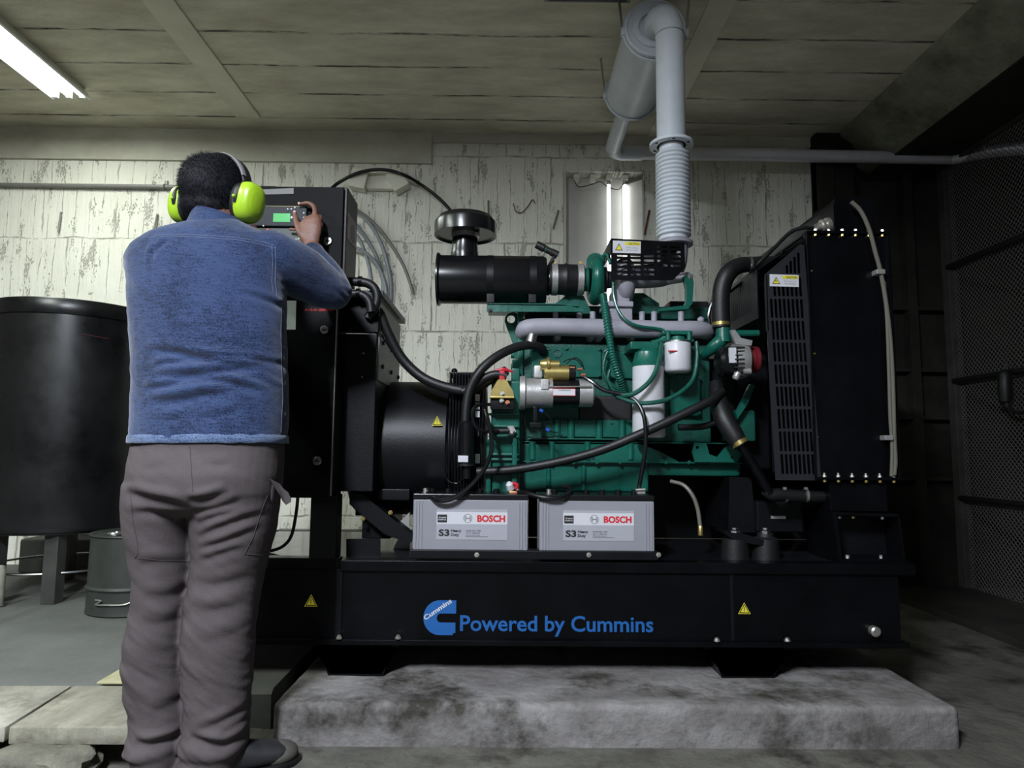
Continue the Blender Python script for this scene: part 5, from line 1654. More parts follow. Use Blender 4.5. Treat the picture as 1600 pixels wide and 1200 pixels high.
for u in (1226, 1259):
    G(MB().lathe([(-0.004, 0.026), (0.004, 0.026)], P(u, 774, 2.425), X, 24), 'hose_clamp', 'zinc')
    G(MB().boxc(P(u, 763, 2.41), (0.012, 0.012, 0.01), 0.002), 'clamp_screw', 'alu')
G(MB().tube([P(u, v, y) for u, v, y in ((745, 737, 2.47), (800, 734, 2.46), (870, 722, 2.44), (940, 703, 2.42), (1010, 674, 2.4), (1070, 646, 2.4), (1110, 626, 2.42), (1128, 612, 2.46))], 0.0165, 14), 'coolant_hose', 'rubber')
G(MB().tube([P(u, v, y) for u, v, y in ((1060, 668, 2.5), (1100, 666, 2.5), (1130, 655, 2.5))], 0.012, 12), 'coolant_hose', 'rubber')
# clear oil drain hose with brass end
dh = G(MB().tube([P(u, v, y) for u, v, y in ((1048, 752, 2.55), (1068, 758, 2.52), (1082, 774, 2.5), (1090, 795, 2.49), (1094, 822, 2.48))], 0.0075, 10), 'oil_drain_hose', 'clear')
G(MB().lathe([(0, 0.009), (0.03, 0.009), (0.036, 0.006)], P(1094.5, 832, 2.48) - Z * 0.01, Z, 8), 'hose_end', 'brass', dh)
# dark undertray and rear side of the engine bay
G(MB().box((P(826, 760, 2.95).x, 2.98, FT - 0.002), (P(1290, 760, 2.95).x, 3.0, P(1000, 640, 2.98).z), 0.004), 'undertray', 'blackm')
G(MB().tube([P(u, v, y) for u, v, y in ((466, 770, YF + .2), (463, 800, YF + .2), (456, 835, YF + .19), (444, 852, YF + .18), (425, 860, YF + .17), (400, 862, YF + .17))], 0.006, 10), 'loose_cable', 'cable')
G(MB().prism([P(u, v, 2.62) for u, v in ((600, 838), (628, 812), (640, 800), (640, 862), (612, 862), (622, 842))], (0, 0.012, 0)), 'support_plate', 'boxgrey', alt)
# front engine support and rubber mounts
G(MB().prism([P(u, v, 2.55) for u, v in ((1140, 746), (1174, 746), (1182, 832), (1138, 832))], (0, 0.3, 0)), 'front_support', 'blackm')
G(MB().box(*bx(1182, 784, 1256, 832, 2.52, 2.9, 0.006)), 'front_crossmember', 'blackm')
G(MB().box(*bx(1205, 806, 1228, 811, 2.515, 2.525, 0.001)), 'worn_patch', 'alu')
for u, v in ((1148, 838), (1196, 838)):
    p = P(u, v, 2.46)
    G(MB().lathe([(FT - p.z - 0.004, 0.05), (-0.008, 0.045), (0.0, 0.03), (0.012, 0.028), (0.014, 0.012), (0.025, 0.012)], p, Z, 24), 'rubber_mount', 'rubber')
    G(hexhead(P(u, v - 8, 2.46), Z, 0.012, 0.012), 'mount_bolt', 'steel')
G(MB().prism([P(u, v, 2.42) for u, v in ((1128, 831), (1160, 834), (1200, 846), (1196, 853), (1150, 846))], (0, 0.1, 0.0)), 'mount_plate', 'blackm')

# ---------------------------------------------------------------- radiator
RY0, RY1 = 2.37, 3.24
rx0, rx1 = P(1265, 500, RY0).x, P(1392, 500, RY0).x
rz1, rz0 = P(1320, 364, RY0).z, P(1320, 748, RY0).z
rad = G(MB().box((rx0 + 0.01, RY0 + 0.004, rz0), (rx1 - 0.01, RY1, rz1), 0.004), 'radiator', 'black')
G(MB().box((rx0, RY0, rz0 + 0.004), (rx1, RY0 + 0.012, rz1 - 0.004), 0.003), 'side_panel', 'black', rad)
G(MB().box((rx0 - 0.006, RY0 - 0.014, rz1 - 0.006), (rx1 + 0.01, RY1, rz1 + 0.004), 0.002), 'top_flange', 'black', rad)
G(MB().box((rx0 - 0.006, RY0 - 0.014, rz0 - 0.004), (rx1 + 0.01, RY1, rz0 + 0.006), 0.002), 'bottom_flange', 'black', rad)
G(MB().box((rx1 - 0.006, RY0 - 0.010, rz0), (rx1 + 0.006, RY0 + 0.02, rz1), 0.002), 'edge_strip', 'black', rad)
G(MB().box((rx0 - 0.006, RY0 - 0.010, rz0), (rx0 + 0.004, RY0 + 0.02, rz1), 0.002), 'edge_strip', 'black', rad)
for i in range(6):
    x = rx0 + 0.03 + (rx1 - rx0 - 0.05) * i / 5
    zt_ = rz1 - 0.013
    G(MB().lathe([(0, 0.0065), (0.008, 0.006)], (x, RY0 - 0.004, rz1 - 0.006), -Z, 6), 'bolt', 'brass', rad)
    G(MB().lathe([(0, 0.0075), (0.007, 0.007)], (x, RY0 - 0.006, rz1 + 0.004), Z, 6), 'bolt', 'zinc', rad)
    G(MB().lathe([(0, 0.0075), (0.007, 0.007), (0.007, 0.004), (0.014, 0.004)], (x, RY0 - 0.006, rz0 + 0.006), Z, 6), 'bolt', 'zinc', rad)
    G(MB().lathe([(0, 0.0065), (0.008, 0.006)], (x, RY0 - 0.006, rz0 - 0.004), -Z, 6), 'bolt', 'brass', rad)
for v in (424, 553, 683):
    for x in (rx0 + 0.012, rx1 - 0.018):
        G(MB().lathe([(0, 0.004), (0.006, 0.003)], (x, RY0, P(1300, v, RY0).z), -Yd, 8), 'screw', 'brass', rad)
# header tank with rounded top corners, sloping shoulder, filler neck
hx0, hx1 = P(1303, 340, RY0 + .03).x, P(1366, 340, RY0 + .03).x
hz1 = P(1335, 307, RY0 + .03).z
rr2 = [(hx0 + p[0], p[1]) for p in [(0, rz1), (hx1 - hx0, rz1)] ]
pf = [(hx0, rz1), (hx1, rz1), (hx1, hz1 - 0.03), (hx1 - 0.01, hz1 - 0.008), (hx1 - 0.03, hz1), (hx0 + 0.03, hz1), (hx0 + 0.01, hz1 - 0.008), (hx0, hz1 - 0.03)]
G(MB().prism([(x, RY0 + 0.03, z) for x, z in pf], (0, RY1 - RY0 - 0.1, 0)), 'header_tank', 'black', rad)
fn = P(1288, 360, RY0 - .0)
G(MB().lathe([(0, 0.014), (0.018, 0.016), (0.02, 0.024), (0.028, 0.024), (0.03, 0.017), (0.036, 0.017), (0.038, 0.026), (0.05, 0.026)], fn + Vector((-0.03, 0, 0.01)), (1, 0, 0.25), 24), 'filler_neck', 'zinc', rad)
G(MB().tube([P(u, v, y) for u, v, y in ((1274, 357, RY0 + .03), (1255, 356, RY0 + .03), (1235, 363, RY0 + .06), (1212, 385, RY0 + .10), (1185, 413, RY0 + .16), (1165, 436, RY0 + .24), (1140, 456, RY0 + .32))], 0.007, 10), 'bleed_hose', 'cable')
# fan shroud: hood receding from the radiator face towards the wall, with ribbed left side
s0_ = rx0
sl_ = P(1182, 600, 2.5).x
G(MB().box((s0_ - 0.01, RY0 + 0.36, rz0 + 0.02), (sl_, RY1 - 0.1, rz1 - 0.11), 0.01), 'fan_shroud', 'blackm', rad, sharp=20)
G(MB().prism([(s0_, RY0 + 0.02, rz1 - 0.012), (sl_, RY0 + 0.02, rz1 - 0.112), (sl_, RY0 + 0.02, rz1 - 0.120), (s0_, RY0 + 0.02, rz1 - 0.020)], (0, RY1 - RY0 - 0.1, 0)), 'shroud_hood', 'blackm', rad, sharp=20)
G(MB().box((sl_ - 0.002, RY0 + 0.10, rz1 - 0.30), (sl_ + 0.006, RY1 - 0.1, rz1 - 0.112), 0.001), 'shroud_side', 'blackm', rad, sharp=20)
for zz_ in (-0.006, -0.055):
    G(MB().tube([(s0_ - 0.004 + (sl_ - s0_) * (-zz_ / 0.112 if zz_ < -0.01 else 0), RY0 + 0.02, rz1 - 0.012 + zz_), (s0_ - 0.004 + (sl_ - s0_) * (-zz_ / 0.112 if zz_ < -0.01 else 0), RY1 - 0.1, rz1 - 0.012 + zz_)], 0.005, 8, smooth=False), 'hood_bead', 'black', rad)
for k in range(26):
    y = RY0 + 0.16 + k * 0.022
    G(MB().box((sl_ - 0.003, y, rz1 - 0.26), (sl_ + 0.004, y + 0.006, rz1 - 0.13), 0.001), 'shroud_rib', 'blackm', rad)
# slotted guard in front of the fan
GX = RY0 - 0.008
kk = S(GX)
g0 = P(1212, 750, GX)
go = [(0, 0), (72 * kk, 0), (56 * kk, 352 * kk), (40 * kk, 356 * kk), (-3 * kk, 318 * kk), (-6 * kk, 240 * kk)]
go = [(0, 0), (71 * kk, 0), (57 * kk, 376 * kk), (50 * kk, 376 * kk), (-8 * kk, 326 * kk), (-5 * kk, 150 * kk)]
hl = []
rows = 9
for r_ in range(rows):
    z0_ = (9 + r_ * 35.2) * kk
    z1_ = z0_ + 31.5 * kk
    for c_ in range(8):
        x0_ = (9.5 + c_ * 6.9 - r_ * 1.35) * kk
        if r_ == 8 and c_ < 1:
            continue
        hl.append([(x0_ + p[0] - 1.2 * kk * p[1] / (z1_ - z0_), z0_ + p[1]) for p in rrect(0, 0, 4.6 * kk, z1_ - z0_, 2.1 * kk, 3)])
for c_ in range(4):
    x0_ = (26 + c_ * 6.4) * kk
    hl.append([(x0_ + p[0], 328 * kk + p[1]) for p in rrect(0, 0, 4.4 * kk, (14 + c_ * 7) * kk, 2 * kk, 3)])
gg = G(MB().plate(go, hl, g0, X, Z, (0, 0.004, 0)), 'fan_guard', 'guard', rad)
G(MB().box((g0.x - 6 * kk, GX, g0.z + 235 * kk), (g0.x - 4 * kk, GX + 0.02, g0.z + 326 * kk), 0.0006), 'guard_fold', 'black', rad)
G(MB().box((sl_ - 0.002, GX + 0.004, rz0 + 0.02), (g0.x + 0.01, GX + 0.01, P(1200, 505, GX).z), 0.003), 'guard_plate', 'black', rad)
caution(1202.5, 428.5, 46.5, 19.5, GX - 0.002, rad, "Don't touch it in", 'rotation', fig=True, rot=-0.02)
# clear tubes along the right edge
for q_, r_ in ((((1330, 315), (1345, 330), (1358, 358), (1368, 395), (1376, 425), (1384, 470), (1391, 530), (1395, 600), (1397, 680), (1399, 720), (1397, 742)), 0.0075), (((1381, 440), (1386, 500), (1389, 580), (1391, 650), (1394, 700), (1393, 744)), 0.006)):
    G(MB().tube([P(u, v, RY0 - 0.02) for u, v in q_], r_, 10), 'overflow_tube', 'clear')
for u, v in ((1379, 424), (1392, 684)):
    G(MB().box(*bx(u - 9, v - 4, u + 5, v + 4, RY0 - .034, RY0 + .005, 0.003)), 'tube_clip', 'alu')
# radiator feet
G(MB().box(*bx(1296, 752, 1388, 800, RY0 + .01, RY1 - .1, 0.004)), 'radiator_foot', 'black', rad)
q0 = lambda u, v: P(u, v, RY0 - .01)
G(MB().prism([q0(u, v) for u, v in ((1300, 800), (1405, 804), (1406, 808), (1308, 804), (1316, 873), (1412, 873), (1412, 879), (1311, 879))], (0, 0.24, 0)), 'radiator_bracket', 'black', rad, sharp=20)
G(MB().prism([q0(u, v) + Yd * 0.1 for u, v in ((1302, 803), (1404, 806), (1413, 877), (1312, 877))], (0, 0.01, 0)), 'bracket_web', 'blackm', rad)
G(MB().prism([q0(u, v) for u, v in ((1403, 806), (1406, 806), (1415, 877), (1412, 877))], (0, 0.2, 0)), 'bracket_side', 'black', rad)
for u, v, m_ in ((1318, 808, 'zinc'), (1340, 808, 'brass'), (1386, 809, 'steel'), (1331, 873, 'zinc'), (1384, 873, 'steel')):
    G(MB().lathe([(0, 0.008), (0.008, 0.0075)], q0(u, v) + Yd * 0.03, -Z if v < 850 else Z, 6), 'bolt', m_, rad)
for u in (1318, 1340, 1384):
    G(MB().lathe([(0, 0.009), (0.006, 0.008)], q0(u, 800) + Yd * 0.03, Z, 12), 'bolt', 'blackm', rad)

# ================================================================== BATTERIES
def battery(u0, u1, label):
    by = YF - 0.003
    a, c = P(u0, 780, by), P(u1, 780, by)
    zb_ = P(740, 874, YF).z + 0.006
    zt_ = P(740, 781, by).z
    ztop = P(740, 772, by).z
    t = thing('truck_battery', ((a.x + c.x) / 2, by + 0.088, zb_), label, 'battery', 'grey batteries on the tray')
    w_ = c.x - a.x
    case = MB().box((a.x, by, zb_), (c.x, by + 0.173, zt_), 0.004)
    case = case.build('case', 'battery', t)
    for s_, x in ((1, a.x), (-1, c.x)):
        for k in (0.010, 0.020, 0.030):
            MB().box((x + s_ * k - 0.0022, by - 0.003, zb_ + 0.004), (x + s_ * k + 0.0022, by + 0.004, zt_ - 0.006), 0.001).build('case_rib', 'battery', case)
    lid = MB().box((a.x - 0.002, by - 0.002, zt_), (c.x + 0.002, by + 0.175, ztop), 0.004).build('lid', 'cable', t)
    for k in range(6):
        x = a.x + w_ * (0.14 + 0.145 * k)
        MB().lathe([(0, 0.0125), (0.008, 0.0125), (0.009, 0.010), (0.014, 0.010)], (x, by + 0.08, ztop), Z, 12).build('filler_cap', 'cable', t)
    for x in (a.x + 0.035, c.x - 0.035):
        MB().lathe([(0, 0.012), (0.002, 0.009), (0.016, 0.008)], (x, by + 0.045, ztop), Z, 14).build('terminal_post', 'zinc', t)
    # paper label with the print
    k = S(by)
    lx0_ = (a.x + c.x) / 2 - 52 * k
    lz = P(740, 796, by).z
    yl = by - 0.0005
    lb = MB().prism([(lx0_, yl, lz - 46 * k), (lx0_ + 109 * k, yl, lz - 46 * k), (lx0_ + 109 * k, yl, lz), (lx0_, yl, lz)], (0, -0.0008, 0)).build('label', 'labelg', t)
    MB().prism([(lx0_, yl - 0.001, lz - 22.5 * k), (lx0_ + 109 * k, yl - 0.001, lz - 22.5 * k), (lx0_ + 109 * k, yl - 0.001, lz - 4 * k), (lx0_, yl - 0.001, lz - 4 * k)], (0, -0.0004, 0)).build('label_band', 'label', lb)
    q = lambda u, v: Vector((lx0_ + u * k, yl - 0.0006, lz - v * k))
    text('BOSCH', 'brand_lettering', 'inkred', lb, q(62, 18.2), X, Z, 9.6 * k, 43 * k, bold=0.045)
    MB().prism([q(1.5, 20) - Yd * 0.001, q(16, 20) - Yd * 0.001, q(16, 8) - Yd * 0.001, q(1.5, 8) - Yd * 0.001], (0, -0.0004, 0)).build('warranty_box', 'ink', lb)
    mb = MB()
    textmb(mb, '18 meses', q(3, 13.2) - Yd * 0.0005, X, Z, 2.2 * k, 11 * k, 0.02)
    textmb(mb, '30.000 km', q(2.5, 16.6) - Yd * 0.0005, X, Z, 2.2 * k, 12 * k, 0.02)
    mb.build('warranty_text', 'label', lb)
    # armature-in-a-ring emblem
    ce = q(48, 13.5) - Yd * 0.0012
    mb = MB()
    mb.torus(ce, Yd, 6.6 * k, 0.0006, 32, 6)
    mb.build('emblem_ring', 'inkg', lb)
    mb = MB()
    for s_ in (-1, 1):
        mb.torus(ce, Yd, 5.0 * k, 0.0008, 14, 6, (0 if s_ > 0 else PI) - 0.9, (0 if s_ > 0 else PI) + 0.9)
    mb.box(ce + Vector((-3.2 * k, -0.0003, -0.5 * k)), ce + Vector((3.2 * k, 0.0003, 0.5 * k)))
    for s_ in (-1, 1):
        mb.box(ce + Vector((s_ * 3.0 * k - 0.4 * k, -0.0003, -3 * k)), ce + Vector((s_ * 3.0 * k + 0.4 * k, 0.0003, 3 * k)))
    mb.build('emblem_armature', 'inkg', lb)
    text('S3', 'series_lettering', 'ink', lb, q(3.5, 40), X, Z, 9.6 * k, 16.5 * k, bold=0.035)
    mb = MB()
    textmb(mb, 'Heavy', q(22, 34.2), X, Z, 4.1 * k, 16 * k, 0.03)
    textmb(mb, 'Duty', q(22, 40.2), X, Z, 4.1 * k, 12.5 * k, 0.03)
    mb.build('duty_lettering', 'ink', lb)
    mb = MB()
    textmb(mb, 'N100 HD-1100', q(45, 33.2), X, Z, 2.0 * k, 22.5 * k, 0.01)
    textmb(mb, '12 V 100 Ah', q(45, 36.6), X, Z, 2.0 * k, 21 * k, 0.01)
    mb.build('type_lettering', 'ink', lb)
    mb = MB()
    for j, wd in enumerate((22, 34)):
        mb.box(q(45, 38.6 + 2.2 * j), q(45 + wd, 39.3 + 2.2 * j) - Yd * 0.0008)
    mb.build('fine_print', 'inkg', lb)
    return t


battery(646, 825, 'left grey truck battery, a black cable sagging over its upper front edge')
battery(843, 1022, 'right grey truck battery, the one below the tall white filter')
bz = P(740, 772, YF).z
def cable(pts, r, label):
    t = MB().tube([P(u, v, y) for u, v, y in pts], r, 10).build('battery_cable', 'cable')
    return tag(t, label, 'cable', 'battery cables')
cable(((668, 764, 2.38), (672, 775, 2.34), (684, 782, 2.305), (705, 780, 2.30), (730, 764, 2.31), (752, 740, 2.33), (766, 712, 2.36), (768, 685, 2.38), (762, 655, 2.40), (758, 640, 2.42)), 0.0078, 'black battery cable sagging over the left battery and rising to the isolator')
cable(((806, 768, 2.375), (828, 772, 2.33), (850, 777, 2.31), (875, 778, 2.31), (889, 772, 2.33), (889, 762, 2.36), (880, 760, 2.375)), 0.0085, 'short black cable bridging the gap between the two batteries')
t = thing('terminal_clamp', P(800, 766, 2.38), 'battery clamp with white cap and red wire at the right end of the left battery', 'clamp')
MB().lathe([(0, 0.014), (0.02, 0.013), (0.028, 0.006)], P(798, 764, 2.372), (-0.3, -.5, 1), 14).build('cap', 'white', t)
MB().tube([P(806, 764, 2.37), P(808, 758, 2.37), P(800, 755, 2.375)], 0.007, 8).build('red_sleeve', 'red', t)
MB().boxc(P(802, 770, 2.375), (0.03, 0.03, 0.014), 0.004).build('clamp', 'copper', t)
t = thing('terminal_clamp', P(1003, 766, 2.385), 'bare metal clamp on the right terminal of the right battery', 'clamp')
MB().boxc(P(1001, 768, 2.372), (0.03, 0.03, 0.018), 0.004).build('clamp', 'alu', t)
MB().cyl(P(993, 766, 2.358), P(1008, 765, 2.358), 0.0055, seg=8).build('clamp_bolt', 'zinc', t)

# ================================================================== EXHAUST
t = thing('exhaust_system', P(1053, 378, 2.75), 'blue-grey exhaust with bellows, riser pipe, silencer and wall pipe', 'exhaust pipe')
ey = 2.75
xc = P(1050, 300, ey).x
z0_, z1_ = P(1053, 376, ey).z, P(1052, 238, ey).z
prof = [(0, 0.060), (0.012, 0.060)]
nr = 20
rb = 27.5 * S(ey)
for k in range(nr):
    a_ = 0.014 + (z1_ - z0_ - 0.02) * k / nr
    st = (z1_ - z0_ - 0.02) / nr
    for q, rr in ((0.0, 0.84), (0.12, 0.93), (0.3, 1.0), (0.55, 1.0), (0.73, 0.93), (0.88, 0.84)):
        prof.append((a_ + st * q, rb * rr))
prof += [(z1_ - z0_, 0.056)]
MB().lathe(prof, (xc + .004, ey, z0_), Z, 48, False, False).build('bellows', 'bluegray', t, sharp=80)
zf = P(1052, 229, ey).z
rp = 23.2 * S(ey)
MB().cyl((xc, ey, z1_ - 0.01), (xc, ey, zf), 0.052, seg=32).build('collar', 'bluegray', t)
fz = MB().lathe([(0, 0.05), (0, 0.092), (0.012, 0.092), (0.012, 0.05)], (xc, ey, zf), Z, 40, False, False).build('flange', 'bluegray', t)
for k in range(6):
    a_ = k * PI / 3 + 0.4
    MB().lathe([(-0.004, 0.006), (0.0, 0.007)], (xc + 0.076 * math.cos(a_), ey + 0.076 * math.sin(a_), zf), -Z, 8).build('bolt_hole', 'ink', fz)
zs_ = P(1027, 22, 2.80).z
xs_ = P(1027, 22, 2.86).x
MB().tube([(xc, ey, zf)] + [(xc + (xs_ - xc) * k / 12, ey + 0.125 * (1 - math.cos(k * PI / 24)), zs_ - 0.125 + 0.125 * math.sin(k * PI / 24)) for k in range(13)] + [(xs_, ey + 0.22, zs_)], rp, 32, smooth=False).build('riser_pipe', 'bluegray', t)
MB().torus((xc, ey, zs_ - 0.135), Z, rp, 0.0025, 40, 6).build('weld_bead', 'steel', t)
sy0, sy1 = 2.90, 3.50
sr_ = 50 * S(sy0)
MB().lathe([(0, 0.05), (0, sr_ - 0.018), (0.0, sr_), (0.008, sr_ + 0.003), (0.016, sr_), (sy1 - sy0 - 0.008, sr_), (sy1 - sy0, sr_ - 0.006), (sy1 - sy0 + 0.012, sr_ * .6), (sy1 - sy0 + .015, 0.05)], (xs_, sy0, zs_), Yd, 56).build('silencer', 'bluegray', t)
MB().torus((xs_, sy0 - 0.002, zs_), Yd, sr_ - 0.004, 0.0055, 48, 8).build('silencer_rim', 'bluegray', t)
MB().lathe([(0, 0.07), (0.0, 0.095), (0.008, 0.095), (0.008, 0.07)], (xs_ - 0.01, sy0 - 0.009, zs_), Yd, 36, False, False).build('inlet_flange', 'bluegray', t)
py = 4.2
zp_ = zs_ + 0.0
xe_ = XF + 0.14
ro = 0.047
xo = xs_ - 0.002
MB().tube([(xo, sy1 - 0.01, zp_), (xo, py - 0.12, zp_), (xo + 0.004, py - 0.07, zp_), (xo + 0.025, py - 0.025, zp_), (xo + 0.07, py, zp_), (xo + 0.12, py, zp_), (xo + 0.2, py, zp_)], ro, 24, step=5).build('outlet_pipe', 'bluegray', t)
MB().tube([(xo + 0.2, py, zp_), (1.8, py, zp_ - 0.003), (XF - 0.10, py, zp_ - 0.006), (XF - 0.02, py - 0.02, zp_ - 0.012), (XF + 0.16, py - 0.2, zp_ - 0.04), (3.55, 3.68, zp_ - 0.13)], 0.040, 24, step=5).build('wall_pipe', mat('silver_grey_pipe_paint', (0.68, 0.66, 0.70), 0.3, 0.2, var=0.08), t)
# hangers: straps under the silencer and rods to the ceiling
for yy in (sy0 + 0.02, sy1 - 0.02):
    MB().torus((xs_, yy, zs_), Yd, sr_ + 0.006, 0.006, 40, 6, PI * 0.45 if False else 0, 2 * PI).build('strap', 'bluegray', t)
    for s_ in (-1, 1):
        MB().cyl((xs_ + s_ * (sr_ + 0.008), yy, zs_ - 0.02), (xs_ + s_ * (sr_ + 0.03), yy, ZC - 0.001), 0.006, seg=10).build('hanger_rod', 'steel', t)
        MB().boxc((xs_ + s_ * (sr_ + 0.008), yy, zs_ - 0.01), (0.018, 0.024, 0.035), 0.003).build('strap_lug', 'bluegray', t)

# ================================================================== THE PERSON
from mathutils.bvhtree import BVHTree
from mathutils.kdtree import KDTree


def remesh(mb, voxel, smooth=6, factor=0.5):
    me = bpy.data.meshes.new('_r')
    me.from_pydata(mb.v, [], mb.f)
    bm = bmesh.new()
    bm.from_mesh(me)
    bmesh.ops.recalc_face_normals(bm, faces=bm.faces[:])
    bm.to_mesh(me)
    bm.free()
    o = bpy.data.objects.new('_r', me)
    COL.objects.link(o)
    m = o.modifiers.new('r', 'REMESH')
    m.mode = 'VOXEL'
    m.voxel_size = voxel
    if smooth:
        s_ = o.modifiers.new('s', 'SMOOTH')
        s_.iterations = smooth
        s_.factor = factor
    dg = bpy.context.evaluated_depsgraph_get()
    me2 = bpy.data.meshes.new_from_object(o.evaluated_get(dg))
    out = MB()
    out.v = [v.co.copy() for v in me2.vertices]
    out.f = [tuple(p.vertices) for p in me2.polygons]
    out.n = [v.normal.copy() for v in me2.vertices]
    bpy.data.objects.remove(o)
    bpy.data.meshes.remove(me)
    bpy.data.meshes.remove(me2)
    return out


def loft(mb, rings, seg=36, e=2.3):
    """rings: (centre, half width along a, half depth, axis a, axis b)"""
    vs, fs = [], []
    for c, ra, rb_, a, b in rings:
        for k in range(seg):
            t = 2 * PI * k / seg
            ct, st = math.cos(t), math.sin(t)
            vs.append(c + a * (ra * math.copysign(abs(ct) ** (2 / e), ct)) + b * (rb_ * math.copysign(abs(st) ** (2 / e), st)))
    n = len(rings)
    for i in range(n - 1):
        for k in range(seg):
            q = (k + 1) % seg
            fs.append((i * seg + k, i * seg + q, (i + 1) * seg + q, (i + 1) * seg + k))
    fs.append(tuple(range(seg))[::-1])
    fs.append(tuple((n - 1) * seg + k for k in range(seg)))
    return mb.add(vs, fs)


def rows(tab, grow=0.0, depthk=1.0):
    """silhouette rows (v, left, right, depth centre Y, half depth) -> loft rings"""
    out = []
    for v, l, r_, Y, d in tab:
        a, c = P(l, v, Y), P(r_, v, Y)
        out.append(((a + c) / 2, (c - a).length / 2 + grow, d * depthk + grow, X, Yd))
    return out


def folds(mb, fl):
    """press creases into a cloth mesh: polylines on the back, with depth and width"""
    crv = []
    for pts, amp, wd in fl:
        q = [Vector((p.x, p.z)) for p in (P(u, v, 1.76) for u, v in pts)]
        q = [Vector((p.x, p.y)) for p in catmull([Vector((p.x, p.y, 0)) for p in q], 5)]
        L = [0.0]
        for i in range(len(q) - 1):
            L.append(L[-1] + (q[i + 1] - q[i]).length)
        crv.append((q, L, amp, wd, min(p.y for p in q) - 4 * wd, max(p.y for p in q) + 4 * wd, min(p.x for p in q) - 4 * wd, max(p.x for p in q) + 4 * wd))
    for i, v in enumerate(mb.v):
        if mb.n[i].y > 0.1:
            continue
        p = Vector((v.x, v.z))
        tot = 0.0
        for q, L, amp, wd, z0, z1, x0, x1 in crv:
            if not (z0 < p.y < z1 and x0 < p.x < x1):
                continue
            bd_, bs, bsg = 1e9, 0, 1
            for k in range(len(q) - 1):
                ab = q[k + 1] - q[k]
                t = max(0.0, min(1.0, (p - q[k]).dot(ab) / ab.length_squared))
                dv = p - (q[k] + ab * t)
                if dv.length < bd_:
                    bd_, bs = dv.length, (L[k] + ab.length * t) / L[-1]
                    bsg = 1 if (ab.x * dv.y - ab.y * dv.x) * (1 if ab.x > 0 else -1) > 0 else -1
            e = max(0.0, math.sin(PI * min(1, max(0, bs)))) ** 0.7
            d = bd_ * bsg / wd
            tot += amp * e * (-math.exp(-d * d * (1.0 if d < 0 else 2.2)) + 0.8 * math.exp(-((d - 1.7) / 0.9) ** 2) + 0.25 * math.exp(-((d + 2.2) / 1.1) ** 2))
        mb.v[i] = v + mb.n[i] * (tot * min(1.0, (0.1 - mb.n[i].y) * 2.5))
    return mb


def crumple(mb, amp, sx, sz, seed, mask=None):
    for i, v in enumerate(mb.v):
        k = mask(v) if mask else 1.0
        if k <= 0:
            continue
        q = Vector((v.x * sx + seed, v.y * sx, v.z * sz + 0.6 * v.x * sz))
        d = mnoise.noise(q) + 0.5 * mnoise.noise(q * 2.1 + Vector((3, 7, 1)))
        mb.v[i] = v + mb.n[i] * (amp * k * d)
    return mb


def on_surface(mb):
    return BVHTree.FromPolygons(mb.v, mb.f)


def stitch(tree, pts, r, lift=0.0005):
    """thread line laid on a cloth surface"""
    out = []
    O = Vector((0, 0, H))
    pl = []
    for i in range(len(pts) - 1):
        n = max(2, int(math.hypot(pts[i + 1][0] - pts[i][0], pts[i + 1][1] - pts[i][1]) / 3))
        for k in range(n):
            t = k / n
            pl.append((pts[i][0] * (1 - t) + pts[i + 1][0] * t, pts[i][1] * (1 - t) + pts[i + 1][1] * t))
    pl.append(pts[-1])
    for u, v in pl:
        d = (P(u, v, 1.9) - O).normalized()
        h, n, _, _ = tree.ray_cast(O, d)
        if h and h.y < 2.4:
            out.append(h - d * lift)
    return MB().tube(out, r, 6, smooth=False) if len(out) > 2 else None


TYc = 1.90
torso_rows = [
    (346, 306, 380, 1.945, 0.055), (353, 296, 392, 1.94, 0.070), (362, 266, 412, 1.935, 0.088), (374, 230, 434, 1.93, 0.104), (390, 209, 441, 1.925, 0.116), (410, 204, 444, 1.92, 0.124),
    (440, 205, 445, 1.915, 0.130), (475, 207, 445, 1.91, 0.132), (520, 210, 445, 1.90, 0.132), (560, 213, 446, 1.895, 0.132), (600, 214, 447, 1.885, 0.134), (640, 212, 448, 1.88, 0.138), (670, 212, 446, 1.875, 0.142), (689, 211, 445, 1.87, 0.145)]
person = thing('person', Pz(300, 1205, 0), 'person seen from behind in blue denim shirt and grey work trousers operating the control panel', 'person')

# ---------------------------------------------------------------- body (one continuous surface)
yaw = math.radians(24)
hf = Vector((math.sin(yaw), math.cos(yaw), 0.0))
hr = Vector((math.cos(yaw), -math.sin(yaw), -0.10)).normalized()
HC = P(340, 306, 1.975)
HR = Matrix((hr, hf, Z)).transposed()
body = MB()
body.sphere(HC + Z * 0.012, 1, 28, 18, (0.077, 0.096, 0.098), HR)
body.sphere(HC + hf * 0.022 - Z * 0.055, 1, 24, 16, (0.060, 0.070, 0.072), HR)
body.sphere(HC + hf * 0.060 - Z * 0.098, 1, 16, 10, (0.030, 0.026, 0.022), HR)
body.sphere(HC + hf * 0.094 - Z * 0.018, 1, 14, 10, (0.014, 0.017, 0.026), HR)
body.sphere(HC + hf * 0.104 - Z * 0.034, 1, 14, 10, (0.017, 0.015, 0.011), HR)
body.sphere(HC + hf * 0.084 - Z * 0.066, 1, 14, 10, (0.026, 0.012, 0.012), HR)
body.sphere(HC + hf * 0.080 + Z * 0.014, 1, 14, 10, (0.055, 0.016, 0.010), HR)
for s_ in (-1, 1):
    body.sphere(HC + hr * (s_ * 0.078) - hf * 0.008 - Z * 0.018, 1, 14, 10, (0.012, 0.020, 0.032), HR)
    body.sphere(HC + hr * (s_ * 0.040) + hf * 0.068 - Z * 0.036, 1, 14, 10, (0.026, 0.022, 0.022), HR)
nb = P(343, 372, 1.93)
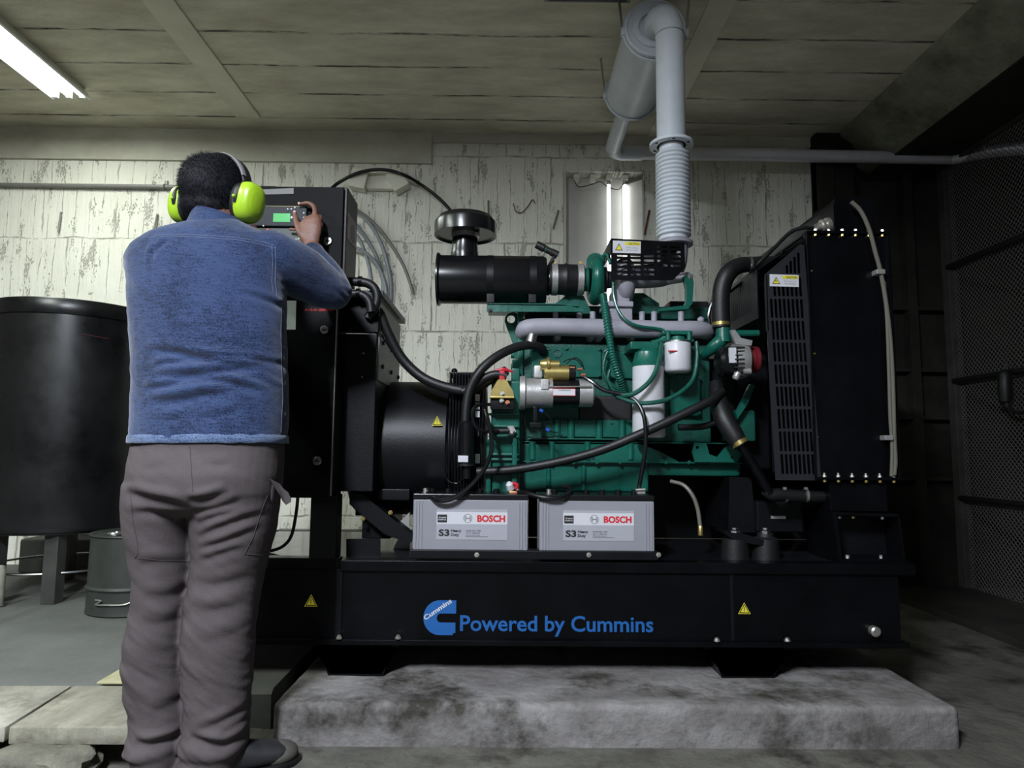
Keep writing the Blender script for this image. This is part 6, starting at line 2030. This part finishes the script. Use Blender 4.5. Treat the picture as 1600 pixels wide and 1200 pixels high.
body.tube([HC - Z * 0.05 + hf * 0.0, (HC + nb) / 2 - Z * 0.01, nb, nb - Z * 0.05], [0.060, 0.058, 0.062, 0.075], 20)
loft(body, rows(torso_rows, -0.016), 32)
hipr = [(680, 226, 434, 1.87, 0.12), (730, 218, 430, 1.865, 0.13), (770, 216, 426, 1.865, 0.12), (785, 222, 422, 1.87, 0.09)]
loft(body, rows(hipr), 32)


def arm(mb, pts, rs):
    mb.tube(pts, rs, 18, step=5)


shR, elR, wrR = P(428, 404, 1.935), P(521, 455, 2.09), P(487, 388, 2.215)
shL, elL, wrL = P(241, 410, 1.94), P(234, 438, 2.15), P(352, 386, 2.215)
arm(body, [shR, (shR + elR) / 2 - Z * 0.004, elR], [0.06, 0.052, 0.044])
arm(body, [elR, (elR * 0.6 + wrR * 0.4), wrR], [0.044, 0.044, 0.027])
arm(body, [shL, (shL + elL) / 2, elL], [0.06, 0.05, 0.043])
arm(body, [elL, (elL * 0.6 + wrL * 0.4), wrL], [0.043, 0.043, 0.027])
legL = [(760, 214, 310, 1.865, 0.1), (830, 218, 292, 1.87, 0.075), (900, 226, 288, 1.875, 0.058), (950, 222, 282, 1.875, 0.060), (1010, 214, 278, 1.875, 0.06), (1090, 226, 274, 1.88, 0.045), (1170, 236, 268, 1.885, 0.036), (1195, 234, 270, 1.885, 0.036)]
legR = [(760, 300, 428, 1.865, 0.1), (830, 316, 414, 1.87, 0.075), (900, 312, 398, 1.875, 0.058), (950, 306, 388, 1.875, 0.060), (1010, 300, 382, 1.875, 0.06), (1090, 306, 374, 1.88, 0.045), (1170, 314, 352, 1.885, 0.036), (1195, 312, 354, 1.885, 0.036)]
loft(body, rows(legL), 24)
loft(body, rows(legR), 24)
# right hand: palm, four unequal curled fingers, thumb from the side of the palm
palm = [(391, 477, 496, 2.213, 0.017), (382, 474, 498, 2.218, 0.016), (373, 468.5, 500, 2.222, 0.0155), (362, 466, 502, 2.226, 0.015), (352, 467, 503, 2.230, 0.0145), (343, 473, 501, 2.235, 0.0135), (337, 480, 499, 2.239, 0.011)]
loft(body, rows(palm), 20, 2.2)


def finger(mb, pts, rs):
    mb.tube([P(*p) for p in pts], rs, 12, step=4)
    mb.sphere(P(*pts[-1]), rs[-1], 12, 8)


finger(body, [(489, 346, 2.236), (492, 335, 2.240), (491, 324, 2.258), (482, 317.5, 2.272), (469.5, 318.8, 2.279)], [0.011, 0.0098, 0.0088, 0.008, 0.0066])
finger(body, [(495, 350, 2.236), (499.5, 343, 2.246), (499, 338, 2.268), (489, 338, 2.279), (476, 341, 2.279)], [0.011, 0.0098, 0.0088, 0.008, 0.0066])
finger(body, [(497, 357, 2.232), (501.5, 353, 2.244), (499, 350, 2.266), (485, 351, 2.278), (470, 353, 2.278)], [0.0105, 0.0095, 0.0085, 0.0075, 0.0064])
finger(body, [(494, 367, 2.228), (499, 364, 2.240), (495, 361, 2.258), (476, 360.5, 2.268), (453, 358, 2.272)], [0.0098, 0.0085, 0.0075, 0.0068, 0.0058])
finger(body, [(479, 378, 2.221), (470, 365, 2.222), (464.5, 352, 2.232), (462, 341, 2.246), (460.5, 332.5, 2.256)], [0.0145, 0.0135, 0.0105, 0.0095, 0.0078])
# left hand, reaching the small knob left of the panel
palm2 = [((352, 386, 2.215), 0.024, 0.016), ((362, 381, 2.228), 0.034, 0.015), ((374, 376, 2.240), 0.039, 0.014), ((383, 373, 2.247), 0.036, 0.012)]
ax_ = (P(383, 373, 2.247) - P(352, 386, 2.215)).normalized()
b2 = Vector((0, 1, 0)) - ax_ * ax_.y
b2.normalize()
a2 = ax_.cross(b2)
loft(body, [(P(*c), r0, r1, a2, b2) for c, r0, r1 in palm2], 18, 2.2)
for k, (du, dv, ln_) in enumerate(((0, -15, 1.0), (2, -6, 1.1), (1, 3, 1.02), (-3, 11, 0.85))):
    finger(body, [(380 + du, 373 + dv, 2.245), (388 + du * ln_, 369 + dv, 2.262), (396 * 1 + du, 367 + dv * .8, 2.272), (401 + du, 366 + dv * .6, 2.277)], [0.0095, 0.009, 0.008, 0.0065])
finger(body, [(362, 376, 2.226), (370, 362, 2.236), (379, 356, 2.252), (389, 358, 2.266)], [0.012, 0.011, 0.0095, 0.0075])
for s_, uh_, ut in ((-1, 252, 243), (1, 333, 352)):
    pass
ftL0, ftL1 = Vector((P(252, 1195, 1.885).x, 1.865, 0.055)), Vector((P(250, 1195, 1.885).x - 0.015, 2.02, 0.04))
ftR0, ftR1 = Vector((P(333, 1195, 1.885).x, 1.865, 0.055)), Vector((P(333, 1195, 1.885).x + 0.13, 1.95, 0.04))
for a, c in ((ftL0, ftL1), (ftR0, ftR1)):
    body.tube([a + Z * 0.06, a + Z * 0.0, a * 0.6 + c * 0.4 - Z * 0.005, c - Z * 0.01], [0.036, 0.036, 0.034, 0.024], 16)
bd = remesh(body, 0.0042, 5)
bo = bd.build('body', 'skin', person, sharp=180)
# eyes, nails
for s_ in (-1, 1):
    e_ = MB().sphere(HC + hr * (s_ * 0.031) + hf * 0.083 - Z * 0.004, 0.0125).build('eye', 'white', person)
    MB().sphere(HC + hr * (s_ * 0.031) + hf * 0.0945 - Z * 0.004, 0.0045).build('iris', 'ink', e_)
for (u, v, y_), dv in (((467.2, 317.8, 2.274), 0), ((460.3, 331, 2.249), 1)):
    MB().sphere(P(u, v, y_ - 0.001), 1, 10, 8, (0.0045, 0.003, 0.0055)).build('fingernail', 'nail', person)

# ---------------------------------------------------------------- shirt
sh = MB()
loft(sh, rows(torso_rows), 40, 2.35)
sh.tube([P(404, 392, 1.93), shR, P(474, 428, 2.01), P(508, 450, 2.065), elR + Vector((0.004, 0, 0.0))], [0.07, 0.082, 0.080, 0.066, 0.056], 24, step=6)
sh.sphere(elR, 0.058, 20, 12)
sh.tube([elR, elR * 0.7 + wrR * 0.3 + Vector((0.004, 0, 0)), elR * 0.4 + wrR * 0.6, elR * 0.04 + wrR * 0.96], [0.058, 0.054, 0.045, 0.034], 24, step=6)
sh.tube([P(255, 398, 1.93), shL, P(234, 416, 2.02), P(232, 430, 2.1), elL], [0.070, 0.080, 0.070, 0.064, 0.056], 24, step=6)
sh.sphere(elL, 0.058, 20, 12)
sh.tube([elL, elL * 0.6 + wrL * 0.4, elL * 0.1 + wrL * 0.9], [0.058, 0.052, 0.038], 24, step=6)
shm = remesh(sh, 0.0044, 12)
folds(shm, [
    ([(222, 545), (260, 549), (300, 557), (345, 567), (398, 573)], 0.0100, 0.0125),
    ([(234, 591), (299, 587), (346, 580), (398, 572)], 0.0105, 0.0125),
    ([(222, 609), (258, 604), (288, 598)], 0.0090, 0.0105),
    ([(303, 594), (346, 596), (370, 602), (408, 611)], 0.0085, 0.0105),
    ([(226, 626), (275, 627), (322, 619), (372, 611)], 0.0095, 0.0130),
    ([(308, 553), (370, 557), (438, 563)], 0.0050, 0.0085),
    ([(236, 572), (262, 567), (290, 566)], 0.0060, 0.0085),
    ([(310, 655), (345, 650), (380, 640)], 0.0035, 0.0110),
    ([(230, 654), (262, 657), (300, 652)], 0.0025, 0.0110),
    ([(366, 448), (405, 460), (444, 474)], 0.0050, 0.0085),
    ([(380, 586), (402, 592), (420, 604)], 0.0035, 0.0085),
    ([(232, 371), (225, 384), (227, 404)], 0.0045, 0.0080),
    ([(248, 366), (236, 378), (229, 394)], 0.0040, 0.0080),
    ([(492, 410), (507, 420), (528, 434)], 0.0060, 0.0080),
    ([(482, 412), (498, 427), (518, 434)], 0.0045, 0.0080),
    ([(446, 466), (460, 462), (474, 464)], 0.0035, 0.0080),
])
crumple(shm, 0.0022, 9, 26, 3.1)
crumple(shm, 0.0016, 22, 30, 8.1, lambda v: 1.0 if v.y > 2.0 else 0.35)
sho = shm.build('denim_shirt', 'denim', person, sharp=180)
tree = on_surface(shm)
# collar standing round the neck
cl = MB()
ring0 = []
colv = []
seg = 40
cc = P(341, 356, 1.935)
for j, (dz, k, th) in enumerate(((-0.03, 1.18, 0), (0.0, 1.04, 0), (0.018, 0.99, 0), (0.026, 0.96, 0), (0.026, 0.90, 0), (0.0, 0.92, 0), (-0.03, 0.98, 0))):
    for q in range(seg):
        t = 2 * PI * q / seg
        x_, y_ = math.cos(t), math.sin(t)
        tilt = -0.22 * x_ * 0.078 - 0.05 * y_ * 0.07
        colv.append(cc + Vector((0.078 * k * x_, 0.070 * k * y_, dz + tilt + 0.008)))
cf = []
for j in range(6):
    for q in range(seg):
        r_ = (q + 1) % seg
        cf.append((j * seg + q, j * seg + r_, (j + 1) * seg + r_, (j + 1) * seg + q))
cl.add(colv, cf)
cl.build('collar', 'denim', sho, sharp=60)
# hem band
hb = MB()
hv, hfc = [], []
hr_ = rows([(680, 211, 445.5, 1.872, 0.143), (682, 210, 446.5, 1.872, 0.1455), (691, 209.5, 447, 1.87, 0.147), (693, 211, 445, 1.87, 0.144)])
loft(hb, hr_, 72, 2.35)
hb.f = hb.f[:-2]
for i, v in enumerate(hb.v):
    hb.v[i] = v + Vector((0, 0, 0.0025 * mnoise.noise(Vector((v.x * 40, v.y * 40, 0))) + 0.010 * (v.x - hr_[0][0].x)))
hb.build('hem', 'denimdark', sho, sharp=60)
for nm, pts, r_ in (('yoke_seam', [(236, 371), (262, 369), (300, 370), (330, 372), (370, 375), (405, 381), (432, 389)], 0.0011), ('yoke_seam', [(240, 368), (266, 366.5), (300, 367), (330, 368.5), (370, 371.5), (405, 377), (430, 384)], 0.0011),
                    ('armhole_seam', [(430, 385), (431, 410), (430, 440), (433, 462), (438, 472)], 0.0011), ('armhole_seam', [(425, 384), (426, 410), (425, 440), (427, 458)], 0.0009),
                    ('side_seam', [(440, 476), (439, 520), (440, 570), (442, 620), (439, 676)], 0.001)):
    s_ = stitch(tree, pts, r_)
    if s_:
        s_.build(nm, 'thread', sho, sharp=180)

# ---------------------------------------------------------------- trousers
tr = MB()
loft(tr, rows([(684, 216, 441, 1.87, 0.138), (700, 213, 442, 1.87, 0.140), (740, 207, 439, 1.862, 0.150), (768, 205, 436, 1.862, 0.150), (790, 206, 432, 1.868, 0.125), (805, 215, 424, 1.87, 0.08)]), 40, 2.3)
lL = [(755, 205, 320, 1.862, 0.13), (790, 202, 305, 1.866, 0.122), (830, 203, 303.5, 1.87, 0.112), (870, 210, 302, 1.872, 0.100), (900, 215, 299, 1.874, 0.092), (950, 211, 291, 1.876, 0.088), (1000, 200, 287, 1.876, 0.088), (1040, 198, 286, 1.878, 0.086), (1080, 202, 288, 1.88, 0.082), (1110, 207, 289, 1.88, 0.080), (1140, 209, 288, 1.88, 0.082), (1160, 203, 287, 1.88, 0.088), (1166, 199, 286, 1.88, 0.090), (1174, 210, 287, 1.88, 0.080), (1190, 211, 284, 1.88, 0.080), (1212, 206, 282, 1.88, 0.084)]
lR = [(755, 288, 436, 1.862, 0.13), (790, 302, 433, 1.866, 0.122), (830, 303, 427, 1.87, 0.112), (870, 304, 418, 1.872, 0.100), (900, 300, 410, 1.874, 0.092), (950, 291, 401, 1.876, 0.088), (1000, 286, 396, 1.876, 0.088), (1040, 288, 393, 1.878, 0.086), (1080, 290, 390, 1.88, 0.082), (1110, 291, 388, 1.88, 0.080), (1140, 289, 386, 1.88, 0.082), (1158, 283, 386, 1.88, 0.088), (1166, 282, 383, 1.88, 0.088), (1175, 288, 378, 1.88, 0.080), (1190, 280, 373, 1.88, 0.082), (1212, 278, 367, 1.88, 0.084)]
for tab in (lL, lR):
    loft(tr, rows(tab), 32, 2.2)
trm = remesh(tr, 0.0046, 9)
folds(trm, [
    ([(200, 771), (240, 776), (280, 785), (306, 802)], 0.0090, 0.0125),
    ([(206, 801), (244, 800), (280, 804), (304, 814)], 0.0055, 0.0110),
    ([(303, 782), (330, 780), (366, 768)], 0.0075, 0.0115),
    ([(305, 800), (340, 795), (380, 782)], 0.0055, 0.0095),
    ([(305, 820), (336, 809), (372, 800)], 0.0060, 0.0095),
    ([(305, 843), (336, 827), (376, 813), (408, 804)], 0.0065, 0.0105),
    ([(305, 860), (350, 847), (400, 826)], 0.0055, 0.0100),
    ([(305, 880), (345, 866), (378, 856)], 0.0050, 0.0105),
    ([(212, 885), (240, 881), (272, 886)], 0.0040, 0.0150),
    ([(216, 934), (252, 937), (290, 926)], 0.0040, 0.0170),
    ([(296, 910), (330, 918), (382, 906)], 0.0040, 0.0160),
    ([(288, 950), (320, 960), (372, 950)], 0.0040, 0.0170),
    ([(208, 974), (244, 981), (286, 966)], 0.0035, 0.0180),
    ([(300, 1010), (340, 1004), (384, 988)], 0.0025, 0.0180),
    ([(280, 1164), (312, 1173), (338, 1179), (366, 1170)], 0.0110, 0.0120),
    ([(286, 1156), (322, 1146), (380, 1124)], 0.0055, 0.0130),
    ([(330, 1160), (356, 1152), (386, 1144)], 0.0045, 0.0110),
    ([(194, 1172), (224, 1175), (262, 1172)], 0.0110, 0.0120),
    ([(220, 1130), (245, 1120), (275, 1118)], 0.0030, 0.0170),
    ([(326, 723), (345, 727), (366, 724)], 0.0020, 0.0110),
    ([(230, 735), (255, 729), (275, 728)], 0.0015, 0.0120),
])
crumple(trm, 0.0024, 7, 20, 1.7)
crumple(trm, 0.0036, 12, 30, 5.7, lambda v: max(0.15, min(1.0, (0.62 - v.z) * 3)) if v.z < 0.9 else 0.15)
tro = trm.build('work_trousers', 'trouser', person, sharp=180)
tree2 = on_surface(trm)
for nm, pts, r_ in (('back_seam', [(296, 692), (298, 720), (300, 750), (301, 768)], 0.0010), ('pocket_seam', [(418, 774), (408, 800), (396, 838), (382, 866), (416, 868)], 0.0012), ('pocket_seam', [(204, 772), (207, 810), (214, 846), (216, 864), (211, 872)], 0.0012), ('knee_seam', [(216, 872), (250, 876), (300, 877)], 0.0009), ('back_pocket_seam', [(210, 695), (240, 694), (248, 688)], 0.0010)):
    s_ = stitch(tree2, pts, r_, 0.0002)
    if s_:
        s_.build(nm, 'seam', tro, sharp=180)
O_ = Vector((0, 0, H))
hp, hn_, _, _ = tree2.ray_cast(O_, (P(427, 769, 1.8) - O_).normalized())
if hp:
    zr_ = (Z - hn_ * Z.dot(hn_)).normalized()
    xr_ = zr_.cross(hn_)
    MB().sphere(hp, 1, 16, 10, (0.012, 0.004, 0.028), Matrix(((xr_ * 1 + zr_ * -0.25).normalized(), hn_, zr_)).transposed()).build('pocket_opening', 'seam', tro)
# loose pocket flap at the right hip
fp_ = [P(u, v, 1.80) for u, v in ((421, 748), (436, 756), (442, 764), (449, 770), (453, 780), (452, 785), (444, 790), (438, 784), (433, 774))]
bm = bmesh.new()
vs = [bm.verts.new(p + Yd * (0.02 * i / 8)) for i, p in enumerate(fp_)] + [bm.verts.new(p + Vector((-0.002, 0.008 + 0.02 * i / 8, 0))) for i, p in enumerate(fp_)]
n_ = len(fp_)
bm.faces.new(vs[:n_]); bm.faces.new(vs[n_:][::-1])
for k in range(n_):
    j = (k + 1) % n_
    bm.faces.new((vs[k], vs[j], vs[n_ + j], vs[n_ + k]))
bmesh.ops.triangulate(bm, faces=[f for f in bm.faces if len(f.verts) > 4])
MB().addbm(bm).build('pocket_flap', 'trouser', tro)

# ---------------------------------------------------------------- shoes
for a, c, lb in ((ftL0, ftL1, None), (ftR0, ftR1, None)):
    d = (c - a); d.z = 0; d.normalize()
    sd = d.cross(Z).normalized()
    o0 = Vector((a.x, a.y, 0))
    s_ = MB()
    rings = []
    for t, wv, hv_ in ((-0.06, 0.022, 0.060), (-0.045, 0.036, 0.090), (0.0, 0.042, 0.105), (0.06, 0.046, 0.085), (0.12, 0.050, 0.060), (0.17, 0.050, 0.050), (0.205, 0.040, 0.040), (0.225, 0.018, 0.026)):
        rings.append((o0 + d * t + Z * (0.012 + hv_ / 2), hv_ / 2, wv, Z, sd))
    loft(s_, rings, 20, 2.4)
    up = remesh(s_, 0.005, 4).build('shoe', 'shoe', person, sharp=180)
    so_ = MB()
    loft(so_, [(o0 + d * t + Z * 0.009, 0.009, wv, Z, sd) for t, wv in ((-0.066, 0.024), (-0.05, 0.04), (0.0, 0.044), (0.06, 0.045), (0.12, 0.053), (0.17, 0.053), (0.21, 0.042), (0.232, 0.018))], 20, 5)
    so_.build('sole', 'rubber', up)
    tc2 = MB().sphere(o0 + d * 0.175 + Z * 0.030, 1, 18, 12, (0.051, 0.055, 0.030), Matrix((sd, d, Z)).transposed())
    tc2.build('toe_cap', 'shoetoe', up)

# ---------------------------------------------------------------- hair
hm = MB()
hm.sphere(HC + Z * 0.014 - hf * 0.004, 1, 48, 32, (0.094, 0.112, 0.104), HR)
hm.sphere(HC - hf * 0.026 - Z * 0.045, 1, 40, 24, (0.078, 0.078, 0.060), HR)
hm = remesh(hm, 0.005, 4)
keep = []
for f in hm.f:
    c = sum((hm.v[i] for i in f), Vector()) / len(f) - HC
    fx = c.dot(hf)
    # leave the face free: hairline over the brow, sideburns at the ears
    if fx > 0.055 and c.z < 0.055:
        continue
    if fx > 0.02 and c.z < 0.0:
        continue
    keep.append(f)
hm.f = keep
tips = MB()
for i, v in enumerate(hm.v):
    c = v - HC
    d = 0.0014 * mnoise.noise(v * 45) + 0.0012 * mnoise.noise(v * 130)
    hm.v[i] = v + hm.n[i] * d
used = set(i for f in hm.f for i in f)
remap, nv, nn = {}, [], []
for i in sorted(used):
    remap[i] = len(nv)
    nv.append(hm.v[i]); nn.append(hm.n[i])
hm.v = nv
hm.f = [tuple(remap[i] for i in f) for f in hm.f]
nhair = len(nv)
for _ in range(7000):
    i = rnd.randrange(nhair)
    p, n_ = nv[i], nn[i]
    c = p - HC
    up_ = max(0.0, c.z / 0.1)
    lay = (Vector((rnd.uniform(-.4, .4), rnd.uniform(-.4, .4), rnd.uniform(-.2, .3))) - Z * (0.9 * (1 - up_)) - hr * 0.25 * up_)
    d = (n_ * rnd.uniform(0.5, 1.0) + lay * 0.75).normalized()
    ln_ = rnd.uniform(0.007, 0.016) * (1.0 + 0.3 * up_)
    s_ = n_.cross(d)
    if s_.length < 1e-3:
        continue
    s_.normalize()
    q0 = p - n_ * 0.002
    wv = 0.0007
    w2 = d.cross(s_) * wv
    s_ = s_ * wv
    hm.add([q0 + s_, q0 - s_ * .5 + w2, q0 - s_ * .5 - w2, q0 + d * ln_], [(0, 1, 3), (1, 2, 3), (2, 0, 3), (2, 1, 0)])
hm.build('hair', 'hair', person, sharp=180)
for s_ in (-1, 1):
    MB().tube([HC + hr * (s_ * 0.016) + hf * 0.092 + Z * 0.016, HC + hr * (s_ * 0.032) + hf * 0.088 + Z * 0.022, HC + hr * (s_ * 0.05) + hf * 0.074 + Z * 0.016], [0.003, 0.0045, 0.002], 8).build('eyebrow', 'hair', person)

# ---------------------------------------------------------------- ear defenders (worn, so an object of their own)
ed = thing('ear_defenders', HC, 'lime green ear defenders with a black headband worn by the person', 'ear defenders')
eo = -hf * 0.006
def cup(s_):
    c = HC + hr * (s_ * 0.141) + eo - Z * (0.026 if s_ < 0 else 0.030)
    out_ = (hr * s_ + Vector((0, -0.05, -0.06))).normalized()
    up2 = (Z - out_ * Z.dot(out_)).normalized()
    fw2 = up2.cross(out_)
    Rm = Matrix((fw2, up2, out_)).transposed()
    m_ = MB()
    rings = []
    for t, k in ((-0.026, 0.94), (-0.018, 1.0), (-0.002, 1.0), (0.012, 0.93), (0.022, 0.78), (0.029, 0.52), (0.032, 0.2)):
        rings.append((c + out_ * t, 0.0445 * k, 0.0600 * k, fw2, up2))
    loft(m_, rings, 40, 2.5)
    cu = remesh(m_, 0.003, 6).build('ear_cup', 'lime', ed, sharp=180)
    q = MB()
    loft(q, [(c - out_ * 0.044, 0.036, 0.050, fw2, up2), (c - out_ * 0.040, 0.042, 0.057, fw2, up2), (c - out_ * 0.028, 0.043, 0.058, fw2, up2), (c - out_ * 0.024, 0.040, 0.055, fw2, up2)], 36, 2.4)
    q.build('cushion', 'rubber', cu)
    # pivot arm and yellow pivot on the rear rim of the cup
    back = -fw2 if fw2.y > 0 else fw2
    if back.y > 0:
        back = -back
    p0_ = c + back * 0.040 - out_ * 0.014
    MB().tube([p0_ + up2 * 0.065 - back * 0.03 - out_ * 0.01, p0_ + up2 * 0.035 - back * 0.004, p0_ + up2 * 0.006 + back * 0.004, p0_ - up2 * 0.012 + back * 0.002], [0.004, 0.0065, 0.0075, 0.006], 10).build('pivot_arm', 'rubber', cu)
    MB().sphere(p0_ + up2 * 0.004 + back * 0.011, 0.0052, 12, 8).build('pivot_pin', 'lime', cu)
    return c, out_, up2


cR = cup(1)
cL = cup(-1)
# headband: arch over the crown in the plane of the ears
arch, arch2 = [], []
for k in range(25):
    t = PI * k / 24
    arch.append(HC + eo * 1.0 + hr * (0.124 * math.cos(t)) + Z * (-0.0 + 0.127 * math.sin(t)) + hf * 0.012 * math.sin(t))
hbm = MB()
rings = []
for i, p in enumerate(arch):
    t_ = (arch[min(i + 1, 24)] - arch[max(i - 1, 0)]).normalized()
    b_ = hf
    n_ = t_.cross(b_)
    wv = 0.014 + 0.010 * math.sin(PI * i / 24)
    rings.append((p, wv, 0.0045, b_, n_))
loft(hbm, rings, 14, 3)
hbo = hbm.build('headband', 'rubber', ed, sharp=60)
pd = MB()
rings = []
for i in range(3, 12):
    p = arch[i]
    t_ = (arch[i + 1] - arch[i - 1]).normalized()
    n_ = t_.cross(hf)
    rings.append((p - hf * 0.012 + (p - HC).normalized() * 0.0035, 0.009, 0.0032, hf, n_))
loft(pd, rings, 12, 3)
pd.build('headband_pad', 'bandgrey', hbo, sharp=60)
for s_ in (-1, 1):
    MB().tube([HC + hr * (s_ * 0.126) + Z * 0.03 - hf * 0.004, HC + hr * (s_ * 0.143) + Z * 0.005 - hf * 0.02, HC + hr * (s_ * 0.147) - Z * 0.018 - hf * 0.03], 0.0016, 6).build('wire_fork', 'steel', hbo)
